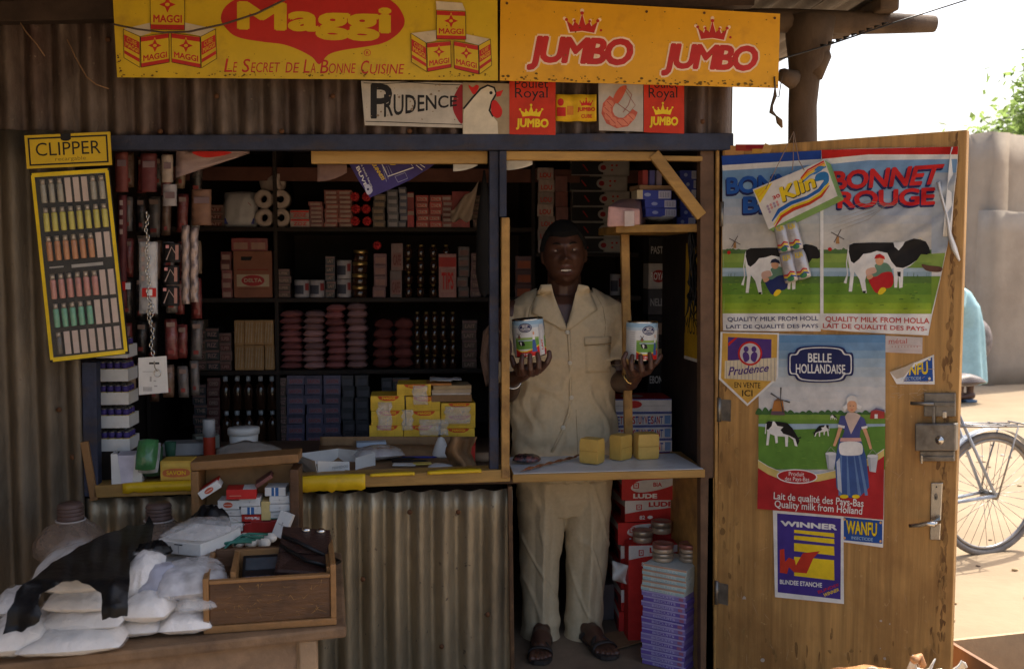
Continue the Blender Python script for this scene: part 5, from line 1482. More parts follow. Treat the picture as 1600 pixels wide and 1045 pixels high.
for k, (px, py, rz, M, c) in enumerate(((622, 718, .1, BLK, 'black'), (655, 716, -.05, I(.03, .04, .25), 'blue'), (640, 722, .02, BLK, 'black and clear'))):
    m_ = MB(); m_.tube([(-.07, 0, .005), (.03, 0, .005), (.06, 0, .005), (.072, 0, .005)], [.0045, .0045, .004, .001], M, 8)
    q = H(px, py, CT + .018); place(m_, 'pen', q, rz, '%s pen lying on the counter cardboard' % c, 'pen')
m_ = MB(); m_.lathe([(.034, 0), (.036, .01), (.03, .03), (.02, .06), (.013, .075), (.006, .08), (0, .081)], (0, 0, 0), WHITEC, 16)
q = H(689, 713, CT + .016); place(m_, 'white_bulb', q, 0, 'white cone shaped plastic cap standing on the counter', 'cap')
m_ = MB(); m_.pillow(.1, .06, .025, mat('sachet_foil', (.58, .55, .55)), 8); q = H(688, 734, CT + .016); place(m_, 'foil_packet', q, -.15, 'crinkled silvery packet at the counter edge by the crumpled cardboard', 'packet')
m_ = MB(); m_.tube([(-.06, 0, .02), (.06, 0, .02)], .02, mat('paper_roll', (.3, .2, .12), .8, .2, 12), 14); q = H(755, 722, CT); place(m_, 'paper_roll', q, .05, 'brown paper roll in the right corner of the counter', 'roll')
m_ = MB(); m_.sheet([[V((-.08 + .16 * i / 8, -.05 + .1 * j / 5, .004 + .02 * abs(noise1(i * .5, j * .6, 8)))) for i in range(9)] for j in range(6)], LEATHER, .002); q = H(722, 733, CT); place(m_, 'leather_scrap', q, .4, 'dark crumpled scrap at the foot of the red tin', 'scrap')
# left part of the counter
m_ = MB(); m_.box(-.052, .052, -.05, .05, 0, .006, WHITEC, .001); m_.box(-.036, .036, -.047, .047, .006, .112, I(.62, .58, .66), .001); m_.box(-.052, -.046, -.05, .05, .006, .118, WHITEC); m_.box(.046, .052, -.05, .05, .006, .118, WHITEC)
m_.slab([V((-.046, -.0495, .006)), V((-.018, -.0495, .006)), V((-.03, -.0495, .118)), V((-.046, -.0495, .118))], (0, .002, 0), WHITEC); m_.slab([V((.018, -.0495, .006)), V((.046, -.0495, .006)), V((.046, -.0495, .118)), V((.03, -.0495, .118))], (0, .002, 0), WHITEC)
q = W(198, 762, .0); place(m_, 'note_block', (q.x, .036, CT), .1, 'white note paper cube in an open holder at the left of the counter', 'note block')
m_ = MB()
for k in range(3): m_.pillow(.075, .12, .06, [mat('green_clear_bag', (.06, .2, .07), .2, .4, 14, .4, 25, 0, .7), CLEARM, mat('dark_green_bag', (.03, .08, .035), .3, .4, 12, .3, 25, 0, .6)][k], 11 + k); m_.xf(Matrix.Translation((0, 0, .035)), 0)
m_.xf(Matrix.Rotation(R(60), 4, 'X')); q = W(243, 740, .1); place(m_, 'plastic_bag', (q.x, .10, CT + .05), 0, 'green and clear plastic bag squeezed beside the note block', 'bag')
def ybox(pr):
    pr.rect(.06, .1, .94, .26, I(.75, .5, .1)); pr.blob([(.12, .4), (.5, .32), (.9, .38), (.92, .62), (.5, .7), (.12, .64)], I(.6, .16, .05)); pr.tx('SAVON', .2, .42, .82, .6, YEL, .02)
small('yellow_box', 280, 752, .11, .09, .085, I(.68, .42, .07), -.02, 'yellow box with a red label left of the wooden cigarette box', 'box', CT, ybox)
small('paper_packet', 290, 708, .17, .1, .05, I(.4, .38, .36), .1, 'pale flat box behind the yellow box', 'box', CT)
small('paper_packet', 322, 700, .1, .08, .06, I(.33, .34, .27), .4, 'greenish clear box behind the wooden cigarette box', 'box', CT)
m_ = MB(); m_.lathe([(.024, 0), (.025, .005), (.025, .09), (.02, .1)], (0, 0, 0), I(.5, .05, .02), 16); m_.lathe([(.0255, .082), (.0255, .15), (.022, .154), (0, .154)], (0, 0, 0), I(.55, .52, .5), 16); q = W(327, 690, .55); place(m_, 'spray_can', (q.x, .55, CT), 0, 'small red container with a tall white cap on the counter', 'can')
m_ = MB(); m_.lathe([(.018, 0), (.024, .07), (.022, .07), (.017, .004), (0, .004)], (0, 0, 0), I(.05, .14, .08), 16); q = W(266, 690, .5); place(m_, 'cup', (q.x, .5, CT), 0, 'small green cup at the left of the counter', 'cup')
bk = thing('bucket', 'white plastic tub with flat lid on the counter behind the wooden box', 'tub', (W(381, 690, .5).x, .5, CT))
m_ = MB(); c = bk.location; m_.lathe([(.05, 0), (.06, .11)], c, WHITEC, 24); m_.build('tub_body', bk); m_ = MB(); m_.lathe([(.064, .1), (.065, .12), (.063, .126), (.02, .128), (0, .128)], c, WHITEC, 24); m_.build('lid', bk)
m_ = MB(); m_.sheet([[W(338 + 102 * i / 14, 714 - 26 * (j / 6) * (.5 + .5 * math.sin(i / 14 * 3.1)) + 3 * noise1(i * .7, j), .12 + .12 * j / 6 + .02 * noise1(i * .5, j * .6, 3)) for i in range(15)] for j in range(7)], mat('grey_clear_cloth', (.33, .29, .25), .5, .2, 10, .4, 22), .001)
solo(m_, 'plastic_sheet', 'crumpled translucent grey plastic draped behind the wooden cigarette box', 'plastic sheet')
# battery trays on a block
bx = W(183, 704, .13)
m_ = MB(); m_.box(bx.x - .06, bx.x + .06, .095, .225, CT, W(183, 703, .13).z, SHELF, .003); solo(m_, 'wood_block', 'dark wooden block under the battery trays in the window corner', 'block')
zb_ = W(183, 702, .13).z
for k in range(5):
    tr = thing('battery_tray', '%s white battery tray from the bottom of the pile in the window corner' % ORD[k], 'tray', (bx.x, .16, zb_ + k * .086), 'battery trays')
    m_ = MB(); x0, x1, y0_, y1_ = bx.x - .056, bx.x + .056, .095, .225; z0 = zb_ + k * .086
    m_.box(x0, x1, y0_, y1_, z0, z0 + .004, WHITEC); m_.box(x0, x1, y0_, y0_ + .003, z0 + .004, z0 + .045, WHITEC); m_.box(x0, x1, y1_ - .003, y1_, z0 + .004, z0 + .045, WHITEC); m_.box(x0, x0 + .003, y0_ + .003, y1_ - .003, z0 + .004, z0 + .045, WHITEC); m_.box(x1 - .003, x1, y0_ + .003, y1_ - .003, z0 + .004, z0 + .045, WHITEC)
    m_.build('tray', tr)
    if k == 0:
        b0 = MB(); b0.lathe([(.0125, 0), (.0125, .03)], (0, 0, 0), I(.05, .03, .14), 14); b0.lathe([(.0127, .03), (.0127, .042)], (0, 0, 0), I(.6, .42, .06), 14); b0.lathe([(.0125, .042), (.0125, .062)], (0, 0, 0), I(.06, .04, .18), 14); b0.lathe([(.0122, .062), (.011, .066), (.004, .066), (.004, .069), (0, .069)], (0, 0, 0), STEEL, 14)
        bo = None
    for i in range(4):
        for j in range(3):
            loc = V((x0 + .016 + .0268 * i, y0_ + .02 + .034 * j, z0 + .0045))
            lb = '%s purple battery from left, %s row of %s tray from the bottom' % (ORD[i], ('front', 'middle', 'rear')[j], ORD[k])
            if bo is None: bo = place(b0, 'battery', loc, 0, lb, 'battery', 'purple batteries in the trays')
            else: dup(bo, loc, (0, 0, rng.random() * 6), lb)

# ------------------------------------------------------------------ lighter card hanging at the left
CY = -.105
Q4 = [(47, 270), (170, 262), (201, 553), (78, 567)]
def bq(u, v, dy=0): 
    x, y = [Q4[0][i] * (1 - u) * (1 - v) + Q4[1][i] * u * (1 - v) + Q4[2][i] * u * v + Q4[3][i] * (1 - u) * v for i in (0, 1)]
    return W(x, y, CY + dy)
lc = thing('lighter_display', 'black lighter display card with yellow CLIPPER header hanging askew on the left sheet', 'display card', W(125, 560, CY))
m_ = MB(); m_.slab([bq(0, 1), bq(1, 1), bq(1, 0), bq(0, 0)], (0, .012, 0), BLACK, .001)
pr = Print(lambda u, v: (bq(u, v), V((0, -1, 0))))
for a in (((.0, .0), (1, .0)), ((1, 0), (1, 1)), ((1, 1), (0, 1)), ((0, 1), (0, 0))):
    f = lambda p: (.03 + p[0] * .94, .015 + p[1] * .97)
    hz = a[0][1] == a[1][1]
    p, q = f(a[0]), f(a[1]); e = .011 if hz else .022
    pr.poly([(p[0] - e, p[1] - (e if hz else 0)), (q[0] + (e if hz else -e), q[1] - (e if hz else 0)), (q[0] + e, q[1] + (e if hz else 0)), (p[0] - e if hz else p[0] + e, p[1] + (e if hz else 0))] if hz else [(p[0] - e, p[1]), (p[0] + e, p[1]), (q[0] + e, q[1]), (q[0] - e, q[1])], YEL)
pr.rect(.4, .498, .8, .515, GREY); pr.rect(.12, .5, .3, .508, GREY)
pr.emit(m_)
m_.build('display_tray', lc)
hq = [(38, 212), (172, 206), (175, 258), (42, 264)]
def hb(u, v): return W(*[hq[0][i] * (1 - u) * (1 - v) + hq[1][i] * u * (1 - v) + hq[2][i] * u * v + hq[3][i] * (1 - u) * v for i in (0, 1)], CY - .004)
m_ = MB(); m_.slab([hb(0, 1), hb(1, 1), hb(1, 0), hb(0, 0)], (0, .003, 0), YSIGN)
pr = Print(lambda u, v: (hb(u, v), V((0, -1, 0))))
pr.rect(.035, .08, .965, .92, BLK); pr.rect(.055, .13, .945, .87, YSIGN)
for wd, a, b in (('CLIPPER', .12, .88),): pr.tx(wd, a, .24, b, .64, BLK, .0)
pr.tx('recargable', .34, .69, .7, .84, I(.2, .13, .02)); pr.rect(.42, .0, .54, .17, BLK); pr.ell(.48, .15, .06, .07, BLK, 12)
pr.emit(m_); m_.build('header_card', lc)
rowsv = [(.035, .175), (.185, .325), (.335, .48), (.535, .68), (.69, .83), (.84, .97)]
kinds = ['gggeeegg', 'yyyyyyyy', 'ooooooee', 'ppppppee', 'tttttEEE'.replace('E', 'e'), 'ceeeeeee']
LCOL = {'g': ('grey', (.34, .31, .25)), 'y': ('yellow', (.55, .48, .09)), 'o': ('orange brown', (.5, .22, .1)), 'p': ('pink', (.55, .24, .2)), 't': ('green', (.17, .42, .28)), 'c': ('clear', (.1, .09, .08))}
SLOT = mat('empty_slot_paper', (.58, .46, .40), .7, .1, 20)
for ri, (v0, v1) in enumerate(rowsv):
    for ci, k in enumerate(kinds[ri]):
        u0, u1 = .1 + ci * .106, .1 + ci * .106 + .088
        uc = (u0 + u1) / 2
        wv = bq(u1, v0) - bq(u0, v0); 
        if k == 'e':
            m_ = MB(); m_.slab([bq(u0 + .008, v1 - .006), bq(u1 - .008, v1 - .006), bq(u1 - .008, v0 + .004), bq(u0 + .008, v0 + .004)], (0, .0, 0) if 0 else (0, -.004, 0), SLOT, .001)
            m_.build('empty_slot', lc); continue
        nm, c = LCOL[k]
        lt = thing('lighter', '%s lighter from the left in the %s row of the card, %s' % (ORD[ci], ['top', 'second', 'third', 'fourth', 'fifth', 'bottom'][ri], nm), 'lighter', bq(uc, v1, -.008), 'lighters on the display card')
        a, b = bq(uc, v1 - .01, -.009), bq(uc, v0 + .005, -.009)
        r_ = wv.length * .42
        m_ = MB(); m_.tube([a, a.lerp(b, .04), a.lerp(b, .74), a.lerp(b, .78)], [r_ * .85, r_, r_, r_ * .9], mat('lighter_' + nm.replace(' ', '_'), c, .25, .2, 25, spec=.5), 12); m_.build('body', lt)
        m_ = MB(); m_.tube([a.lerp(b, .785), a.lerp(b, 1)], [r_ * .8, r_ * .75], mat('lighter_cap', (.5, .42, .34), .3, .2, 20, metal=.5), 10); m_.build('cap', lt)
m_ = MB(); m_.slab([bq(.05, .985, -.024), bq(.95, .985, -.024), bq(.95, .02, -.024), bq(.05, .02, -.024)], (0, .001, 0), film('card_window', (.5, .48, .45), .03)); m_.build('plastic_cover', lc)

# ------------------------------------------------------------------ things hanging inside the window at the left
def chain(name, px, py0, py1, y, label, n=None, r_=.008):
    a, b = W(px, py0, y), W(px, py1, y); n = n or int((a.z - b.z) / (r_ * 1.5))
    m_ = MB()
    for k in range(n):
        c = V((a.x + .004 * math.sin(k), y, a.z + (b.z - a.z) * (k + .5) / n))
        pts = [c + (V((math.cos(t) * r_ * .6, 0, math.sin(t) * r_)) if k % 2 else V((0, math.cos(t) * r_ * .6, math.sin(t) * r_))) for t in [6.283 * i / 10 for i in range(11)]]
        m_.tube(pts, .0017, CHROME, 5, cap=False)
    return solo(m_, name, label, 'chain')
chain('key_chain', 229, 330, 505, -.005, 'bunch of bright metal key chains hanging in the window beside the lighter card')
chain('key_chain', 236, 470, 560, -.02, 'short bright chain with ring carrying the white price card', r_=.009)
m_ = MB(); m_.slab([W(217, 617, -.03), W(263, 613, -.03), W(260, 556, -.03), W(216, 559, -.03)], (0, .002, 0), WHITEC, .0006)
pr = Print(front(-.03)); pr.rect(233, 566, 249, 569, BLK); pr.rect(223, 580, 244, 581, GREY); pr.rect(234, 588, 237, 596, GREY); pr.rect(240, 594, 244, 596, GREY)
for k in range(8): pr.rect(224 + k * 1.8, 604, 225 + k * 1.8, 611, GREY)
pr.rect(241, 602, 246, 604, GREY); pr.line([(241, 564), (242, 574), (246, 580)], 2, STEEL)
pr.emit(m_); solo(m_, 'price_card', 'white rounded card with a key ring hanging from the chain', 'card')
m_ = MB(); c = W(246, 583, -.036); m_.tube([c + V((.012 * math.cos(t), 0, .013 * math.sin(t))) for t in [6.283 * i / 14 for i in range(15)]], .0015, CHROME, 5, cap=False); solo(m_, 'key_ring', 'single thin key ring fixed on the white card', 'key ring')
FOIL = mat('crinkled_foil', (.4, .3, .26), .22, .3, 20, .5, 40, .3, .7)
hang = [(218, 246, 378, 490, .02, CLEARM, 'clear blister pack with a red strip hanging behind the key chains', 'r'), (256, 282, 380, 410, .06, BLK, 'small black packet hanging above two others by the key chains', 'x'), (254, 280, 415, 444, .06, BLK, 'middle black packet of the three hanging by the key chains', 'x'), (252, 280, 447, 478, .06, BLK, 'lowest black packet of the three hanging by the key chains', 'x'), (284, 296, 352, 475, .08, FOIL, 'long strip of crinkled foil sachets hanging by the black packets', 'f'), (296, 310, 356, 472, .10, FOIL, 'second crinkled foil strip hanging deeper inside the window', 'f'), (300, 330, 296, 352, .16, I(.2, .1, .06), 'brown paper packet hanging under the red and white bag', 'x'), (253, 270, 242, 285, .05, I(.34, .26, .2), 'pale narrow card hanging near the top of the window', 'x'), (255, 276, 288, 322, .05, I(.32, .28, .27), 'small pale card hanging below the narrow card', 'x'), (220, 245, 240, 300, .06, DRP, 'dark red packet hanging at the top left of the window', 'x'), (180, 200, 238, 300, .05, BRN, 'brown packet hanging high behind the lighter card', 'x'), (184, 198, 305, 480, .05, DRP, 'dark red strip hanging right behind the lighter card', 'r')]
for a, b, t, d_, y, M, lb, k in hang:
    m_ = MB()
    m_.sheet([[W(a + (b - a) * i / 6 + (2 * noise1(j, a) if k == 'f' else 0), t + (d_ - t) * j / 12, y + (.012 * math.sin(j * 2.1 + i) * (1 if k == 'f' else .25)) - .012 * math.sin(i / 6 * 3.14)) for i in range(7)] for j in range(13)], M, .002)
    pr = Print(front(y - .02))
    if k == 'r':
        pr.rect(a + 4, d_ - 40, b - 2, d_ - 26, RED); pr.rect(a + 12, d_ - 38, a + 20, d_ - 28, WHITE)
        for q in range(4): pr.rect(a + 3, t + 8 + q * 15, a + 8, t + 16 + q * 15, WRD)
    if k == 'x' and M is BLK:
        pr.line([(a + 4, d_ - 4), (a + 12, t + 6), (b - 4, d_ - 8)], 2, WRD); pr.rect(b - 8, t + 3, b - 3, d_ - 4, I(.4, .2, .16)); pr.rect(a + 3, t + 3, a + 8, t + 8, PINK)
    if k == 'x' and M is not BLK: pr.rect(a + 3, t + 12, b - 3, t + 22, I(.16, .1, .1))
    if pr.it: pr.emit(m_)
    solo(m_, 'hanging_packet', lb, 'packet')
# dense rows of dim packets on strings deeper in the left corner
r = random.Random(31)
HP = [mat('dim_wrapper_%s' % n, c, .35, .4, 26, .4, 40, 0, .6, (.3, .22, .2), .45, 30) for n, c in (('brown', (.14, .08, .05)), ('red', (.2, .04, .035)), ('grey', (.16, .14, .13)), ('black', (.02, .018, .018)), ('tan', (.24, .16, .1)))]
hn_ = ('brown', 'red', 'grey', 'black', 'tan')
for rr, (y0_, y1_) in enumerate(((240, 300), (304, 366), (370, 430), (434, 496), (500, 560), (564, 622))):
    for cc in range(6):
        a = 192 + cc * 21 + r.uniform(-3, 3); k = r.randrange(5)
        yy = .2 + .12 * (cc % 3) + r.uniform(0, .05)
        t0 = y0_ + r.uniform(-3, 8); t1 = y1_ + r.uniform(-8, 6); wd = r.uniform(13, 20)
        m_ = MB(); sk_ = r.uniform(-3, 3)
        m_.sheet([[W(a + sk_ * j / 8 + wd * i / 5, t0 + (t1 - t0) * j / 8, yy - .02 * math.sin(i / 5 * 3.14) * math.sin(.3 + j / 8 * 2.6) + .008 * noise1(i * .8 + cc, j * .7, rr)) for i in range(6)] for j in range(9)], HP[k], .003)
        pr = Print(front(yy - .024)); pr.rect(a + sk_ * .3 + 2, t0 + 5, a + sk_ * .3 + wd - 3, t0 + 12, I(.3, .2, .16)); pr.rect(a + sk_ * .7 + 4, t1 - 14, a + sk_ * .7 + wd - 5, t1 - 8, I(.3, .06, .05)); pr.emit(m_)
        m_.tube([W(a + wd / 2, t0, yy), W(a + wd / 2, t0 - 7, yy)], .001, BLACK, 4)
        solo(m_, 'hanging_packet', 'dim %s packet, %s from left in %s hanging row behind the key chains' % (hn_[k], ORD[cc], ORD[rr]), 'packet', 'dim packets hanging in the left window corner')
m_ = MB(); m_.sheet([[W(275 + 115 * i / 10, 236 + (38 * (1 - i / 10) + 4) * j / 6 + 2 * noise1(i, j), .12 + .02 * noise1(i * .6, j * .7, 4)) for i in range(11)] for j in range(7)], mat('white_plastic_bag', (.36, .25, .23), .3, .2, 12, .4, 25), .001)
pr = Print(front(.09)); pr.blob([(300, 238), (330, 236), (362, 238), (345, 244), (318, 246)], RED); pr.emit(m_)
solo(m_, 'plastic_bag', 'crumpled red and white plastic bag tucked under the window lintel', 'bag')
# paper posters and scraps hung from the header
def hangposter(pr):
    pr.text('BUVEZ', (556, 262), (574, 302), (578, 300), (561, 259), WHITE, .02); pr.text('a toute heure', (564, 258), (580, 294), (583, 292), (567, 257), WHITE, 0); pr.text('GUINNESS', (580, 256), (597, 282), (602, 280), (586, 254), YEL, .02)
    pr.line([(595, 253), (606, 276), (646, 262), (640, 253)], 1.6, WHITE); pr.poly([(608, 252), (620, 252), (618, 258), (610, 258)], YEL)
    pr.line([(617, 276), (633, 270), (637, 279), (622, 285), (617, 276)], .8, I(.35, .35, .5))
    for k in range(4): pr.line([(598 + k * 3, 262 - k), (604 + k * 3, 284 - k * 4)], .6, I(.35, .35, .5))
    pr.blob([(570, 292), (576, 288), (582, 296), (580, 302), (574, 304)], I(.5, .5, .6)); pr.ell(575, 296, 2, 2, NAVY, 8)
    pr.line([(650, 258), (660, 266)], 1, WHITE); pr.line([(655, 256), (664, 262)], 1, WHITE)
m_ = MB()
ol = [(543, 252), (688, 250), (672, 262), (640, 282), (600, 300), (578, 309), (562, 285)]
p = [W(x, y, .14) for x, y in ol]; n_ = len(p)
m_.add([q for q in p] + [q + V((0, .001, 0)) for q in p], [tuple(range(n_)), tuple(range(n_, 2 * n_))[::-1]] + [(i, (i + 1) % n_, n_ + (i + 1) % n_, n_ + i) for i in range(n_)], I(.05, .035, .16))
pr = Print(front(.14)); hangposter(pr); pr.emit(m_)
solo(m_, 'poster', 'tilted dark violet poster with yellow and white lettering hung under the window header', 'poster')
for a, b, t, d_, y, M, lb in ((708, 746, 250, 268, .1, WHITEC, 'small white paper corner hanging at the top right of the window'), (496, 542, 256, 284, .12, mat('brown_torn', (.2, .12, .1), .8, .3, 10), 'torn brown paper hanging left of the violet poster'), (791, 832, 249, 266, .1, WHITEC, 'white paper hanging at the top left of the doorway')):
    m_ = MB(); m_.sheet([[W(a + (b - a) * i / 8, t + (d_ - t) * j / 4 * (1 - .5 * (i / 8) ** 2) + noise1(i, j) * 1.5, y + .01 * noise1(i * .5, j * .5, a)) for i in range(9)] for j in range(5)], M, .001)
    solo(m_, 'paper_scrap', lb, 'paper')
m_ = MB(); m_.tube([W(781, 520, .0), W(771, 505, -.0), W(760, 520, .1), W(757, 560, .12), W(764, 600, .12), W(767, 575, .1), W(762, 530, .1)], [.006, .01, .014, .018, .016, .01, .004], mat('cloth_rag', (.14, .09, .07), .9, .3, 12, .4, 30), 8); solo(m_, 'rag', 'dark rag hanging on the inside of the window post', 'rag')
m_ = MB(); m_.lathe([(0, .0), (.02, .02), (.035, .1), (.03, .3), (.014, .42), (.004, .5)], W(757, 465, .3), mat('black_cloth', (.012, .011, .011), .9, .3, 9), 12); solo(m_, 'hanging_cloth', 'black cloth bundle hanging beside the right window post', 'cloth')

# ------------------------------------------------------------------ doorway: counter board, small shelf, stacked cartons
ZC = W(950, 737, -.03).z
db = thing('door_counter', 'narrow wooden counter board laid across the doorway in front of the man', 'counter', (W(950, 737, 0).x, .14, ZC - .03))
m_ = MB(); a, b = W(801, 743, -.03), W(1102, 737, -.03)
m_.hexa([V((a.x, -.03, ZC - .034)), V((b.x, -.03, ZC - .028)), V((b.x, -.03, ZC + .002)), V((a.x, -.03, ZC - .004)), V((a.x, .3, ZC - .034)), V((b.x - .03, .3, ZC - .028)), V((b.x - .03, .3, ZC + .002)), V((a.x, .3, ZC - .004))], WOODH, .004)
m_.build('board', db)
m_ = MB(); m_.hexa([V((a.x + .004, -.022, ZC - .0035)), V((b.x - .006, -.022, ZC + .0025)), V((b.x - .006, -.022, ZC + .0045)), V((a.x + .004, -.022, ZC - .0015)), V((a.x + .004, .296, ZC - .0035)), V((b.x - .036, .296, ZC + .0025)), V((b.x - .036, .296, ZC + .0045)), V((a.x + .004, .296, ZC - .0015))], mat('white_laminate', (.6, .6, .6), .35, .1, 9, 0, 40, 0, .5, (.4, .34, .28), .3, 12))
m_.build('laminate_top', db)
ZT = ZC + .004
m_ = MB(); m_.box(1.06, 1.108, .02, .55, .008, ZC - .036, WOODH, .003); m_.box(1.075, 1.108, .0, .02, .008, ZC - .036, WOODH); m_.build('side_panel', kiosk)
# soap blocks
SOAP = mat('yellow_soap', (.56, .36, .085), .5, .12, 14, .25, 40, 0, .35, (.42, .24, .05), .35, 14)
for k, (px, py, wpx, hpx, rz, lb) in enumerate(((927, 728, 31, 42, -.62, 'leftmost of three yellow soap blocks on the doorway counter, turned askew'), (972, 722, 28, 42, .75, 'middle of three yellow soap blocks on the doorway counter, corner forward'), (1012, 721, 33, 43, .12, 'rightmost of three yellow soap blocks on the doorway counter, facing the street'))):
    q = H(px, py - 3, ZT)
    s_ = (q - CAM).length / 1600
    m_ = MB()
    b = bmesh.new(); bmesh.ops.create_cube(b, size=1); bmesh.ops.subdivide_edges(b, edges=b.edges[:], cuts=7, use_grid_fill=True)
    w_, h_ = wpx * s_, hpx * s_ * .93
    for v in b.verts:
        c = v.co.copy()
        e = 1 - .035 * (abs(c.x * 2) ** 6 + abs(c.y * 2) ** 6) * abs(c.z * 2) ** 8
        n_ = .0035 * noise1(c.x * 4 + k * 5, c.y * 4, c.z * 4) + (.0022 if abs(c.z) > .05 else -.001)
        v.co = V((c.x * w_ * e * (1 + n_ * 6), c.y * w_ * .8 * e * (1 + n_ * 6), (c.z * e + .5) * h_ ))
    m_.bm(b, SOAP, False)
    pr = Print(boxart(w_ * 1.03, w_ * .86, h_), base=.0008); pr.line([(.03, .5), (.97, .48)], .018, I(.4, .24, .05)); pr.emit(m_)
    place(m_, 'soap_block', (q.x, q.y + w_ * .4, ZT), rz, lb, 'soap', 'yellow soap blocks')
# sweets strip and dark packet
m_ = MB()
pa, pb = H(818, 736, ZT), H(905, 714, ZT)
n_ = 40
m_.sheet([[pa.lerp(pb, i / n_) + V((.018 * (j - 1.5) * .55, .03 * (j - 1.5) * .55, .004 + .012 * abs(math.sin(i / n_ * 18)) * (1 - abs(j - 1.5) / 1.6))) for i in range(n_ + 1)] for j in range(4)], mat('sweet_wrapper', (.22, .07, .03), .2, .5, 40, .4, 40, 0, .8, (.5, .2, .08), .5, 30), .002)
solo(m_, 'sweet_strip', 'long strip of brown wrapped sweets lying on the doorway counter', 'sweets')
m_ = MB(); m_.pillow(.11, .07, .035, mat('dark_wrapper', (.03, .02, .025), .2, .5, 20, .4, 40, 0, .8, (.4, .1, .07), .55, 40), 4); q = H(824, 724, ZT); place(m_, 'sweet_packet', (q.x, q.y + .02, ZT), -.2, 'dark crinkled sweet packet at the left end of the doorway counter', 'packet')
# small shelf above right, on a batten post
p0, p1 = W(984, 704, .30), W(977, 366, .30)
m_ = MB(); n_ = V((.0165, 0, 0)); m_.slab([V((p0.x, .3, ZT - .05)) - n_, V((p0.x, .3, ZT - .05)) + n_, p1 + n_, p1 - n_], (0, .03, 0), WOOD, .003)
m_.build('post', kiosk)
zsh = W(1000, 350, .1).z
m_ = MB(); a, b = W(967, 355, .16), W(1098, 350, .06)
m_.hexa([V((a.x, .22, zsh - .03)), V((b.x, .06, zsh - .03)), V((b.x, .06, zsh)), V((a.x, .22, zsh)), V((a.x, .62, zsh - .03)), V((b.x, .62, zsh - .03)), V((b.x, .62, zsh)), V((a.x, .62, zsh))], WOODH, .003)
m_.build('corner_shelf', kiosk)
BL = I(.05, .07, .36)
def bluebox(w_, d_, h_):
    def art(pr): pr.rect(.62, .08, .98, .92, I(.45, .45, .55)); pr.ell(.3, .5, .1, .2, I(.3, .35, .6), 14); [pr.rect(.66 + .05 * k, .2, .68 + .05 * k, .8, I(.2, .2, .3)) for k in range(6)]
    return pack(w_, d_, h_, BL, art, .001, side=lambda pr: pr.rect(.1, .2, .9, .8, I(.02, .03, .15)))
z0 = zsh + .001
m_ = MB(); m_.pillow(.13, .1, .045, CLEARM, 2); q = W(1034, 340, .26); place(m_, 'clear_packet', (q.x, .32, z0 + .018), 0, 'clear crinkled packet under the blue boxes on the corner shelf', 'packet')
zz = z0 + .034
for k, (a, b, t, d_, lb) in enumerate(((1007, 1057, 319, 332, 'lowest'), (1007, 1057, 305, 318, 'middle'), (996, 1050, 289, 303, 'topmost cream ended'))):
    p, q = W(a, d_, .26), W(b, t, .26)
    m_ = bluebox(q.x - p.x, .1, q.z - p.z)
    if k == 2: m_.box(-(q.x - p.x) / 2 - .001, -(q.x - p.x) * .34, -.0515, .0505, .001, q.z - p.z + .0005, I(.6, .5, .32))
    place(m_, 'blue_box', ((p.x + q.x) / 2, .32, zz), .12 - .05 * k, '%s of three blue boxes at the front of the corner shelf' % lb, 'box', 'blue boxes on the corner shelf'); zz += q.z - p.z + .001
m_ = pack(.15, .1, .02, I(.3, .18, .1)); place(m_, 'flat_box', (W(1022, 282, .3).x, .34, zz), .2, 'flat brown box on top of the blue boxes on the corner shelf', 'box')
for k in range(3):
    m_ = pack(.022, .06, .06, [I(.35, .06, .06), I(.1, .1, .3), I(.25, .2, .25)][k]); place(m_, 'upright_packet', (W(1008 + k * 11, 270, .3).x, .34, zz + .021), .1, '%s upright packet standing on the flat brown box' % ('red', 'blue', 'mauve')[k], 'packet')
stack(1062, 1092, 266, 349, .36, 6, 1, bluebox, 'blue_box', 'blue box', 'box', 'blue boxes on the corner shelf', 'at the back right of the corner shelf', zb=z0, dep=.12, rot=.15)
m_ = MB(); a = W(962, 352, .24)
m_.hexa([W(948, 355, .2), W(1000, 352, .18), W(1000, 327, .18), W(950, 322, .2), W(960, 352, .36), W(1010, 350, .36), W(1002, 308, .36), W(966, 312, .36)], mat('pink_white_pack', (.5, .27, .24), .3, .3, 10, .3, 30, 0, .6), .008)
m_.hexa([W(976, 354, .176), W(991, 353, .176), W(991, 330, .176), W(976, 330, .176), W(976, 354, .18), W(991, 353, .18), W(991, 330, .18), W(976, 330, .18)], I(.6, .5, .47))
solo(m_, 'plastic_packet', 'pink and white plastic wrapped packet at the left end of the corner shelf', 'packet')
# label faced packets on a rack behind the post
YR = .95
rk = thing('rack', 'dark rack of labelled packets on the right inner wall behind the doorway', 'rack', (W(1040, 600, YR).x, YR, .0))
zr = W(1040, 612, YR).z
m_ = MB(); a, b = W(996, 612, YR), W(1069, 612, YR); m_.box(a.x, b.x, YR, YR + .2, zr - .02, zr, SHELF); m_.build('shelf', rk)
m_ = MB(); m_.box(b.x, b.x + .01, YR + .0, YR + .2, .007, W(1040, 368, YR).z, SHELF); m_.box(a.x, a.x + .01, YR + .1, YR + .2, .007, zr - .021, SHELF); m_.build('upright', rk)
lab = [[('PASTIS', BLK, GREY, None), ('', I(.5, .28, .1), RED, 'box'), ], [('ROYAL', I(.45, .4, .36), I(.35, .03, .03), 'pill'), ('', BLK, WHITE, 'arch')], [('NELLE', I(.08, .07, .07), GREY, None), ('ROYALE', I(.5, .42, .3), RED, 'half')], [('', BLK, I(.3, .18, .12), 'mini'), ('GRAND', I(.12, .11, .12), GREY, 'half')], [('', BLK, I(.35, .26, .15), 'mini'), ('', BLK, GREY, 'half')], [('EBONY', BLK, WHITE, None), ('', I(.2, .04, .04), WRD, 'mini')]]
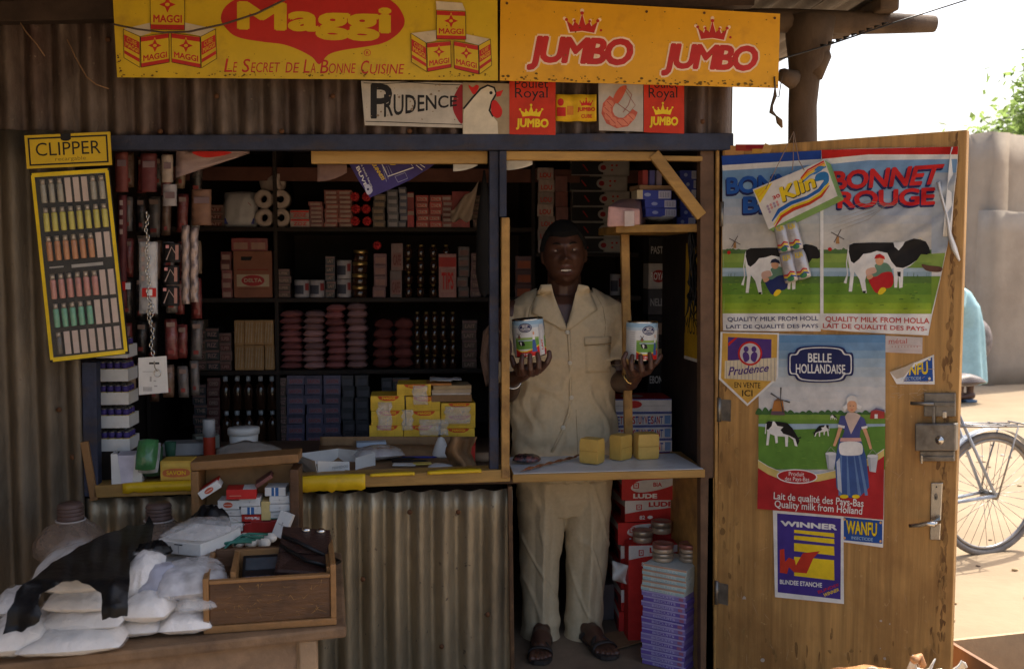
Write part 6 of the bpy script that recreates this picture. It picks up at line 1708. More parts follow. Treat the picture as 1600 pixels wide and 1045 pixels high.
for c, (xa, xb) in enumerate(((1012, 1043), (1044, 1068))):
    ht = (W(1040, 370, YR).z - zr) / 6
    for r_ in range(6):
        t, M, L_, kd = lab[5 - r_][c]
        p, q = W(xa, 600, YR - .01), W(xb, 600, YR - .01)
        def art(pr):
            if kd == 'box': pr.rect(.08, .1, .92, .92, I(.55, .4, .2)); pr.rect(.2, .25, .8, .4, L_); pr.rect(.25, .5, .75, .6, L_); pr.ell(.5, .75, .15, .08, L_, 12)
            if kd == 'pill': pr.rect(.05, .1, .95, .9, I(.5, .45, .4)); pr.ell(.5, .5, .36, .25, L_, 20)
            if kd == 'arch': pr.poly([(.2, .95), (.2, .4), (.3, .2), (.5, .1), (.7, .2), (.8, .4), (.8, .95)], I(.45, .4, .36)); pr.ell(.5, .5, .16, .2, BLK, 12)
            if kd == 'half': pr.rect(.05, .08, .95, .92, I(.4, .35, .28)); pr.rect(.1, .12, .9, .4, L_); pr.rect(.3, .6, .7, .8, GREY)
            if kd == 'mini': pr.rect(.25, .3, .75, .75, L_)
            if t: pr.tx(t, .1, .35, .9, .65, L_ if kd is None else WHITE, .02)
        place(pack(q.x - p.x, .12, ht - .003, M, art), 'labelled_packet', ((p.x + q.x) / 2, YR + .05, zr + ht * r_), 0, '%s labelled packet from the bottom, %s column of the rack behind the post' % (ORD[r_], ('left', 'right')[c]), 'packet', 'labelled packets on the rack')
# yellow poster on the right inner wall and dark strips before it
mw = lambda px, py: (lambda d: CAM + d * ((1.1105 - CAM.x) / d.x))(ray(px, py))
m_ = MB(); oq = [(1069, 557), (1112, 570), (1111, 388), (1072, 380)]
p = [mw(*q) for q in oq]; m_.slab(p, (.0012, 0, 0), I(.6, .38, .03))
pr = Print(lambda x, y: (mw(x, y), V((-1, 0, 0))))
pr.poly([(1069, 560), (1112, 573), (1112, 568), (1069, 555)], WHITE)
pr.text('MUSTANG', (1070, 520), (1110, 528), (1110, 503), (1070, 494), BLK, .0)
for a in ((1074, 440), (1078, 452), (1073, 462)): pr.blob([(a[0], a[1]), (a[0] + 6, a[1] - 6), (a[0] + 9, a[1] + 3), (a[0] + 4, a[1] + 8)], BLK if a[0] != 1078 else WHITE, 3)
pr.emit(m_); solo(m_, 'poster', 'yellow poster lettered MUSTANG on the right inner wall of the doorway', 'poster')
m_ = MB()
r = random.Random(4)
for k in range(16):
    x = 1075 + r.uniform(0, 18); y_ = .12 + r.uniform(0, .1); pts = []
    for j in range(8): pts.append(W(x + (r.uniform(-3, 3) if j else 0) + (j * r.uniform(-.6, 1.4)), 350 + j * r.uniform(16, 24), y_))
    m_.tube(pts, [.004] * 7 + [.001], BLACKP, 5)
solo(m_, 'black_strips', 'bundle of black plastic strips hanging from the corner shelf', 'strips')
# stacked red and white cartons, tea cartons, jars
REDC = I(.5, .025, .02)
def lude(k):
    def art(pr):
        pr.rect(0, 0, 1, 1, REDC)
        if k % 2: pr.poly([(0, .02), (1, .02), (1, .3), (.72, .42), (.3, .5), (0, .62)], I(.66, .6, .55)); pr.tx('LUDE', .42, .1, .86, .34, REDC, .05)
        else: pr.blob([(.16, .45), (.3, .12), (.7, .04), (.98, .02), (.9, .3), (.6, .55), (.3, .64)], I(.66, .6, .55)); pr.tx('LUDE', .2, .7, .62, .92, WHITE, .05); pr.tx('BIA', .55, .18, .7, .38, REDC, .03)
        pr.rect(.2, .2, .3, .46, REDC); pr.rect(.22, .23, .28, .42, I(.66, .6, .55)); pr.rect(.24, .27, .26, .36, REDC)
        if k % 2: pr.tx('82', .26, .72, .36, .9, WHITE, .03); pr.ell(.45, .81, .05, .08, WHITE, 10)
    def side(pr):
        pr.rect(0, 0, 1, 1, I(.4, .03, .025)); pr.poly([(0, .05), (1, .05), (1, .3), (0, .5)], I(.5, .42, .36)); pr.rect(.2, .6, .7, .9, I(.05, .02, .02))
    return art, side
zb_ = .008
hh = (W(1015, 711, .5).z - zb_) / 8.0
for k in range(8):
    ox = (0, .004, -.003, .006, -.012, .012, .008, 0)[k]
    art, side = lude(k)
    place(pack(.245, .24, hh - .003, REDC, art, .002, side), 'red_carton', (W(1016, 800, .5).x + ox, .62 + .01 * (k % 3), zb_ + hh * k), R(-4 + 3 * (k % 3)), '%s red and white carton from the floor in the tall stack beside the man' % ORD[k], 'carton', 'red and white LUDE cartons')
zt_ = zb_ + hh * 8
def psart(top):
    def art(pr):
        pr.rect(0, 0, 1, 1, I(.62, .58, .55)); pr.rect(0, 0, 1, .08, I(.05, .08, .3)); pr.rect(0, .93, 1, 1, I(.1, .12, .35))
        if top: pr.ell(.38, .4, .13, .28, REDC, 20); pr.line([(.05, .5), (.22, .5)], .04, GREY); pr.line([(.52, .5), (.9, .5)], .04, GREY)
        else:
            x = .04
            for i, ch in enumerate('PETER STUYVESANT'):
                if ch != ' ': pr.tx(ch, x, .25, x + .047, .85, (REDC, I(.05, .07, .3))[i % 2], .02)
                x += .051
            pr.rect(.88, .2, .98, .85, I(.15, .25, .45))
    return art
hp_ = [W(1003, a, .55).z - W(1003, b, .55).z for a, b in ((671, 692), (649, 670), (627, 648), (604, 626))]
for k in range(4):
    m_ = pack(.262, .2, hp_[k] - .002, I(.62, .58, .55), psart(k == 3), .0015, None, (lambda pr: (pr.rect(0, 0, 1, 1, REDC), pr.ell(.4, .5, .2, .25, I(.5, .4, .36), 24))) if k == 3 else None)
    place(m_, 'cigarette_carton', (W(1004, 650, .55).x, .66, zt_ + sum(hp_[:k])), R(1 - k), ('lowest', 'second lowest', 'second from top', 'red topped')[k] + ' white cigarette carton, %s' % ('topmost of its pile behind the post' if k == 3 else 'lettered PETER STUYVESANT, behind the post'), 'carton', 'cigarette cartons behind the post')
# thin violet packets with pale ones and tins on top
VB = [I(.16, .1, .36), I(.24, .18, .42), I(.55, .58, .52)]
pz = .007; ang = R(-38); cx, cy = W(1056, 1000, .16).x, .2
for k in range(19):
    pale = k >= 14
    h = .0215 if not pale else .021
    def art(pr):
        if pale: pr.rect(0, .0, 1, .35, I(.5, .3, .2)); pr.rect(.0, .5, 1, .95, I(.36, .5, .5)); pr.tx('BISCUITS', .2, .5, .8, .9, I(.6, .6, .55), .02)
        else: pr.rect(0, 0, 1, .3, I(.4, .34, .55)); pr.tx('BISCUITS', .25, .4, .75, .85, I(.45, .4, .6), .02); pr.rect(.85, .35, .95, .9, I(.35, .12, .2))
    place(pack(.185, .2, h - .0008, VB[2] if pale else VB[k % 2], art, .001, lambda pr: pr.rect(.05, .3, .95, .7, I(.3, .25, .4) if not pale else I(.45, .4, .34))), 'flat_packet', (cx + rng.uniform(-.004, .004), cy + rng.uniform(-.004, .004), pz), ang + rng.uniform(-.03, .03), '%s %s flat packet from the bottom of the stack by the door jamb' % (ORD[k] if k < 12 else ('thirteenth', 'fourteenth')[k - 12] if k < 14 else ORD[k - 14], 'pale' if pale else 'violet'), 'packet', 'flat packets stacked by the jamb')
    pz += h
def cosm(r_, h, lid): 
    m_ = MB(); m_.lathe([(r_ * .94, 0), (r_, .003), (r_, h * .45), (r_ * .95, h * .5)], (0, 0, 0), mat('cream_tin', (.45, .34, .24), .3, .2, 14, metal=.3), 20); m_.lathe([(r_ * 1.04, h * .5), (r_ * 1.04, h * .96), (r_, h), (r_ * .9, h), (r_ * .88, h - .002), (0, h - .002)], (0, 0, 0), lid, 20); return m_
LIDM = mat('dull_tin_lid', (.4, .32, .24), .35, .2, 20, metal=.6)
REDL = mat('reddish_tin_lid', (.3, .12, .09), .3, .2, 14, metal=.3)
dx, dy = math.cos(ang), math.sin(ang)
for k, (u, v, z, lb) in enumerate(((-.04, -.02, 0, 'lower cream tin at the left on the pale flat packets'), (-.04, -.02, .036, 'upper cream tin at the left on the pale flat packets'), (.05, .035, 0, 'lower cream tin at the right on the pale flat packets'), (.05, .035, .036, 'upper cream tin at the right on the pale flat packets'))):
    place(cosm(.041, .035, REDL if z else LIDM), 'cream_tin', (cx + u * dx - v * dy, cy + u * dy + v * dx, pz + z), k, lb, 'tin', 'cream tins')
q = W(1005, 836, .42)
for k, (px, py, y_) in enumerate(((1005, 850, .44), (1034, 838, .43))):
    zj = zb_ + hh * 4 + .002
    c = W(px, py, y_)
m_ = MB(); zj = zb_ + hh * 5
for k, (px, py) in enumerate(((1004, 834), (1033, 820))):
    c = W(px, py, .46); zb2 = c.z - .03
    place(cosm(.042, .05, LIDM), 'cream_tin', (c.x, .455, zb2), k, '%s dull lidded tin standing before the red carton stack' % ('left', 'right')[k], 'tin', 'cream tins')
stp = MB(); c = W(1018, 850, .46); stp.box(c.x - .11, c.x + .1, .4, .492, .008, W(1004, 834, .46).z - .0305, REDC, .002)
pr = Print(lambda u, v: (V((c.x - .11 + .21 * u, .4, W(1004, 834, .46).z - .0305 - .1 * v)), V((0, -1, 0)))); a_, s_ = lude(1); a_(pr); pr.emit(stp)
solo(stp, 'red_carton', 'red carton standing before the stack with two lidded tins on it', 'carton', 'red and white LUDE cartons')
m_ = MB(); m_.sheet([[W(957 + 30 * i / 6, 880 + 30 * j / 5 + (i - 3) * 1.5, .44 + .03 * math.sin(i + j)) for i in range(7)] for j in range(6)], WHITEC, .001); solo(m_, 'crumpled_paper', 'crumpled white paper squeezed between the man and the red cartons', 'paper')
m_ = MB(); m_.box(-.1, .1, -.1, .1, 0, .16, I(.16, .13, .13), .003); q = H(975, 985, .0); place(m_, 'box', (q.x - .05, .78, .008), .2, 'grey box on the floor behind the man by the red cartons', 'box')
m_ = MB(); m_.box(-.11, .11, -.08, .08, 0, .005, CARD, .001); q = H(965, 1000, .01); place(m_, 'cardboard_sheet', (q.x, q.y, .012), .5, 'flat cardboard piece on the kiosk floor beside the sandals', 'cardboard')
# packets on a shelf behind the man's head
YB = 1.42
m_ = MB(); m_.box(.57, 1.1, YB - .01, 2.08, W(880, 465, YB).z - .02, W(880, 465, YB).z, SHELF); m_.box(.57, 1.1, YB - .01, 2.08, W(880, 395, YB).z - .02, W(880, 395, YB).z, SHELF); m_.build('shelf', sh)
zk = W(880, 395, YB).z
stack(840, 866, 262, 395, YB, 7, 1, PK(I(.45, .33, .28), None, None, 'LOU', RED), 'packet', 'pale red lettered packet', 'packet', 'packets behind the man', 'pile left of his head', zb=zk)
stack(868, 888, 275, 395, YB, 5, 1, PK(I(.3, .08, .06), None), 'packet', 'plain red packet', 'packet', 'packets behind the man', 'pile behind his head', zb=zk)
def bw(w_, d_, h_):
    def art(pr): pr.rect(.0, .06, .55, .94, BLK); pr.rect(.58, .08, .98, .94, I(.4, .36, .32)); pr.ell(.55, .5, .09, .3, I(.4, .36, .32), 16); pr.ell(.55, .5, .05, .17, DRED, 12); pr.line([(.2, .3), (.28, .7)], .02, RED); pr.ell(.7, .35, .02, .07, RED, 8); pr.ell(.78, .35, .02, .07, RED, 8); pr.ell(.7, .65, .02, .07, RED, 8)
    return pack(w_, d_, h_, I(.3, .27, .24), art)
stack(893, 985, 250, 395, YB, 6, 1, bw, 'black_white_carton', 'black and pale carton', 'carton', 'packets behind the man', 'stack right of his head', zb=zk, jit=.02)
stack(805, 832, 400, 465, YB, 3, 1, PK(I(.14, .03, .02), I(.4, .1, .04)), 'packet', 'dark red packet', 'packet', 'packets behind the man', 'pile at his right shoulder', zb=W(880, 465, YB).z)
stack(955, 972, 428, 465, YB - .3, 1, 1, cani, 'tin_can', 'pale tin with a reddish band', 'tin', None, 'behind the shoulder by the post', zb=W(960, 462, YB - .3).z, dep=.08)
m_ = MB(); q = W(960, 462, YB - .3); m_.box(q.x - .1, q.x + .12, YB - .35, YB - .02, q.z - .02, q.z - .0005, SHELF); m_.build('shelf', sh)

# ------------------------------------------------------------------ the man
from mathutils.bvhtree import BVHTree
def remesh(mb_, vox, smooth=2, fac=.5):
    """join overlapping closed shapes into ONE continuous surface"""
    me = bpy.data.meshes.new('tmp'); me.from_pydata([tuple(p) for p in mb_.v], [], mb_.f)
    o = bpy.data.objects.new('tmp', me); col.objects.link(o)
    r_ = o.modifiers.new('r', 'REMESH'); r_.mode = 'VOXEL'; r_.voxel_size = vox
    if smooth:
        s_ = o.modifiers.new('s', 'SMOOTH'); s_.iterations = smooth; s_.factor = fac
    bpy.context.view_layer.update()
    e = o.evaluated_get(bpy.context.evaluated_depsgraph_get())
    m2 = bpy.data.meshes.new_from_object(e)
    vs = [v.co.copy() for v in m2.vertices]; fs = [tuple(p.vertices) for p in m2.polygons]
    ns = [v.normal.copy() for v in m2.vertices]
    bpy.data.objects.remove(o); bpy.data.meshes.remove(me); bpy.data.meshes.remove(m2)
    return vs, fs, ns
def loft(mb_, rings, n=28, M=BEIGE):               # rings: (centre, rx, ry, squareness, front push)
    vs, fs = [], []
    for c, rx, ry, sq, fp in rings:
        for k in range(n):
            t = 2 * math.pi * k / n
            a, b = math.cos(t), math.sin(t)
            q = (abs(a) ** sq + abs(b) ** sq) ** (-1 / sq)
            x, y = a * q * rx, b * q * ry
            if b < 0: y -= fp * max(0, 1 - abs(a) * 3)
            vs.append(V(c) + V((x, y, 0)))
    for i in range(len(rings) - 1):
        for k in range(n):
            fs.append((i * n + k, i * n + (k + 1) % n, (i + 1) * n + (k + 1) % n, (i + 1) * n + k))
    fs.append(tuple(range(n))[::-1]); fs.append(tuple(range((len(rings) - 1) * n, len(rings) * n)))
    mb_.add(vs, fs, M, True)
def ball(mb_, c, r, M=SKIN, n=14):
    rr = r if hasattr(r, '__len__') else (r, r, r)
    vs, fs = [], []
    for i in range(n + 1):
        a = math.pi * i / n
        for k in range(n):
            b = 2 * math.pi * k / n
            vs.append(V(c) + V((rr[0] * math.sin(a) * math.cos(b), rr[1] * math.sin(a) * math.sin(b), rr[2] * math.cos(a))))
    for i in range(n):
        for k in range(n):
            fs.append((i * n + k, i * n + (k + 1) % n, (i + 1) * n + (k + 1) % n, (i + 1) * n + k))
    mb_.add(vs, fs, M, True)
def limb(mb_, pts, rad, M=SKIN, n=14):
    mb_.tube(pts, rad, M, n)
    ball(mb_, pts[0], rad[0], M); ball(mb_, pts[-1], rad[-1], M)
YM = .52
PXM = (W(881, 400, YM) - CAM).dot(FW) / 1600      # metres per photo pixel at the man
man = thing('person', 'smiling man in a beige short sleeved suit holding up two milk tins in the doorway', 'person', (W(882, 700, YM).x, YM, .008))
HC = W(881, 394, YM - .03)
def g2(x, z, cx, cz, sx, sz): return math.exp(-((x - cx) / sx) ** 2 - ((z - cz) / sz) ** 2)
def headshape(u, w_):                              # u angle around (0 = front), w_ polar angle from the top
    sx, sy, sz = math.sin(w_) * math.sin(u), math.sin(w_) * math.cos(u), math.cos(w_)
    jaw = max(0, -sz)
    x = sx * .0805 * (1 - .09 * jaw ** 2)
    z = sz * .122
    y = sy * (.094 if sy > 0 else .100) * (1 - (.06 if sy > 0 else .22) * jaw)
    z -= .004 * max(0, sy) * jaw
    if sy > 0:
        f = min(1, sy * 2.2)
        d = .027 * g2(x, z, 0, -.026, .013, .014) + .012 * g2(x, z, 0, .0, .009, .022) + .015 * (g2(x, z, .015, -.032, .010, .009) + g2(x, z, -.015, -.032, .010, .009))
        d += .008 * (g2(x, z, .028, .032, .022, .008) + g2(x, z, -.028, .032, .022, .008))
        d -= .013 * (g2(x, z, .031, .010, .017, .011) + g2(x, z, -.031, .010, .017, .011))
        d += .008 * (g2(x, z, .043, -.024, .02, .018) + g2(x, z, -.043, -.024, .02, .018))
        d += .012 * g2(x, z, 0, -.0555, .026, .0065) + .013 * g2(x, z, 0, -.083, .022, .007) - .016 * g2(x, z, 0, -.067, .028, .0068)
        d += .006 * g2(x, z, 0, -.066, .034, .026) + .009 * g2(x, z, 0, -.105, .022, .014) - .004 * g2(x, z, 0, -.092, .02, .006)
        d -= .003 * (g2(x, z, .034, -.052, .006, .016) + g2(x, z, -.034, -.052, .006, .016))
        y += d * f
    return V((x, y, z))
yawH, tiltH = math.atan2(HC.x - CAM.x, HC.y - CAM.y) * .6, R(-3)
MH = Matrix.Translation(HC + V((0, -.004, -.009))) @ Matrix.Rotation(-yawH, 4, 'Z') @ Matrix.Rotation(R(-4), 4, 'X') @ Matrix.Rotation(tiltH, 4, 'Y') @ Matrix.Scale(1.07, 4) @ Matrix.Scale(-1, 4, V((0, 1, 0)))
bd = MB()
vs, fs = [], []
NU, NW = 96, 72
for i in range(NW + 1):
    for k in range(NU):
        vs.append(MH @ headshape(2 * math.pi * k / NU, math.pi * i / NW))
for i in range(NW):
    for k in range(NU):
        fs.append((i * NU + k, i * NU + (k + 1) % NU, (i + 1) * NU + (k + 1) % NU, (i + 1) * NU + k))
bd.add(vs, fs, SKIN, True)
for s in (-1, 1):
    q = len(bd.v); ball(bd, (s * .082, -.008, -.006), (.010, .018, .030)); bd.xf(Matrix.Identity(4), q)
    for k in range(q, len(bd.v)): bd.v[k] = MH @ bd.v[k]
neck0, neck1 = W(883, 482, YM + .03), W(881, 425, YM + .005)
limb(bd, [neck0, neck0.lerp(neck1, .5), neck1], [.082, .073, .069])
def ring(px, py, hw, hd, sq=2.4, fp=0, y=YM): return (W(px, py, y), hw * PXM, hd, sq, fp)
loft(bd, [ring(882, 462, 40, .06), ring(882, 474, 70, .085), ring(882, 500, 80, .10), ring(882, 560, 74, .105), ring(882, 640, 72, .105), ring(882, 740, 74, .11), ring(882, 790, 66, .10)], M=SKIN)
# arms; left and right as seen in the photo
canR, canL = W(1002, 536, .13), W(828, 530, .13)
sR, eR, wR = W(966, 490, YM), W(965, 596, YM - .03), W(986, 598, .24)
sL, eL, wL = W(800, 490, YM), W(794, 612, YM - .05), W(802, 592, .24)
limb(bd, [sR, sR.lerp(eR, .5), eR], [.058, .052, .044]); limb(bd, [eR, eR.lerp(wR, .35), wR], [.044, .044, .029])
limb(bd, [sL, sL.lerp(eL, .5), eL], [.058, .052, .044]); limb(bd, [eL, eL.lerp(wL, .35), wL], [.044, .044, .029])
def S1(px, py, y): return W(px, py, y)
CR = 24 * (W(1002, 540, .13) - CAM).length / 1600   # tin radius
ych = .13
def hand(mb_, wrist, palm, fingers, thumb):
    limb(mb_, [wrist, wrist.lerp(palm[0], .6), palm[0]], [.028, .030, .026])
    for a, b, r_ in palm[1]: limb(mb_, [a, b], [r_, r_ * .95], n=12)
    for pts in fingers: limb(mb_, pts, [.0128, .0118, .0108, .0095][:len(pts)], n=10)
    limb(mb_, thumb, [.015, .0125, .0105], n=10)
f_ = ych - CR
hand(bd, wR, (W(996, 580, ych + .03), [(W(984, 581, ych + .01), W(990, 573, ych - .02), .017), (W(996, 583, ych + .01), W(1000, 575, ych - .03), .018), (W(1006, 582, ych + .01), W(1011, 574, ych - .03), .017), (W(1012, 580, ych + .02), W(1018, 572, ych - .02), .015)]),
     [[W(984, 580, f_ + .045), W(976, 570, f_ + .012), W(974, 560, f_ + .006), W(978, 552, f_ + .012)],
      [W(992, 584, f_ + .02), W(987, 577, f_ - .012), W(986, 566, f_ - .014), W(988, 556, f_ - .004)],
      [W(1004, 584, f_ + .02), W(1003, 578, f_ - .018), W(1001, 567, f_ - .020), W(1001, 556, f_ - .011)],
      [W(1013, 581, f_ + .03), W(1017, 574, f_ - .008), W(1017, 563, f_ - .010), W(1015, 553, f_ + .0)]],
     [W(1012, 576, ych + .01), W(1025, 566, ych - .01), W(1032, 556, ych + .0)])
hand(bd, wL, (W(824, 580, ych + .03), [(W(812, 582, ych + .01), W(812, 572, ych - .02), .016), (W(822, 584, ych + .01), W(824, 575, ych - .03), .018), (W(832, 582, ych + .01), W(836, 573, ych - .03), .018), (W(842, 578, ych + .01), W(846, 569, ych - .01), .016)]),
     [[W(846, 576, f_ + .05), W(855, 566, f_ + .03), W(859, 557, f_ + .03), W(858, 550, f_ + .034)],
      [W(838, 582, f_ + .02), W(842, 574, f_ - .008), W(842, 563, f_ - .008), W(840, 553, f_ + .002)],
      [W(828, 584, f_ + .02), W(829, 577, f_ - .016), W(828, 566, f_ - .018), W(828, 555, f_ - .009)],
      [W(817, 583, f_ + .02), W(815, 575, f_ - .010), W(815, 565, f_ - .010), W(816, 556, f_ - .001)]],
     [W(812, 580, ych + .02), W(803, 570, ych), W(799, 558, ych + .005)])
# legs and feet
hipR, hipL = W(914, 770, YM), W(850, 770, YM)
aR, aL = W(914, 1003, YM - .01), W(842, 1004, YM - .03)
limb(bd, [hipR, hipR.lerp(aR, .5), aR], [.085, .058, .042]); limb(bd, [hipL, hipL.lerp(aL, .5), aL], [.085, .058, .042])
def foot(mb_, ank, heel, toe, side):
    d = (toe - heel); d.z = 0; L_ = d.length; d.normalize(); n_ = V((d.y, -d.x, 0)) * side     # n_ towards the big toe
    limb(mb_, [ank, V((heel.x, heel.y, .06)) + d * .035], [.042, .038])
    limb(mb_, [V((heel.x, heel.y, .055)) + d * .02, V((heel.x, heel.y, .052)) + d * .10, V((heel.x, heel.y, .040)) + d * .165], [.036, .040, .026])
    limb(mb_, [V((heel.x, heel.y, .042)) + d * .06 + n_ * .018, V((heel.x, heel.y, .038)) + d * .19 + n_ * .022], [.026, .018])
    limb(mb_, [V((heel.x, heel.y, .040)) + d * .06 - n_ * .018, V((heel.x, heel.y, .036)) + d * .175 - n_ * .026], [.026, .016])
    for i, (o_, l_, r_) in enumerate(((.034, .255, .0155), (.012, .258, .0115), (-.007, .25, .0108), (-.024, .238, .0102), (-.040, .222, .0098))):
        limb(mb_, [V((heel.x, heel.y, .034)) + d * (.17 - i * .003) + n_ * o_ * .85, V((heel.x, heel.y, .030)) + d * (l_ - .01) + n_ * o_, V((heel.x, heel.y, .027)) + d * l_ + n_ * o_], [r_, r_ * .95, r_ * .85], n=10)
    return d, n_, L_
hlR, toR = V((aR.x - .005, aR.y - .03, 0)), V((aR.x + .06, aR.y - .30, 0))
hlL, toL = V((aL.x + .01, aL.y - .03, 0)), V((aL.x - .03, aL.y - .30, 0))
fR, fL = foot(bd, aR, hlR, toR, -1), foot(bd, aL, hlL, toL, 1)
vs, fs, ns = remesh(bd, .0042, 2, .5)
MI = MH.inverted()
body = MB()
lipf, skf = [], []
for f in fs:
    c = MI @ (vs[f[0]] + (vs[f[2]] - vs[f[0]]) * .5)
    lip = abs(c.x) < .026 and c.y > .07 and (-.062 < c.z < -.050 + .0 or -.088 < c.z < -.0725) and abs(c.x) < .027 - abs(c.z + .069) * .35
    (lipf if lip else skf).append(f)
body.add(vs, skf, SKIN, True); n0 = len(body.v)
k_ = body.mi(LIP)
for f in lipf: body.f.append(list(f)); body.fm.append(k_); body.sm.append(True)
body.build('body', man)
# eyes, teeth, hair
for s in (-1, 1):
    m_ = MB(); c = headshape(math.atan2(s * .031, .09), math.acos(.009 / .122))
    c = V((s * .0305, c.y - .0082, .0095))
    ball(m_, c, (.0115, .0095, .0056), EYEW, 14); ball(m_, c + V((s * -.001, .0052, .0)), (.0052, .0048, .0050), EYED, 10)
    m_.xf(MH); m_.build('eye', man)
m_ = MB()
ty = headshape(0, math.acos(-.068 / .122)).y
for k in range(7):
    x = (k - 3) * .0056 + .0008; hz = .0042 if k in (2, 3, 4) else .0034
    zc2 = -.0672 + .0020 * (x / .017) ** 2
    m_.box(x - .0024, x + .0024, ty - .006 - abs(x) * .12, ty + .0085 - abs(x) * .2, zc2 - hz, zc2 + hz, TEETH, .0008)
m_.xf(MH); m_.build('teeth', man)
m_ = MB(); vs, fs = [], []
hn, hm = 64, 30
for layer in (0, 1):
    for i in range(hm + 1):
        for k in range(hn):
            u = 2 * math.pi * k / hn
            cu = math.cos(u)
            wmax = 1.02 + .05 * math.cos(3 * u) if cu > .55 else (1.02 + (.55 - cu) / .55 * .55 if cu > 0 else 1.57 + min(.5, -cu * .7))
            p = headshape(u, max(.001, wmax * i / hm))
            edge = min(1, (hm - i) / 3)
            t_ = (.013 + .003 * noise1(p.x * 160, p.y * 160, p.z * 160)) * edge if layer == 0 else -.006
            q = p.normalized()
            vs.append(MH @ (p + q * t_))
L0 = (hm + 1) * hn
for i in range(hm):
    for k in range(hn):
        a, b, c, d = i * hn + k, i * hn + (k + 1) % hn, (i + 1) * hn + (k + 1) % hn, (i + 1) * hn + k
        fs.append((a, b, c, d)); fs.append((L0 + a, L0 + d, L0 + c, L0 + b))
for k in range(hn):
    a, b = hm * hn + k, hm * hn + (k + 1) % hn
    fs.append((a, b, L0 + b, L0 + a))
m_.add(vs, fs, HAIR, True); m_.build('hair', man)
for s in (-1, 1):
    m_ = MB(); pts = []
    for i in range(7):
        t = i / 6; x = s * (.016 + .030 * t); z = .030 + .006 * math.sin(t * 2.4)
        y = headshape(math.atan2(x, .085), math.acos(z / .122)).y
        pts.append(V((x, y + .001, z)))
    m_.tube(pts, [.0015, .003, .0034, .0034, .003, .0022, .001], HAIR, 6); m_.xf(MH); m_.build('eyebrow', man)

# suit jacket with short sleeves
jk = MB()
loft(jk, [ring(882, 451, 46, .07, 2.2), ring(882, 458, 58, .085), ring(883, 466, 72, .10), ring(884, 476, 88, .115), ring(884, 503, 95, .128), ring(883, 545, 86, .13), ring(882, 590, 81, .127), ring(881, 640, 81, .128), ring(880, 690, 84, .133), ring(880, 722, 86, .138), ring(880, 742, 86, .138)], n=40)
def sleeve(a, b, c, r0, r1, r2): jk.tube([a, a.lerp(b, .5), b, c], [r0, r0 * .98, r1, r2], BEIGE, 20); ball(jk, a, r0)
sleeve(W(962, 499, YM), W(959, 548, YM - .01), W(961, 576, YM - .06), .071, .075, .080)
sleeve(W(808, 500, YM), W(803, 570, YM - .01), W(800, 600, YM - .06), .071, .075, .080)
vs, fs, ns = remesh(jk, .005, 6, .5)
cn, cr = [W(884, 515, YM - .14), W(856, 447, YM - .1), W(909, 447, YM - .1)], None
def topx(p):
    d = p - CAM; z = d.dot(FW); return 800 + 1600 * d.dot(RT) / z, 522.5 - 1600 * d.dot(UP) / z
out, keep = [], []
for i, p in enumerate(vs):
    x, y = topx(p)
    fw_ = max(0, (YM - p.y) / .14)
    fold = .006 * math.sin((x - 800) * .10 + (y - 600) * .055 + 3 * noise1(x * .02, y * .02)) * max(0, min(1, (y - 585) / 80)) * (1 if x < 884 else .35) * (1.5 if x < 862 else 1)
    q_ = noise1(p.x * 9 + p.z * 5, p.y * 9, p.z * 6 - p.x * 3)
    fold += .006 * noise1(p.x * 14, p.y * 10, p.z * 7) + .0035 * noise1(p.x * 34, p.y * 22, p.z * 26) + .009 * max(0, .22 - abs(q_)) / .22 * (.4 + .6 * max(0, min(1, (y - 520) / 120)))
    fold += .004 * math.sin((y - x * .5) * .16) * max(0, 1 - abs(x - 948) / 28) * max(0, 1 - abs(y - 525) / 60)
    out.append(p + ns[i] * fold)
for f in fs:
    c = (vs[f[0]] + vs[f[2]]) * .5
    x, y = topx(c)
    vn = y < 513 and c.y < YM + .02 and abs(x - 884 + (513 - y) * .02) < (513 - y) * .40
    hole = c.z > W(882, 456, YM).z and abs(x - 882) < 44
    hem = (c - W(961, 576, YM - .06)).dot(W(961, 576, YM - .06) - W(956, 548, YM - .01)) > -.012 and x > 930 and y > 555 and (c - W(961, 576, YM - .06)).length < .088 and abs((ns[f[0]]).dot((W(961, 576, YM - .06) - W(956, 548, YM - .01)).normalized())) > .8
    if not (vn or hole or hem): keep.append(f)
m_ = MB(); m_.add(out, keep, BEIGE, True)
jb = m_.build('jacket', man, fix=False)
so = jb.modifiers.new('thickness', 'SOLIDIFY'); so.thickness = .004; so.offset = 0
bvh = BVHTree.FromPolygons([tuple(p) for p in out], keep)
def onj(px, py, off=.004, y0=None):
    d = ray(px, py).normalized()
    h = bvh.ray_cast(CAM, d, 20)
    if h[0] is None or h[0].y > YM + .02:
        p = W(px, py, YM - .115); return p - d * off
    return h[0] - d * off
def patch(pts_rows, th=.004, off=.006, name='lapel', M=BEIGE):
    m_ = MB(); m_.sheet([[onj(x, y, off) for x, y in row] for row in pts_rows], M, -th); return m_.build(name, man)
def lerp2(a, b, t): return (a[0] + (b[0] - a[0]) * t, a[1] + (b[1] - a[1]) * t)
def strip(inner, outer, n=5): return [[lerp2(a, b, j / n) for j in range(n + 1)] for a, b in zip(inner, outer)]
def densify(p, k=4):
    o = []
    for a, b in zip(p, p[1:]):
        for i in range(k): o.append(lerp2(a, b, i / k))
    return o + [p[-1]]
patch(strip(densify([(861, 444), (866, 462), (874, 484), (886, 515)]), densify([(845, 445), (836, 466), (831, 489), (880, 516)])), off=.010)
patch(strip(densify([(904, 444), (899, 464), (893, 484), (883, 515)]), densify([(919, 447), (927, 466), (934, 484), (888, 517)])), off=.010)
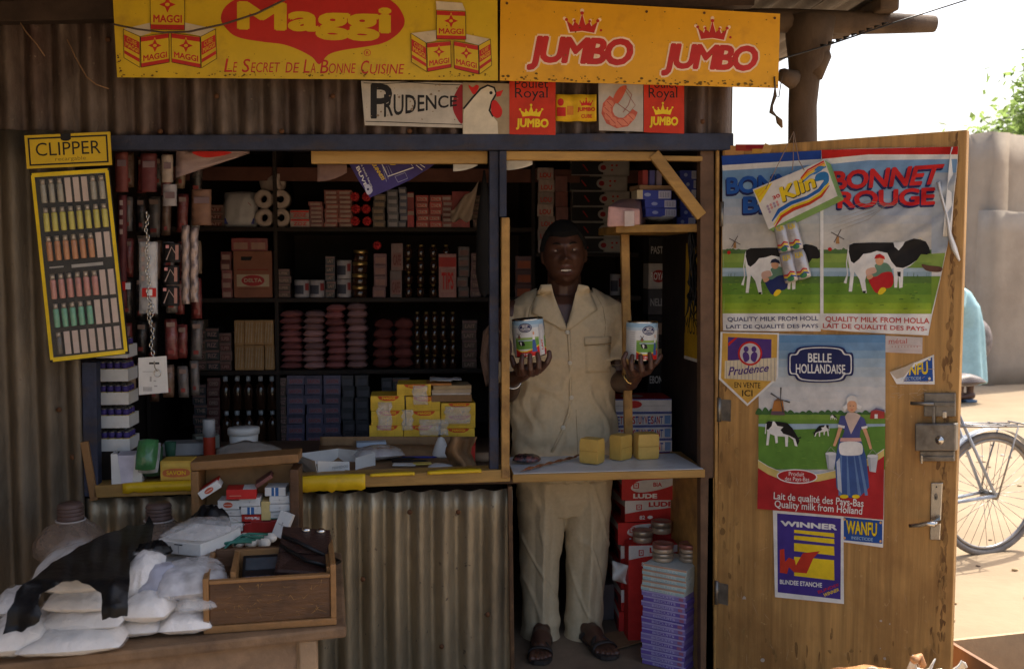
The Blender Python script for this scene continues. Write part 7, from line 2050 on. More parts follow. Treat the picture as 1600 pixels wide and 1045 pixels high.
patch(strip(densify([(860, 446), (862, 454)], 3), densify([(846, 446), (838, 462)], 3)), off=.015, name='collar')
m_ = MB(); m_.sheet([[onj(x, y, .004 + (.0045 if 0 < i < 2 else 0)) for i, x in enumerate((886 + dx, 888.5 + dx, 891 + dx))] for dx, y in ((0, 514), (1, 540), (2.5, 570), (3, 600), (3, 625), (0, 645), (-8, 668), (-18, 690), (-26, 706))], BEIGE, -.003); m_.build('placket', man)
bt = None
BUT = mat('pearl_button', (.62, .56, .44), .25, .1, 30)
for px, py in ((887.5, 519), (891.5, 567), (894, 621), (881, 668)):
    c = onj(px - 1, py, .008); m_ = MB(); m_.lathe([(0, -.003), (.0075, -.0035), (.0095, -.002), (.0095, .002)], c, BUT, 16, axis='y')
    for dx in (-.0025, .0025): m_.lathe([(0, -.0042), (.0012, -.004), (.0012, -.001)], c + V((dx, 0, 0)), BLK, 8, axis='y')
    m_.build('button', man)
patch([[(913 + 42 * i / 6, 527 + 12 * j / 3 - 1.2 * i / 6 + (2 if j == 3 and 2 < i < 4 else 0)) for i in range(7)] for j in range(4)], off=.008, name='pocket_flap')
patch([[(915 + 39 * i / 6, 537 + 46 * j / 8 - 1 * i / 6) for i in range(7)] for j in range(9)], off=.004, th=.003, name='pocket')

def seam(pts, off=.0015):
    m_ = MB(); m_.tube([onj(x, y, off) for x, y in densify(pts, 4)], .0016, mat('seam_thread', (.30, .22, .12), .9, .1, 40), 5); m_.build('seam', man)
seam([(932, 462), (942, 480), (946, 505), (944, 540)]); seam([(838, 462), (828, 482), (823, 510), (824, 545)])
seam([(941, 566), (952, 570), (966, 571), (976, 566)]); seam([(913, 540), (955, 536)], .009); seam([(900, 640), (902, 690), (903, 715)])
# trousers
tr = MB()
loft(tr, [ring(881, 690, 74, .118), ring(881, 750, 77, .125), ring(881, 775, 76, .125), ring(881, 800, 60, .10)], n=36)
loft(tr, [ring(848, 745, 38, .115, 2.2, .014), ring(846, 800, 37.5, .11, 2.2, .024), ring(844, 870, 32, .095, 2.1, .03), ring(844, 930, 29, .085, 2.1, .03), ring(845, 985, 29, .085, 2.2, .012), ring(845, 1002, 31, .088, 2.3, .01), ring(845, 1008, 30, .087, 2.3, .01)], n=36)
loft(tr, [ring(916, 745, 39, .115, 2.2, .012), ring(918, 800, 37.5, .11, 2.2, .02), ring(917, 870, 33, .098, 2.1, .028), ring(914, 930, 30, .088, 2.1, .028), ring(912, 975, 29.5, .086, 2.2, .01), ring(913, 995, 31, .088, 2.3, .008), ring(913, 1002, 30, .087, 2.3, .008)], n=36)
vs, fs, ns = remesh(tr, .005, 2, .5)
out = []
for i, p in enumerate(vs):
    x, y = topx(p)
    q_ = noise1(p.x * 8 + p.z * 4, p.y * 7, p.z * 4 + p.x * 5, )
    k = .006 * noise1(p.x * 10, p.y * 8, p.z * 5) + .0045 * max(0, .2 - abs(q_)) / .2 + .0025 * noise1(p.x * 30, p.y * 25, p.z * 16) + .003 * math.sin(y * .17 + x * .05 + 2 * noise1(x * .03, y * .02)) * max(0, min(1, (y - 930) / 50)) + .0035 * math.sin((y + x * .8) * .11) * max(0, 1 - abs(y - 790) / 60) + .003 * noise1(x * .05, y * .012, 5)
    out.append(p + ns[i] * k)
m_ = MB(); m_.add(out, fs, BEIGE, True); m_.build('trousers', man, fix=False)
for px, py, w_ in ((845, 1002, 31.5), (913, 996, 31.5)):
    m_ = MB(); c = W(px, py, YM); z = c.z
    m_.lathe([(w_ * PXM, -.018), (w_ * PXM * 1.03, -.016), (w_ * PXM * 1.03, .018), (w_ * PXM * .99, .019)], (0, 0, 0), BEIGE, 32)
    for k in range(len(m_.v)): v = m_.v[k]; m_.v[k] = V((c.x + v.x * 1.02, YM + v.y * .088 / (w_ * PXM) * 1.06 - .006, z + v.z + .004 * noise1(v.x * 20, v.y * 20)))
    m_.build('trouser_cuff', man)
# sandals, watch, bracelet
SAND = mat('sandal_strap', (.035, .028, .026), .5, .3, 20, .2, 60)
for (d, n_, L_), hl, sd in ((fR, hlR, -1), (fL, hlL, 1)):
    m_ = MB()
    prof = [(-.02, .022), (.0, .034), (.05, .036), (.11, .036), (.17, .046), (.22, .048), (.26, .038), (.278, .018)]
    up_, lo_ = [], []
    pts = [hl + d * s_ + n_ * (w_ + .004 * (s_ > .15)) for s_, w_ in prof] + [hl + d * s_ - n_ * w_ for s_, w_ in prof[::-1]]
    n = len(pts)
    m_.add([p + V((0, 0, .010)) for p in pts] + [p + V((0, 0, .026)) for p in pts], [tuple(range(n))[::-1], tuple(range(n, 2 * n))] + [(i, (i + 1) % n, n + (i + 1) % n, n + i) for i in range(n)], SAND)
    s0 = m_.build('sandal', man)
    for kind in (0, 1, 2):
        m_ = MB(); rows = []
        for i in range(13):
            t = math.pi * i / 12
            a = math.cos(t); h = math.sin(t)
            s_ = (.205 + (.0 if kind == 0 else 0)) if kind == 0 else (.125 + .06 * (a if kind == 1 else -a)) 
            ctr = hl + d * (s_ if kind == 0 else s_) + n_ * (a * (.050 if kind == 0 else .046)) + V((0, 0, .024 + h ** .6 * (.034 if kind == 0 else .052 - .02 * abs(s_ - .11) / .06)))
            rows.append([ctr - d * .013, ctr + V((0, 0, .002)), ctr + d * .013])
        m_.sheet(rows, SAND, .004); m_.build('strap', s0)
m_ = MB(); c = wR.lerp(W(986, 598, .24), 1); 
br = [W(976 + 20 * (.5 - .5 * math.cos(t)), 590 + 9 * math.sin(t) + 0, .215 + .03 * math.cos(t * 2) * 0 - (.012 * math.sin(t))) for t in [math.pi * i / 14 for i in range(15)]]
m_.tube([W(973, 583, .2)] + [W(976, 590, .195), W(981, 597, .19), W(985, 599, .19), W(990, 596, .19), W(994, 589, .195), W(996, 582, .2)], .0032, GOLD, 8); m_.build('bracelet', man)
m_ = MB(); dv = (wL - eL).normalized(); s_ = dv.cross(V((0, 0, 1))).normalized(); u_ = s_.cross(dv)
c = wL.lerp(eL, .12)
m_.tube([c + s_ * (.033 * math.cos(t)) + u_ * (.033 * math.sin(t)) for t in [6.2832 * i / 18 for i in range(19)]], .005, CHROME, 6, cap=False)
m_.build('watch', man)
# the two milk tins
def milkcan(c, r_, h, rot, tilt, label):
    m_ = MB()
    m_.lathe([(r_ * .93, 0), (r_ * 1.0, .001), (r_ * 1.015, .003), (r_, .006), (r_, h - .006), (r_ * 1.015, h - .003), (r_, h), (r_ * .93, h), (r_ * .92, h - .004), (0, h - .004)], (0, 0, 0), CHROME, 36)
    pr = Print(lambda u, v: (V((r_ * 1.001 * math.sin(u), -r_ * 1.001 * math.cos(u), h * (.965 - .93 * v))), V((math.sin(u), -math.cos(u), 0))), grid=(.13, 3), lift=.00006, base=.0003)
    L_ = math.pi
    pr.rect(-L_, 0, L_, 1, I(.66, .66, .64)); pr.rect(-L_, 0, L_, .12, I(.3, .46, .6)); pr.rect(-L_, .12, L_, .2, I(.45, .55, .62))
    for o in (-.35, 1.75):
        pr.rect(o - .8, .5, o + .85, .8, I(.14, .3, .05)); pr.rect(o - .8, .47, o + .85, .52, I(.3, .42, .12)); pr.rect(o - .6, .54, o + .5, .57, I(.4, .5, .55))
        pr.ell(o, .2, .44, .13, NAVY, 22); pr.ell(o, .2, .39, .1, WHITE, 22); pr.ell(o, .2, .37, .09, NAVY, 22); pr.tx('BELLE', o - .17, .125, o + .17, .19, WHITE, .03); pr.tx('HOLLANDAISE', o - .3, .205, o + .3, .26, WHITE, .03)
        pr.poly([(o - .8, .78), (o - .4, .86), (o, .86), (o + .4, .8), (o + .85, .7), (o + .85, 1), (o - .8, 1)], RED); pr.line([(o - .8, .78), (o - .4, .86), (o, .86), (o + .4, .8), (o + .85, .7)], .03, YEL)
        pr.blob([(o - .5, .58), (o - .2, .57), (o - .08, .68), (o - .2, .7), (o - .45, .68)], BLK); pr.blob([(o - .42, .6), (o - .3, .6), (o - .33, .7)], WHITE)
        pr.poly([(o + .42, .52), (o + .56, .52), (o + .68, .88), (o + .34, .88)], I(.05, .1, .28)); pr.poly([(o + .43, .4), (o + .56, .4), (o + .58, .54), (o + .41, .54)], WHITE); pr.ell(o + .5, .36, .06, .05, FLESH, 10)
        pr.poly([(o - .5, .5), (o - .38, .5), (o - .4, .4), (o - .48, .4)], I(.35, .12, .06)); pr.line([(o - .55, .35), (o - .33, .47)], .02, BLK); pr.line([(o - .33, .35), (o - .55, .47)], .02, BLK)
        pr.tx('Lait entier', o - .3, .89, o + .2, .97, WHITE, .01)
    pr.rect(-1.6, .2, -1.2, .9, I(.6, .6, .58)); [pr.rect(-1.55, .25 + .06 * k, -1.25, .27 + .06 * k, GREY) for k in range(10)]
    pr.rect(.55, .14, .92, .98, I(.6, .58, .56)); pr.text('LAIT', (.78, .85), (.78, .55), (.62, .55), (.62, .85), RED, .03)
    pr.emit(m_)
    return place(m_, 'milk_tin', c, rot, label, 'tin', None, 0, tilt)
hcan = 60 * (canR - CAM).length / 1600
milkcan(W(1002, 562, ych), CR, hcan, .6, R(1), 'milk tin held up in the man\'s hand next to the batten post, cow label showing')
milkcan(W(829, 556, ych), CR, hcan * .97, .05, R(-5), 'milk tin held up in the man\'s hand next to the window post, tilted slightly')

# ------------------------------------------------------------------ street side table with sugar bags, boxes and bottles
TZ = .62
tb = thing('table', 'rough wooden table pushed against the stall front, loaded with white bags', 'table', (-.9, -.7, 0))
f0, f1 = H(-60, 1044, TZ), H(541, 978, TZ)
fd = (f1 - f0).normalized()
bk0, bk1 = V((f0.x + .05, -.04, TZ)), H(534, 862, TZ)
m_ = MB()
def tslab(m_, p4, th, M, bev): m_.hexa([p - V((0, 0, th)) for p in (p4[0], p4[1])] + [p4[1], p4[0]] + [p - V((0, 0, th)) for p in (p4[3], p4[2])] + [p4[2], p4[3]], M, bev)
TBW = mat('worn_table_wood', (.2, .12, .065), .6, .35, 8, .4, 40, 0, .3, (.07, .04, .025), .5, 7)
tslab(m_, [f0, f1, bk1, bk0], .032, TBW, .008); m_.build('table_top', tb)
nd = V((-fd.y, fd.x, 0))
m_ = MB(); a, b = f0 + nd * .03 - V((0, 0, .034)), f1 + nd * .03 - V((0, 0, .034)) - fd * .13
m_.slab([a - V((0, 0, .13)), b - V((0, 0, .13)), b, a], nd * .02, mat('pale_board', (.27, .17, .1), .7, .35, 9, .4, 40, 0, .3, (.16, .09, .05), .5, 12), .003); m_.build('apron', tb)
for p in (f1 - fd * .1 + nd * .03, f1 - fd * .1 + nd * .42, f0 + fd * .05 + nd * .06):
    m_ = MB(); m_.box(p.x - .02, p.x + .025, p.y - .02, p.y + .025, -.02, TZ - .033, mat('table_leg_wood', (.33, .22, .13), .7, .3, 8, .3, 40), .003); m_.build('leg', tb)
def bag(px0, px1, py0, py1, z, dep, rz, seed, M, label, name='sugar_bag', cat='bag', group='white sugar bags on the table', h=None, lean=0):
    q = H((px0 + px1) / 2, py1, z)
    s_ = (q - CAM).dot(FW) / 1600
    w_ = (px1 - px0) * s_
    hh = h or max(.03, (py1 - py0) * s_ * .78)
    m_ = MB(); m_.pillow(w_, dep, hh, M, seed, 18, .16)
    if M is SUGAR:
        k0 = m_.mark(); m_.pillow(w_ * 1.05, dep * 1.05, hh * 1.1, GLINT, seed + 50, 18, .2); m_.xf(Matrix.Identity(4), k0)
        for i in range(k0, len(m_.v)): m_.v[i].z -= hh * .04
    return place(m_, name, (q.x, q.y + dep * .42, z), rz, label, cat, group, lean)
BG = 'white sugar bag, '
bag(20, 182, 978, 1030, TZ, .17, .12, 1, SUGAR, BG + 'long one lying at the front left edge of the table')
bag(-34, 72, 962, 1032, TZ, .2, .3, 2, SUGAR, BG + 'at the photo\'s left edge, cut off by the frame')
bag(160, 249, 961, 999, TZ, .12, .1, 3, SUGAR, BG + 'small plump one in the middle of the table\'s front row')
bag(242, 326, 953, 995, TZ, .13, .15, 4, SUGAR, BG + 'beside the wooden till box in the front row')
bag(58, 184, 950, 992, TZ + .042, .16, .05, 5, SUGAR, BG + 'second layer, just above the long front bag')
bag(186, 264, 922, 978, TZ + .042, .15, -.1, 6, SUGAR, BG + 'second layer, below the grey printed packet')
bag(254, 330, 918, 965, TZ + .03, .16, .1, 7, SUGAR, BG + 'leaning against the left side of the till box')
bag(66, 172, 917, 962, TZ + .085, .16, -.05, 8, SUGAR, BG + 'third layer, under the black plastic')
bag(64, 172, 885, 932, TZ + .125, .17, .08, 9, SUGAR, BG + 'topmost in the stack between both legs of black plastic')
bag(-20, 40, 925, 968, TZ + .05, .18, .2, 10, SUGAR, BG + 'behind the black plastic at the far left')
bag(190, 245, 862, 925, TZ + .10, .16, .0, 11, SUGAR, BG + 'pale bluish one right of the black plastic, half standing', lean=R(28))
bag(206, 282, 880, 936, TZ + .085, .14, .25, 12, mat('grey_lilac_packet', (.4, .4, .46), .3, .12, 12, .25, 30), 'lilac grey printed sugar packet lying tilted on the white bags', 'sugar_packet', 'packet', None, None, R(24))
bag(228, 345, 868, 945, TZ + .075, .24, .3, 13, CLEARM, 'large clear plastic bag bulging over the white bags beside the till box', 'plastic_bag', 'bag', None, .09)
bag(270, 330, 925, 960, TZ + .06, .12, .3, 14, CLEAR, 'small empty clear bag lying against the till box', 'plastic_bag', 'bag', None, .04)
bag(218, 330, 800, 905, TZ + .06, .25, .1, 21, SUGAR, BG + 'buried at the back behind the clear plastic bag', h=.07)
bag(40, 160, 850, 935, TZ, .3, .1, 22, SUGAR, BG + 'at the back under the black plastic sheet', h=.12)
# black plastic sheet draped over the pile
def S(px, py):
    ks = ((795, -.34), (812, -.42), (845, -.78), (872, -1.04), (900, -1.21), (940, -1.255), (990, -1.29))
    for (a, ya), (b, yb_) in zip(ks, ks[1:]):
        if py <= b or b == 990: break
    return W(px, py, ya + (yb_ - ya) * (py - a) / (b - a) + .025 * noise1(px * .025, py * .02, 3) + (.06 if px > 200 and py < 880 else 0))
edge = [(92, 872), (120, 852), (160, 832), (205, 816), (232, 812), (238, 800), (246, 815), (240, 850), (210, 870), (209, 912), (207, 953), (168, 957), (168, 935), (167, 915), (150, 905), (128, 897), (105, 900), (72, 920), (70, 935), (76, 948), (72, 962), (45, 974), (15, 980), (22, 960), (24, 945), (34, 930), (36, 915), (60, 895)]
pr = Print(lambda x, y: (S(x, y) + V((0, -.045 + .012 * noise1(x * .05, y * .05), .008 * noise1(x * .07, y * .06, 2))), V((0, -.8, .6))), grid=6, base=0); pr.poly(edge, BLACKP)
p2 = Print(lambda x, y: (S(x, y) + V((0, -.042 + .012 * noise1(x * .05, y * .05), .008 * noise1(x * .07, y * .06, 2))), V((0, -.8, .6))), grid=6, base=0); p2.poly(edge, BLACKP)
m_ = MB(); pr.emit(m_); p2.emit(m_); m_.sm = [True] * len(m_.sm)
solo(m_, 'black_plastic', 'black plastic sheet draped over the stacked white bags', 'plastic sheet')
m_ = MB(); m_.pillow(.13, .11, .085, BLACKP, 31, 14, .5); q = H(326, 852, TZ + .07); place(m_, 'black_bag', (q.x, q.y + .03, TZ + .1), .3, 'crumpled black plastic bag in front of the cigarette box', 'bag')
m_ = MB(); m_.pillow(.09, .07, .05, BLACKP, 33, 12, .5); q = H(240, 872, TZ + .15); place(m_, 'black_bag', (q.x, q.y, TZ + .15), .8, 'small crumpled black bag by the second bottle', 'bag')
# demijohn bottles
CAPM = mat('dusty_brown_cap', (.13, .08, .065), .5, .3, 20)
for k, (px, py, hw, lb) in enumerate(((110, 870, 56, 'big dusty clear bottle with brown cap nearest the left edge'), (248, 866, 50, 'big dusty clear bottle with brown cap standing between black plastic and wooden box'))):
    y_ = -.24
    c = W(px, 800, y_); s_ = (c - CAM).dot(FW) / 1600
    bt_ = thing('bottle', lb, 'bottle', (c.x, y_, TZ), 'big bottles at the back of the table')
    r_ = hw * s_; zt_ = W(px, 812, y_).z - TZ
    m_ = MB(); m_.lathe([(r_ * .9, .0), (r_, .012), (r_ * 1.0, zt_ * .35), (r_ * .88, zt_ * .6), (r_ * .66, zt_ * .82), (r_ * .42, zt_ * .97), (r_ * .36, zt_ * 1.0), (r_ * .34, zt_ * 1.06)], (c.x, y_, TZ), BOTTLE, 28); m_.build('bottle_body', bt_)
    m_ = MB(); zc_ = TZ + zt_ * 1.02; rc = 19 * s_
    m_.lathe([(rc * 1.05, 0), (rc * 1.05, .01), (rc, .011), (rc * .98, .05), (rc * .9, .055), (0, .055)], (c.x, y_, zc_), CAPM, 24)
    for q in range(3): m_.lathe([(rc * 1.0, .016 + q * .012), (rc * 1.05, .02 + q * .012), (rc * 1.0, .024 + q * .012)], (c.x, y_, zc_), CAPM, 24)
    m_.build('cap', bt_)
    m_ = MB(); m_.lathe([(rc * 1.04, -.006), (rc * 1.2, -.004), (rc * 1.2, .0), (rc * 1.04, .0)], (c.x, y_, zc_), I(.55, .48, .44), 24, closed=True); m_.build('neck_ring', bt_)
m_ = MB(); m_.pillow(.12, .1, .09, CLEAR, 41, 14, .5); m_.xf(Matrix.Rotation(R(50), 4, 'X')); q = W(272, 850, -.42); place(m_, 'plastic_bag', (q.x, q.y, q.z - .05), .2, 'crinkled clear plastic bag hanging before the second bottle', 'bag')
# white wrapped carton and bits lying before the cigarette box
q = H(300, 872, TZ + .13)
def wp(pr): pr.rect(.42, .15, .6, .25, BLK); pr.rect(.5, .1, .52, .9, GREY); pr.rect(.1, .3, .2, .4, GREY); pr.rect(.1, .55, .35, .6, GREY)
m_ = pack(.155, .2, .036, WHITEC, wp, .002); place(m_, 'white_packet', (q.x, q.y + .1, TZ + .14), -.42, 'white wrapped carton lying on the bags before the cigarette box', 'packet')
m_ = MB(); m_.pillow(.17, .22, .05, CLEAR, 42, 14, .3); place(m_, 'plastic_wrap', (q.x + .01, q.y + .11, TZ + .165), -.42, 'clear plastic wrap covering the white carton', 'plastic wrap')
m_ = MB()
for k in range(7):
    a = H(335 + k * 5, 868 - k * 2, TZ + .12); m_.tube([a + V((rng.uniform(-.02, .02), 0, .01 + rng.uniform(0, .02))), a + V((.04, .03, .02 + rng.uniform(0, .02))), a + V((.09, .05 + rng.uniform(0, .03), .02))], .004, I(.04, .16, .12), 5)
solo(m_, 'green_string', 'tangle of green plastic string beside the white wrapped carton', 'string')
m_ = MB()
for k in range(6): ball(m_, H(372 + k * 10, 848 - (k % 2) * 8, TZ + .1), (.022, .02, .016), mat('cotton_tufts', (.68, .64, .56), .8, .1, 30, .5, 60), 10)
solo(m_, 'cotton_wool', 'white cotton tufts in front of the cigarette packs', 'cotton')
# wooden till box
bx0, bx1 = H(318, 991, TZ + .001), H(526, 976, TZ + .001)
bd_ = (bx1 - bx0).normalized(); bn = V((-bd_.y, bd_.x, 0)); bw_ = (bx1 - bx0).length
hb_ = W(420, 905, (bx0.y + bx1.y) / 2).z - TZ
dp = .26
tl = thing('till_box', 'old open wooden till box standing on the table corner, its front scratched', 'box', (bx0 + bx1) / 2)
def lb_(u, v, z): return bx0 + bd_ * (u * bw_) + bn * v + V((0, 0, z))
def bpan(u0, u1, v0, v1, z0, z1, M, name, bev=.003):
    m_ = MB(); m_.hexa([lb_(u0, v0, z0), lb_(u1, v0, z0), lb_(u1, v0, z1), lb_(u0, v0, z1), lb_(u0, v1, z0), lb_(u1, v1, z0), lb_(u1, v1, z1), lb_(u0, v1, z1)], M, bev); return m_.build(name, tl)
bpan(.045, .955, .006, .018, .02, hb_ - .006, WOODD, 'front_panel')
bpan(.0, 1, .0, .014, .0, .02, WOODE, 'trim'); bpan(.045, .955, .0, .02, hb_ - .006, hb_ + .004, WOODE, 'trim'); bpan(.0, .044, .0, dp, .0201, hb_ + .012, WOODE, 'side_panel'); bpan(.956, 1, .0, dp, .0201, hb_ + .03, WOODE, 'side_panel')
bpan(.045, .955, dp - .014, dp, .02, hb_ + .02, WOODD, 'back_panel'); bpan(.045, .955, .019, dp - .015, .012, .02, WOODD, 'bottom_panel')
m_ = MB(); r = random.Random(2)
pr = Print(lambda u, v: (lb_(.06 + .88 * u, .0055, .03 + (hb_ - .045) * (1 - v)), -bn), base=.0002)
for k in range(46):
    u, v = r.uniform(.02, .95), r.uniform(.05, .95); pr.line([(u, v), (u + r.uniform(-.03, .06), v + r.uniform(-.12, .12)), (u + r.uniform(.0, .1), v + r.uniform(-.1, .1))], [.001, .004 + .004 * r.random(), .001], I(.32, .18, .06))
pr.emit(m_); m_.build('scratch_marks', tl)
# tray inside with calculator, leather case
def tpan(a, b, z0, z1, th, name, par, M=WOODE):
    n_ = V((-(b - a).y, (b - a).x, 0)).normalized() * th; m_ = MB()
    m_.hexa([a + V((0, 0, z0)), b + V((0, 0, z0)), b + V((0, 0, z1)), a + V((0, 0, z1)), a + n_ + V((0, 0, z0)), b + n_ + V((0, 0, z0)), b + n_ + V((0, 0, z1)), a + n_ + V((0, 0, z1))], M, .002); return m_.build(name, par)
o0 = lb_(0, 0, 0)
ty = thing('wooden_tray', 'small light wooden tray with a calculator set into the till box', 'tray', lb_(.5, .12, .03))
z0, z1 = .03, hb_ + .018
P_ = [lb_(.20, .024, 0), lb_(.93, .024, 0), lb_(.93, .235, 0), lb_(.20, .235, 0)]
tpan(P_[3], P_[0], z0, z1, .014, 'side_panel', ty); tpan(P_[2] + bd_ * 0, P_[3], z0, z1 + .004, .012, 'back_panel', ty); tpan(P_[1], P_[2], z0, z1, -.012, 'side_panel', ty)
m_ = MB(); m_.hexa([lb_(.2, .026, .028), lb_(.93, .026, .028), lb_(.93, .026, .034), lb_(.2, .026, .034), lb_(.2, .235, .028), lb_(.93, .235, .028), lb_(.93, .235, .034), lb_(.2, .235, .034)], WOODD); m_.build('bottom_panel', ty)
cl = thing('calculator', 'black desk calculator lying in the wooden tray of the till box', 'calculator', lb_(.4, .12, .05))
m_ = MB(); ca = [lb_(.27, .04, .06), lb_(.58, .04, .06), lb_(.58, .215, hb_ + .008), lb_(.27, .215, hb_ + .008)]
m_.hexa([ca[0] - V((0, 0, .015)), ca[1] - V((0, 0, .015)), ca[1], ca[0], ca[3] - V((0, 0, .015)), ca[2] - V((0, 0, .015)), ca[2], ca[3]], BLACK, .003); m_.build('case', cl)
def cq(u, v): return ca[0].lerp(ca[1], u).lerp(ca[3].lerp(ca[2], u), v)
cnv = (ca[1] - ca[0]).cross(ca[3] - ca[0]).normalized()
for j in range(5):
    for i in range(5):
        m_ = MB(); a = [cq(.08 + .17 * i, .06 + .1 * j), cq(.21 + .17 * i, .06 + .1 * j), cq(.21 + .17 * i, .13 + .1 * j), cq(.08 + .17 * i, .13 + .1 * j)]
        m_.hexa([p + cnv * .0005 for p in a[:2]] + [p + cnv * .004 for p in a[:2][::-1]] + [a[3] + cnv * .0005, a[2] + cnv * .0005, a[2] + cnv * .004, a[3] + cnv * .004], PINK if (i, j) == (0, 0) else I(.1, .09, .12)); m_.build('key', cl)
m_ = MB(); a = [cq(.08, .68), cq(.92, .68), cq(.92, .93), cq(.08, .93)]; m_.slab([p + cnv * .0012 for p in a], -cnv * .001, I(.05, .06, .07, .2)); m_.build('screen', cl)
lc_ = thing('leather_case', 'dark leather case with chrome snaps and strap resting across the till box', 'case', lb_(.75, .12, hb_))
ctr = [W(427, 893, -.92), W(512, 898, -.95), W(517, 828, -.74), W(441, 822, -.74)]
m_ = MB(); nn = (ctr[1] - ctr[0]).cross(ctr[3] - ctr[0]).normalized() * .05
m_.hexa([p - nn for p in (ctr[0], ctr[1])] + [ctr[1], ctr[0]] + [ctr[3] - nn, ctr[2] - nn, ctr[2], ctr[3]], LEATHER, .012); m_.build('case_body', lc_)
m_ = MB(); q = lambda u, v: ctr[0].lerp(ctr[1], u).lerp(ctr[3].lerp(ctr[2], u), v) + nn.normalized() * .004
m_.slab([q(.03, .42), q(.97, .42), q(.99, .98), q(.02, .98)], -nn * .05, LEATHER, .0015); m_.build('flap', lc_)
for u in (.5, .8):
    m_ = MB(); ball(m_, q(u, .93), (.014, .012, .009), CHROME, 12); m_.build('snap', lc_)
m_ = MB(); m_.tube([q(.05, .75), q(.35, .62) + nn * .15, q(.75, .42) + nn * .2, W(531, 877, -.85), q(1.0, .12) + nn * .1, q(.6, .22) + nn * .12, q(.05, .55)], .006, BLACK, 7); m_.build('strap', lc_)
# upright open box with cigarette packs
yb = -.33
ub = thing('display_box', 'worn wooden box stood upright on the table against the sill, holding cigarettes', 'box', W(384, 830, yb))
tlp, trp = W(297, 722, yb), W(466, 709, yb)
xl_, xr_, zt_ = tlp.x, trp.x, tlp.z
dpu = .115
def ubox(x0, x1, y0, y1, z0, z1, M, name): m_ = MB(); m_.box(x0, x1, y0, y1, z0, z1, M, .004); m_.build(name, ub)
zt2_ = trp.z
m_ = MB(); m_.hexa([V((xl_, yb, zt_ - .03)), V((xr_, yb, zt2_ - .03)), V((xr_, yb, zt2_)), V((xl_, yb, zt_)), V((xl_, yb + dpu, zt_ - .03)), V((xr_, yb + dpu, zt2_ - .03)), V((xr_, yb + dpu, zt2_)), V((xl_, yb + dpu, zt_))], WOODE, .004); m_.build('top_panel', ub)
ubox(xl_, xl_ + .026, yb, yb + dpu, TZ + .002, zt_ - .031, WOODE, 'side_panel'); ubox(xr_ - .03, xr_, yb, yb + dpu, TZ + .002, zt_ - .031, WOODD, 'side_panel'); ubox(xl_ + .027, xr_ - .031, yb + dpu - .014, yb + dpu, TZ + .002, zt_ - .031, mat('box_back_wood', (.27, .15, .06), .6, .3, 8), 'back_panel'); ubox(xl_ + .027, xr_ - .031, yb, yb + dpu - .015, TZ + .002, TZ + .03, WOODD, 'bottom_panel')
T8 = lambda x, y: (200 + x / 3.028, 700 + y / 3.028)
def cig(kind):
    def art(pr):
        if kind == 'oval': pr.ell(.48, .5, .22, .33, I(.5, .1, .05), 20); pr.line([(.3, .5), (.66, .5)], .04, WHITE)
        if kind == 'blue': pr.rect(.32, .0, .66, 1, I(.04, .12, .3)); pr.rect(.45, 0, .5, 1, WHITE)
        if kind == 'plain': pr.line([(.2, .5), (.75, .52)], .03, GREY); pr.poly([(.45, .4), (.55, .4), (.5, .65)], GREY)
        if kind == 'green': pr.line([(.2, .5), (.75, .52)], .03, I(.1, .2, .12)); pr.rect(0, .85, 1, 1, I(.1, .2, .14))
        if kind == 'red': pr.text('Marlboro', (.85, .3), (.15, .3), (.15, .75), (.85, .75), WHITE, .03)
        if kind == 'redlid': pr.rect(.1, .6, .5, .66, I(.6, .3, .2))
    return art
cl_ = [(425, 525, 245, 290, 'oval'), (525, 625, 233, 275, 'plain'), (343, 428, 290, 338, 'plain'), (437, 532, 290, 322, 'plain'), (440, 536, 322, 355, 'green'), (448, 545, 355, 392, 'plain'), (535, 630, 275, 312, 'blue'), (538, 636, 312, 348, 'red'), (668, 762, 225, 262, 'plain'), (669, 763, 262, 298, 'plain'), (670, 765, 298, 336, 'green'), (648, 746, 185, 228, 'blue'), (470, 548, 394, 412, 'redp'), (548, 585, 352, 400, 'redp'), (580, 678, 345, 400, 'redp'), (676, 766, 338, 392, 'redp'), (630, 672, 250, 340, 'yel')]
wnames = {'oval': 'white pack end with a red oval', 'plain': 'plain white pack end', 'blue': 'white pack end with blue band', 'red': 'upside down red lettered pack end', 'redp': 'glossy red pack', 'yel': 'upright yellow pack', 'green': 'white pack end with green line'}
posn = ['left column, second from top', 'middle column, second from top', 'far left, half hidden by black bag', 'left column, third from top', 'left column, fourth from top', 'left column, fifth from top', 'middle column, third from top', 'middle column, above the red packs', 'right column, second from top', 'right column, third from top', 'right column, fourth from top', 'right column, on top', 'at the bottom left', 'bottom row, narrow one', 'bottom row, middle one', 'bottom row, right one', 'between middle and right columns']
REDPK = mat('glossy_red_pack', (.36, .03, .025), .25, .2, 20, 0, 40, 0, .6)
for k, (a, b, c, d_, kd) in enumerate(cl_):
    p, q = W(*T8(a, d_), yb + .02), W(*T8(b, c), yb + .02)
    M = REDPK if kd == 'redp' else I(.66, .5, .2) if kd == 'yel' else I(.45, .03, .02) if kd == 'red' else WHITEC
    m_ = pack(q.x - p.x, .075, q.z - p.z - .001, M, cig(kd), .0012)
    place(m_, 'cigarette_pack', ((p.x + q.x) / 2, yb + .02 + .0375 + rng.uniform(-.004, .006), p.z), rng.uniform(-.05, .05), '%s, %s of the cigarette box' % (wnames[kd], posn[k]), 'cigarette pack', 'cigarette packs in the wooden box')
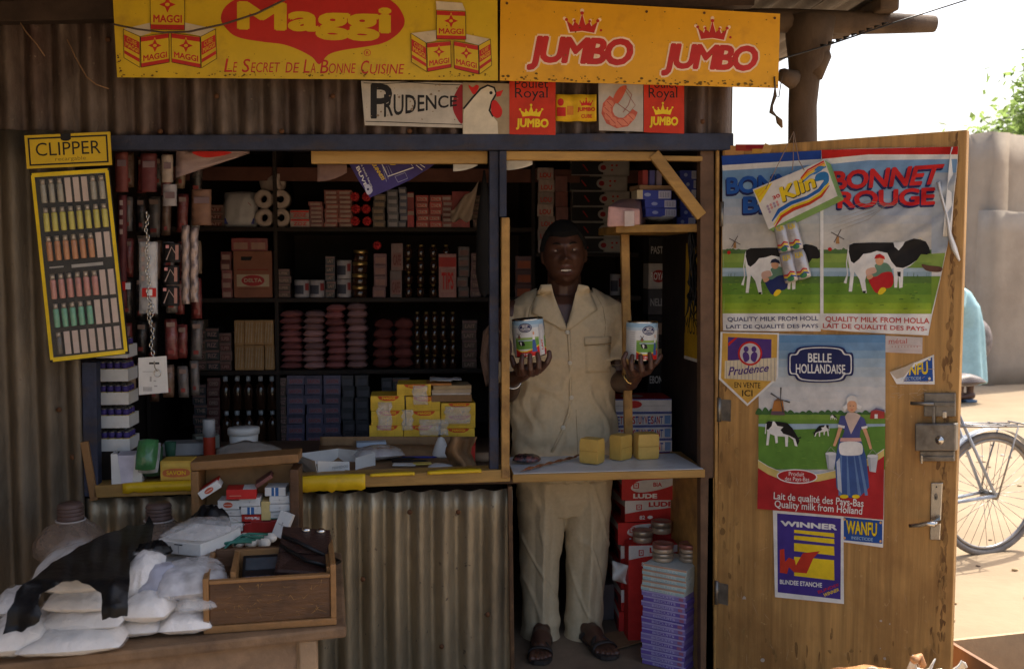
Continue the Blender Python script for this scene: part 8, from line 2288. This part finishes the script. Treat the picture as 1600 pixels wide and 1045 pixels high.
for px0, py0, px1, py1, hgt, M, kd, ang_, lb in ((340, 255, 440, 215, 38, WHITEC, 'oval', R(-32), 'tilted white cigarette pack with red side on top at the left'), (460, 243, 600, 225, 46, I(.5, .03, .02), 'redlid', R(1), 'red and white cigarette pack lying flat on the top row'), (604, 205, 680, 160, 18, mat('dark_matchbox', (.16, .06, .05), .6, .3, 14), '', R(-33), 'dark matchbox tilted on the packs near the right column')):
    p, q = W(*T8(px0, py0), yb - .0), W(*T8(px1, py1), yb - .0)
    w_ = (q - p).length; h = hgt / 3.028 * (p - CAM).dot(FW) / 1600
    m_ = pack(w_, .08, h, M, cig(kd), .0015, None, (lambda pr: pr.rect(.55, 0, 1, 1, WHITE)) if kd == 'redlid' else None)
    if kd == 'oval': m_.box(-w_ / 2 - .0005, w_ / 2 + .0005, -.02, .041, h - .006, h + .0008, RED)
    place(m_, 'cigarette_pack', ((p.x + q.x) / 2, yb + .04, min(p.z, q.z) + (.0 if ang_ > 0 else .028)), .1, lb, 'cigarette pack', None, 0, ang_)
m_ = pack(.045, .025, .085, WHITEC, cig('plain'), .0015); q = W(*T8(712, 420), -.36); place(m_, 'cigarette_pack', q, -.3, 'open white cigarette pack leaning in front of the red packs', 'cigarette pack', None, R(-15), R(18))

# ------------------------------------------------------------------ lower right corner: crate and bag
cr_ = thing('crate', 'brown open wooden crate standing on the sand by the door\'s free edge', 'crate', (2.2, -.8, 0))
T9 = lambda x, y: (1340 + x / 6.154, 960 + y / 6.154)
zc_ = .30
ka, kb_, kc = H(*T9(905, 250), zc_), H(*T9(1600, 175), zc_), H(*T9(1380, 530), zc_)
u1, u2 = (kb_ - ka).normalized(), (kc - ka).normalized()
def plank(a, b, z0, z1, th, M, name, n_):
    m_ = MB(); m_.hexa([V((a.x, a.y, z0)), V((b.x, b.y, z0)), V((b.x, b.y, z1)), V((a.x, a.y, z1))] + [V((a.x, a.y, z0)) + n_ * th, V((b.x, b.y, z0)) + n_ * th, V((b.x, b.y, z1)) + n_ * th, V((a.x, a.y, z1)) + n_ * th], M, .002); m_.build(name, cr_)
CRW = mat('crate_board', (.26, .13, .065), .6, .25, 6, .2, 40, st=(1, 1, .3)); CRI = mat('crate_inner', (.42, .3, .17), .7, .2, 7, .2, 40)
e1, e2 = ka + u1 * .7, ka + u2 * .62
plank(ka, e1, -.02, zc_, .016, CRI, 'back_panel', V((-u1.y, u1.x, 0))); plank(ka, e2, -.02, zc_, .016, CRW, 'side_panel', V((-u2.y, u2.x, 0)) * (1 if V((-u2.y, u2.x, 0)).dot(u1) < 0 else -1))
plank(e2, e2 + u1 * .7, -.02, zc_, .016, CRW, 'front_panel', V((-u1.y, u1.x, 0))); plank(e1, e1 + u2 * .62, -.02, zc_, .016, CRW, 'side_panel', V((-u2.y, u2.x, 0)) * (-1 if V((-u2.y, u2.x, 0)).dot(u1) < 0 else 1))
PEANUT = mat('orange_brown_snack', (.5, .24, .1), .5, .3, 30, .4, 60)
by_ = -1.25
bgq = W(1432, 1088, by_)
sk = thing('basket', 'round basket heaped with orange brown groundnuts in white paper at the lower edge', 'basket', (bgq.x, by_ + .1, -.01))
m_ = MB(); m_.lathe([(.10, 0), (.14, bgq.z * .5), (.16, bgq.z - .02), (.15, bgq.z - .02), (.12, .05)], (bgq.x - .05, by_ + .12, -.01), mat('basket_weave', (.28, .17, .08), .8, .4, 30, .8, 60), 26); m_.build('basket_body', sk)
m_ = MB(); m_.sheet([[V((bgq.x - .05 + (.155 * r_ / 6 + .003) * math.cos(t), by_ + .12 + (.155 * r_ / 6 + .003) * math.sin(t), bgq.z - .04 + .035 * (1 - (r_ / 6) ** 2) + .012 * noise1(r_ * 1.1, t * 3))) for t in [6.2832 * i / 40 for i in range(41)]] for r_ in range(7)], PEANUT, .01); m_.build('filling', sk)
WP = mat('sunlit_paper', (.75, .7, .62), .6, .1, 12, .3, 30)
m_ = MB()
for px0, px1, y_, hh_, sd in ((1355, 1425, -1.3, .028, 1), (1426, 1460, -1.25, .055, 2), (1476, 1512, -1.28, .04, 4)):
    a, b = W(px0, 1045, y_), W(px1, 1045, y_)
    m_.sheet([[a.lerp(b, i / 10) + V((0, .05 * j / 6, -.03 + hh_ * (.5 + .6 * math.sin(i * .5 + sd) * math.cos(j * .4)) * (1.2 - .15 * j) + .008 * noise1(i * .9, j, sd))) for i in range(11)] for j in range(7)], WP, .003)
m_.build('paper_wrap', sk)
m_ = MB(); a = W(1432, 1030, -1.27); m_.tube([a, W(1429, 1030, -1.25), W(1436, 1026, -1.25), W(1442, 1040, -1.25)], [.008, .012, .012, .01], PEANUT, 10); m_.build('snack', sk)

# ------------------------------------------------------------------ street: bicycle and passer-by
wc = W(1545, 773, 1.62)
rw = .33; wc.z = rw - .012
bk_ = thing('bicycle', 'old bicycle parked on the sand behind the open door, rear wheel showing', 'bicycle', (wc.x - .4, wc.y, 0))
FRM = mat('bicycle_paint', (.36, .4, .46), .4, .3, 20); GRM = mat('grey_metal', (.3, .28, .26), .35, .25, 20, metal=.6)
yw = R(12)
def bp(dx, dz, dy=0): return V((wc.x + dx * math.cos(yw) - dy * math.sin(yw), wc.y + dx * math.sin(yw) + dy * math.cos(yw), dz))
def wheel(cx):
    m_ = MB(); m_.tube([bp(cx + rw * math.cos(t), wc.z + rw * math.sin(t)) for t in [6.2832 * i / 56 for i in range(57)]], .019, RUBBER, 8, cap=False); w_ = m_.build('wheel', bk_)
    m_ = MB(); m_.tube([bp(cx + (rw - .026) * math.cos(t), wc.z + (rw - .026) * math.sin(t)) for t in [6.2832 * i / 56 for i in range(57)]], .010, GRM, 6, cap=False); m_.build('rim', w_)
    m_ = MB()
    for k in range(32):
        t, t2 = 6.2832 * k / 32, 6.2832 * k / 32 + (.5 if k % 2 else -.5); m_.tube([bp(cx + .02 * math.cos(t2), wc.z + .02 * math.sin(t2), .03 if k % 4 < 2 else -.03), bp(cx + (rw - .03) * math.cos(t), wc.z + (rw - .03) * math.sin(t))], .0016, GRM, 4)
    m_.build('spokes', w_)
    m_ = MB(); m_.tube([bp(cx, wc.z, -.055), bp(cx, wc.z, .055)], .022, STEEL, 12); m_.build('hub', w_)
wheel(0); wheel(-1.06)
m_ = MB()
for s in (-.05, .05):
    m_.tube([bp(0, wc.z, s), bp(-.44, .28, s * .5)], .010, FRM, 8); m_.tube([bp(0, wc.z, s), bp(-.26, .82, s * .4)], .009, FRM, 8); m_.tube([bp(-1.06, wc.z, s), bp(-.95, .72, s)], .011, FRM, 8)
m_.tube([bp(-.44, .28), bp(-.25, .86)], .015, FRM, 10); m_.tube([bp(-.44, .28), bp(-.93, .70)], .016, FRM, 10); m_.tube([bp(-.26, .82), bp(-.90, .84)], .014, FRM, 10); m_.tube([bp(-.95, .69), bp(-.89, .92)], .017, FRM, 10)
m_.build('frame', bk_)
m_ = MB(); m_.lathe([(0, -.006), (.09, -.004), (.09, .004), (0, .006)], (0, 0, 0), STEEL, 24, axis='y'); m_.xf(Matrix.Translation(bp(-.44, .28, -.05)) @ Matrix.Rotation(yw, 4, 'Z')); m_.build('chainring', bk_)
m_ = MB(); m_.tube([bp(-.44, .28, -.06), bp(-.38, .12, -.08)], .008, STEEL, 8); m_.tube([bp(-.44, .28, .06), bp(-.50, .44, .08)], .008, STEEL, 8); m_.build('crank', bk_)
m_ = MB(); m_.pillow(.27, .17, .07, LEATHER, 50); m_.xf(Matrix.Translation(bp(-.23, .93)) @ Matrix.Rotation(yw, 4, 'Z')); m_.build('saddle', bk_)
m_ = MB(); m_.tube([bp(-.88, .95), bp(-.87, 1.0), bp(-.9, 1.02, .2), bp(-.78, 1.0, .27)], .011, GRM, 8); m_.tube([bp(-.87, 1.0), bp(-.9, 1.02, -.2), bp(-.78, 1.0, -.27)], .011, GRM, 8); m_.build('handlebar', bk_)
m_ = MB(); zr_ = wc.z + rw + .05
for s in (-.06, 0, .06): m_.tube([bp(-.3, zr_ + .02, s), bp(.18, zr_, s)], .006, GRM, 6)
for x in (-.28, -.12, .04, .18): m_.tube([bp(x, zr_ + .01, -.07), bp(x, zr_ + .01, .07)], .005, GRM, 6)
for s in (-.07, .07): m_.tube([bp(0, wc.z, s), bp(.12, zr_, s)], .005, GRM, 6)
m_.build('carrier', bk_)
m_ = MB(); m_.sheet([[bp((rw + .035) * math.cos(t), wc.z + (rw + .035) * math.sin(t), -.03 + .06 * j / 3) for t in [R(20) + R(150) * i / 24 for i in range(25)]] for j in range(4)], FRM, .0015); m_.build('mudguard', bk_)
# passer-by in turquoise, mostly hidden by the door
yp = 7.6
pz_ = W(1515, 627, yp)
pq = thing('person', 'person in a turquoise robe bending forward beyond the door, mostly hidden', 'person', (pz_.x, yp, 0))
sp = (pz_ - CAM).dot(FW) / 1600
fx = lambda px, z: V((W(px - 6, 600, yp).x, yp, z))
bd = MB()
limb(bd, [fx(1506, .75), fx(1508, .42), fx(1506, .1)], [.085, .065, .04]); limb(bd, [fx(1520, .75), fx(1522, .42), fx(1522, .1)], [.085, .065, .04])
for px in (1506, 1522): limb(bd, [fx(px, .06) + V((.02, 0, 0)), fx(px, .045) + V((-.14, -.03, 0))], [.045, .03])
limb(bd, [fx(1513, .85), fx(1506, 1.1), fx(1492, 1.28)], [.14, .14, .12]); limb(bd, [fx(1492, 1.3), fx(1484, 1.40)], [.06, .055]); ball(bd, fx(1478, 1.47), (.1, .085, .11))
limb(bd, [fx(1492, 1.3) + V((0, -.12, 0)), fx(1482, 1.05) + V((0, -.2, 0)), fx(1470, .85) + V((0, -.25, 0))], [.05, .042, .032])
for k in range(4): limb(bd, [fx(1470, .85) + V((-.01, -.25 + .02 * k, 0)), fx(1468, .76) + V((-.02, -.25 + .02 * k, 0))], [.012, .010], n=8)
limb(bd, [fx(1471, .85) + V((.01, -.28, 0)), fx(1472, .78) + V((.01, -.3, 0))], [.013, .011], n=8)
vs, fs, ns = remesh(bd, .012, 2); m_ = MB(); m_.add(vs, fs, SKIN, True); m_.build('body', pq)
rb = MB()
loft(rb, [(fx(1512, .22), .24, .24, 2, 0), (fx(1513, .6), .21, .2, 2, 0), (fx(1514, .85), .19, .17, 2, 0), (fx(1506, 1.1), .19, .17, 2, 0), (fx(1494, 1.27), .17, .15, 2, 0), (fx(1486, 1.36), .08, .09, 2, 0)], M=CYAN, n=30)
rb.tube([fx(1492, 1.28) + V((0, -.12, 0)), fx(1484, 1.08) + V((0, -.2, 0))], [.085, .09], CYAN, 14)
vs, fs, ns = remesh(rb, .016, 3)
m_ = MB(); m_.add([p + ns[i] * .018 * math.sin(math.atan2(p.y - yp, p.x - pz_.x) * 7 + p.z * 2) * max(0, 1 - p.z / 1.3) for i, p in enumerate(vs)], fs, CYAN, True); m_.build('robe', pq)
m_ = MB(); ball(m_, fx(1478, 1.51), (.105, .095, .09), HAIR, 14); m_.build('hair', pq)
m_ = MB()
for px in (1506, 1522): m_.box(fx(px, 0).x - .19, fx(px, 0).x + .06, yp - .06, yp + .04, -.015, .012, mat('blue_slipper', (.12, .2, .32), .5, .2, 20), .006)
m_.build('slippers', pq)
m_ = MB(); ball(m_, W(1524, 532, yp + .35), (.19, .18, .27), mat('mottled_bundle', (.2, .17, .16), .8, .5, 14, .6, 20), 18)
solo(m_, 'bundle', 'dark mottled bundle beside the person in turquoise', 'bundle')
# litter on the sand
r = random.Random(12)
LT = [mat('pale_litter', (.6, .56, .5), .8, .2, 10), mat('dark_litter', (.14, .1, .07), .9, .3, 10), mat('straw_litter', (.38, .28, .16), .9, .2, 10)]
st_ = MB()
for k in range(420):
    x, y = r.uniform(1.9, 5.2), r.uniform(-.6, 8.8)
    s_ = r.uniform(.006, .022) * (1 + (r.random() < .04) * 1.2)
    ball(st_, (x, y, -.018 + .02 * noise1(x * .7, y * .7) + .012 * noise1(x * 2.3, y * 2.1, 4) + .003), (s_, s_ * r.uniform(.5, 1), s_ * .4), LT[r.choice((0, 1, 1, 2, 2, 2))], 5)
o = st_.build('litter', origin=(3, 2, 0)); o['kind'] = 'stuff'; o['label'] = 'scattered pebbles and scraps on the sandy street'; o['category'] = 'litter'
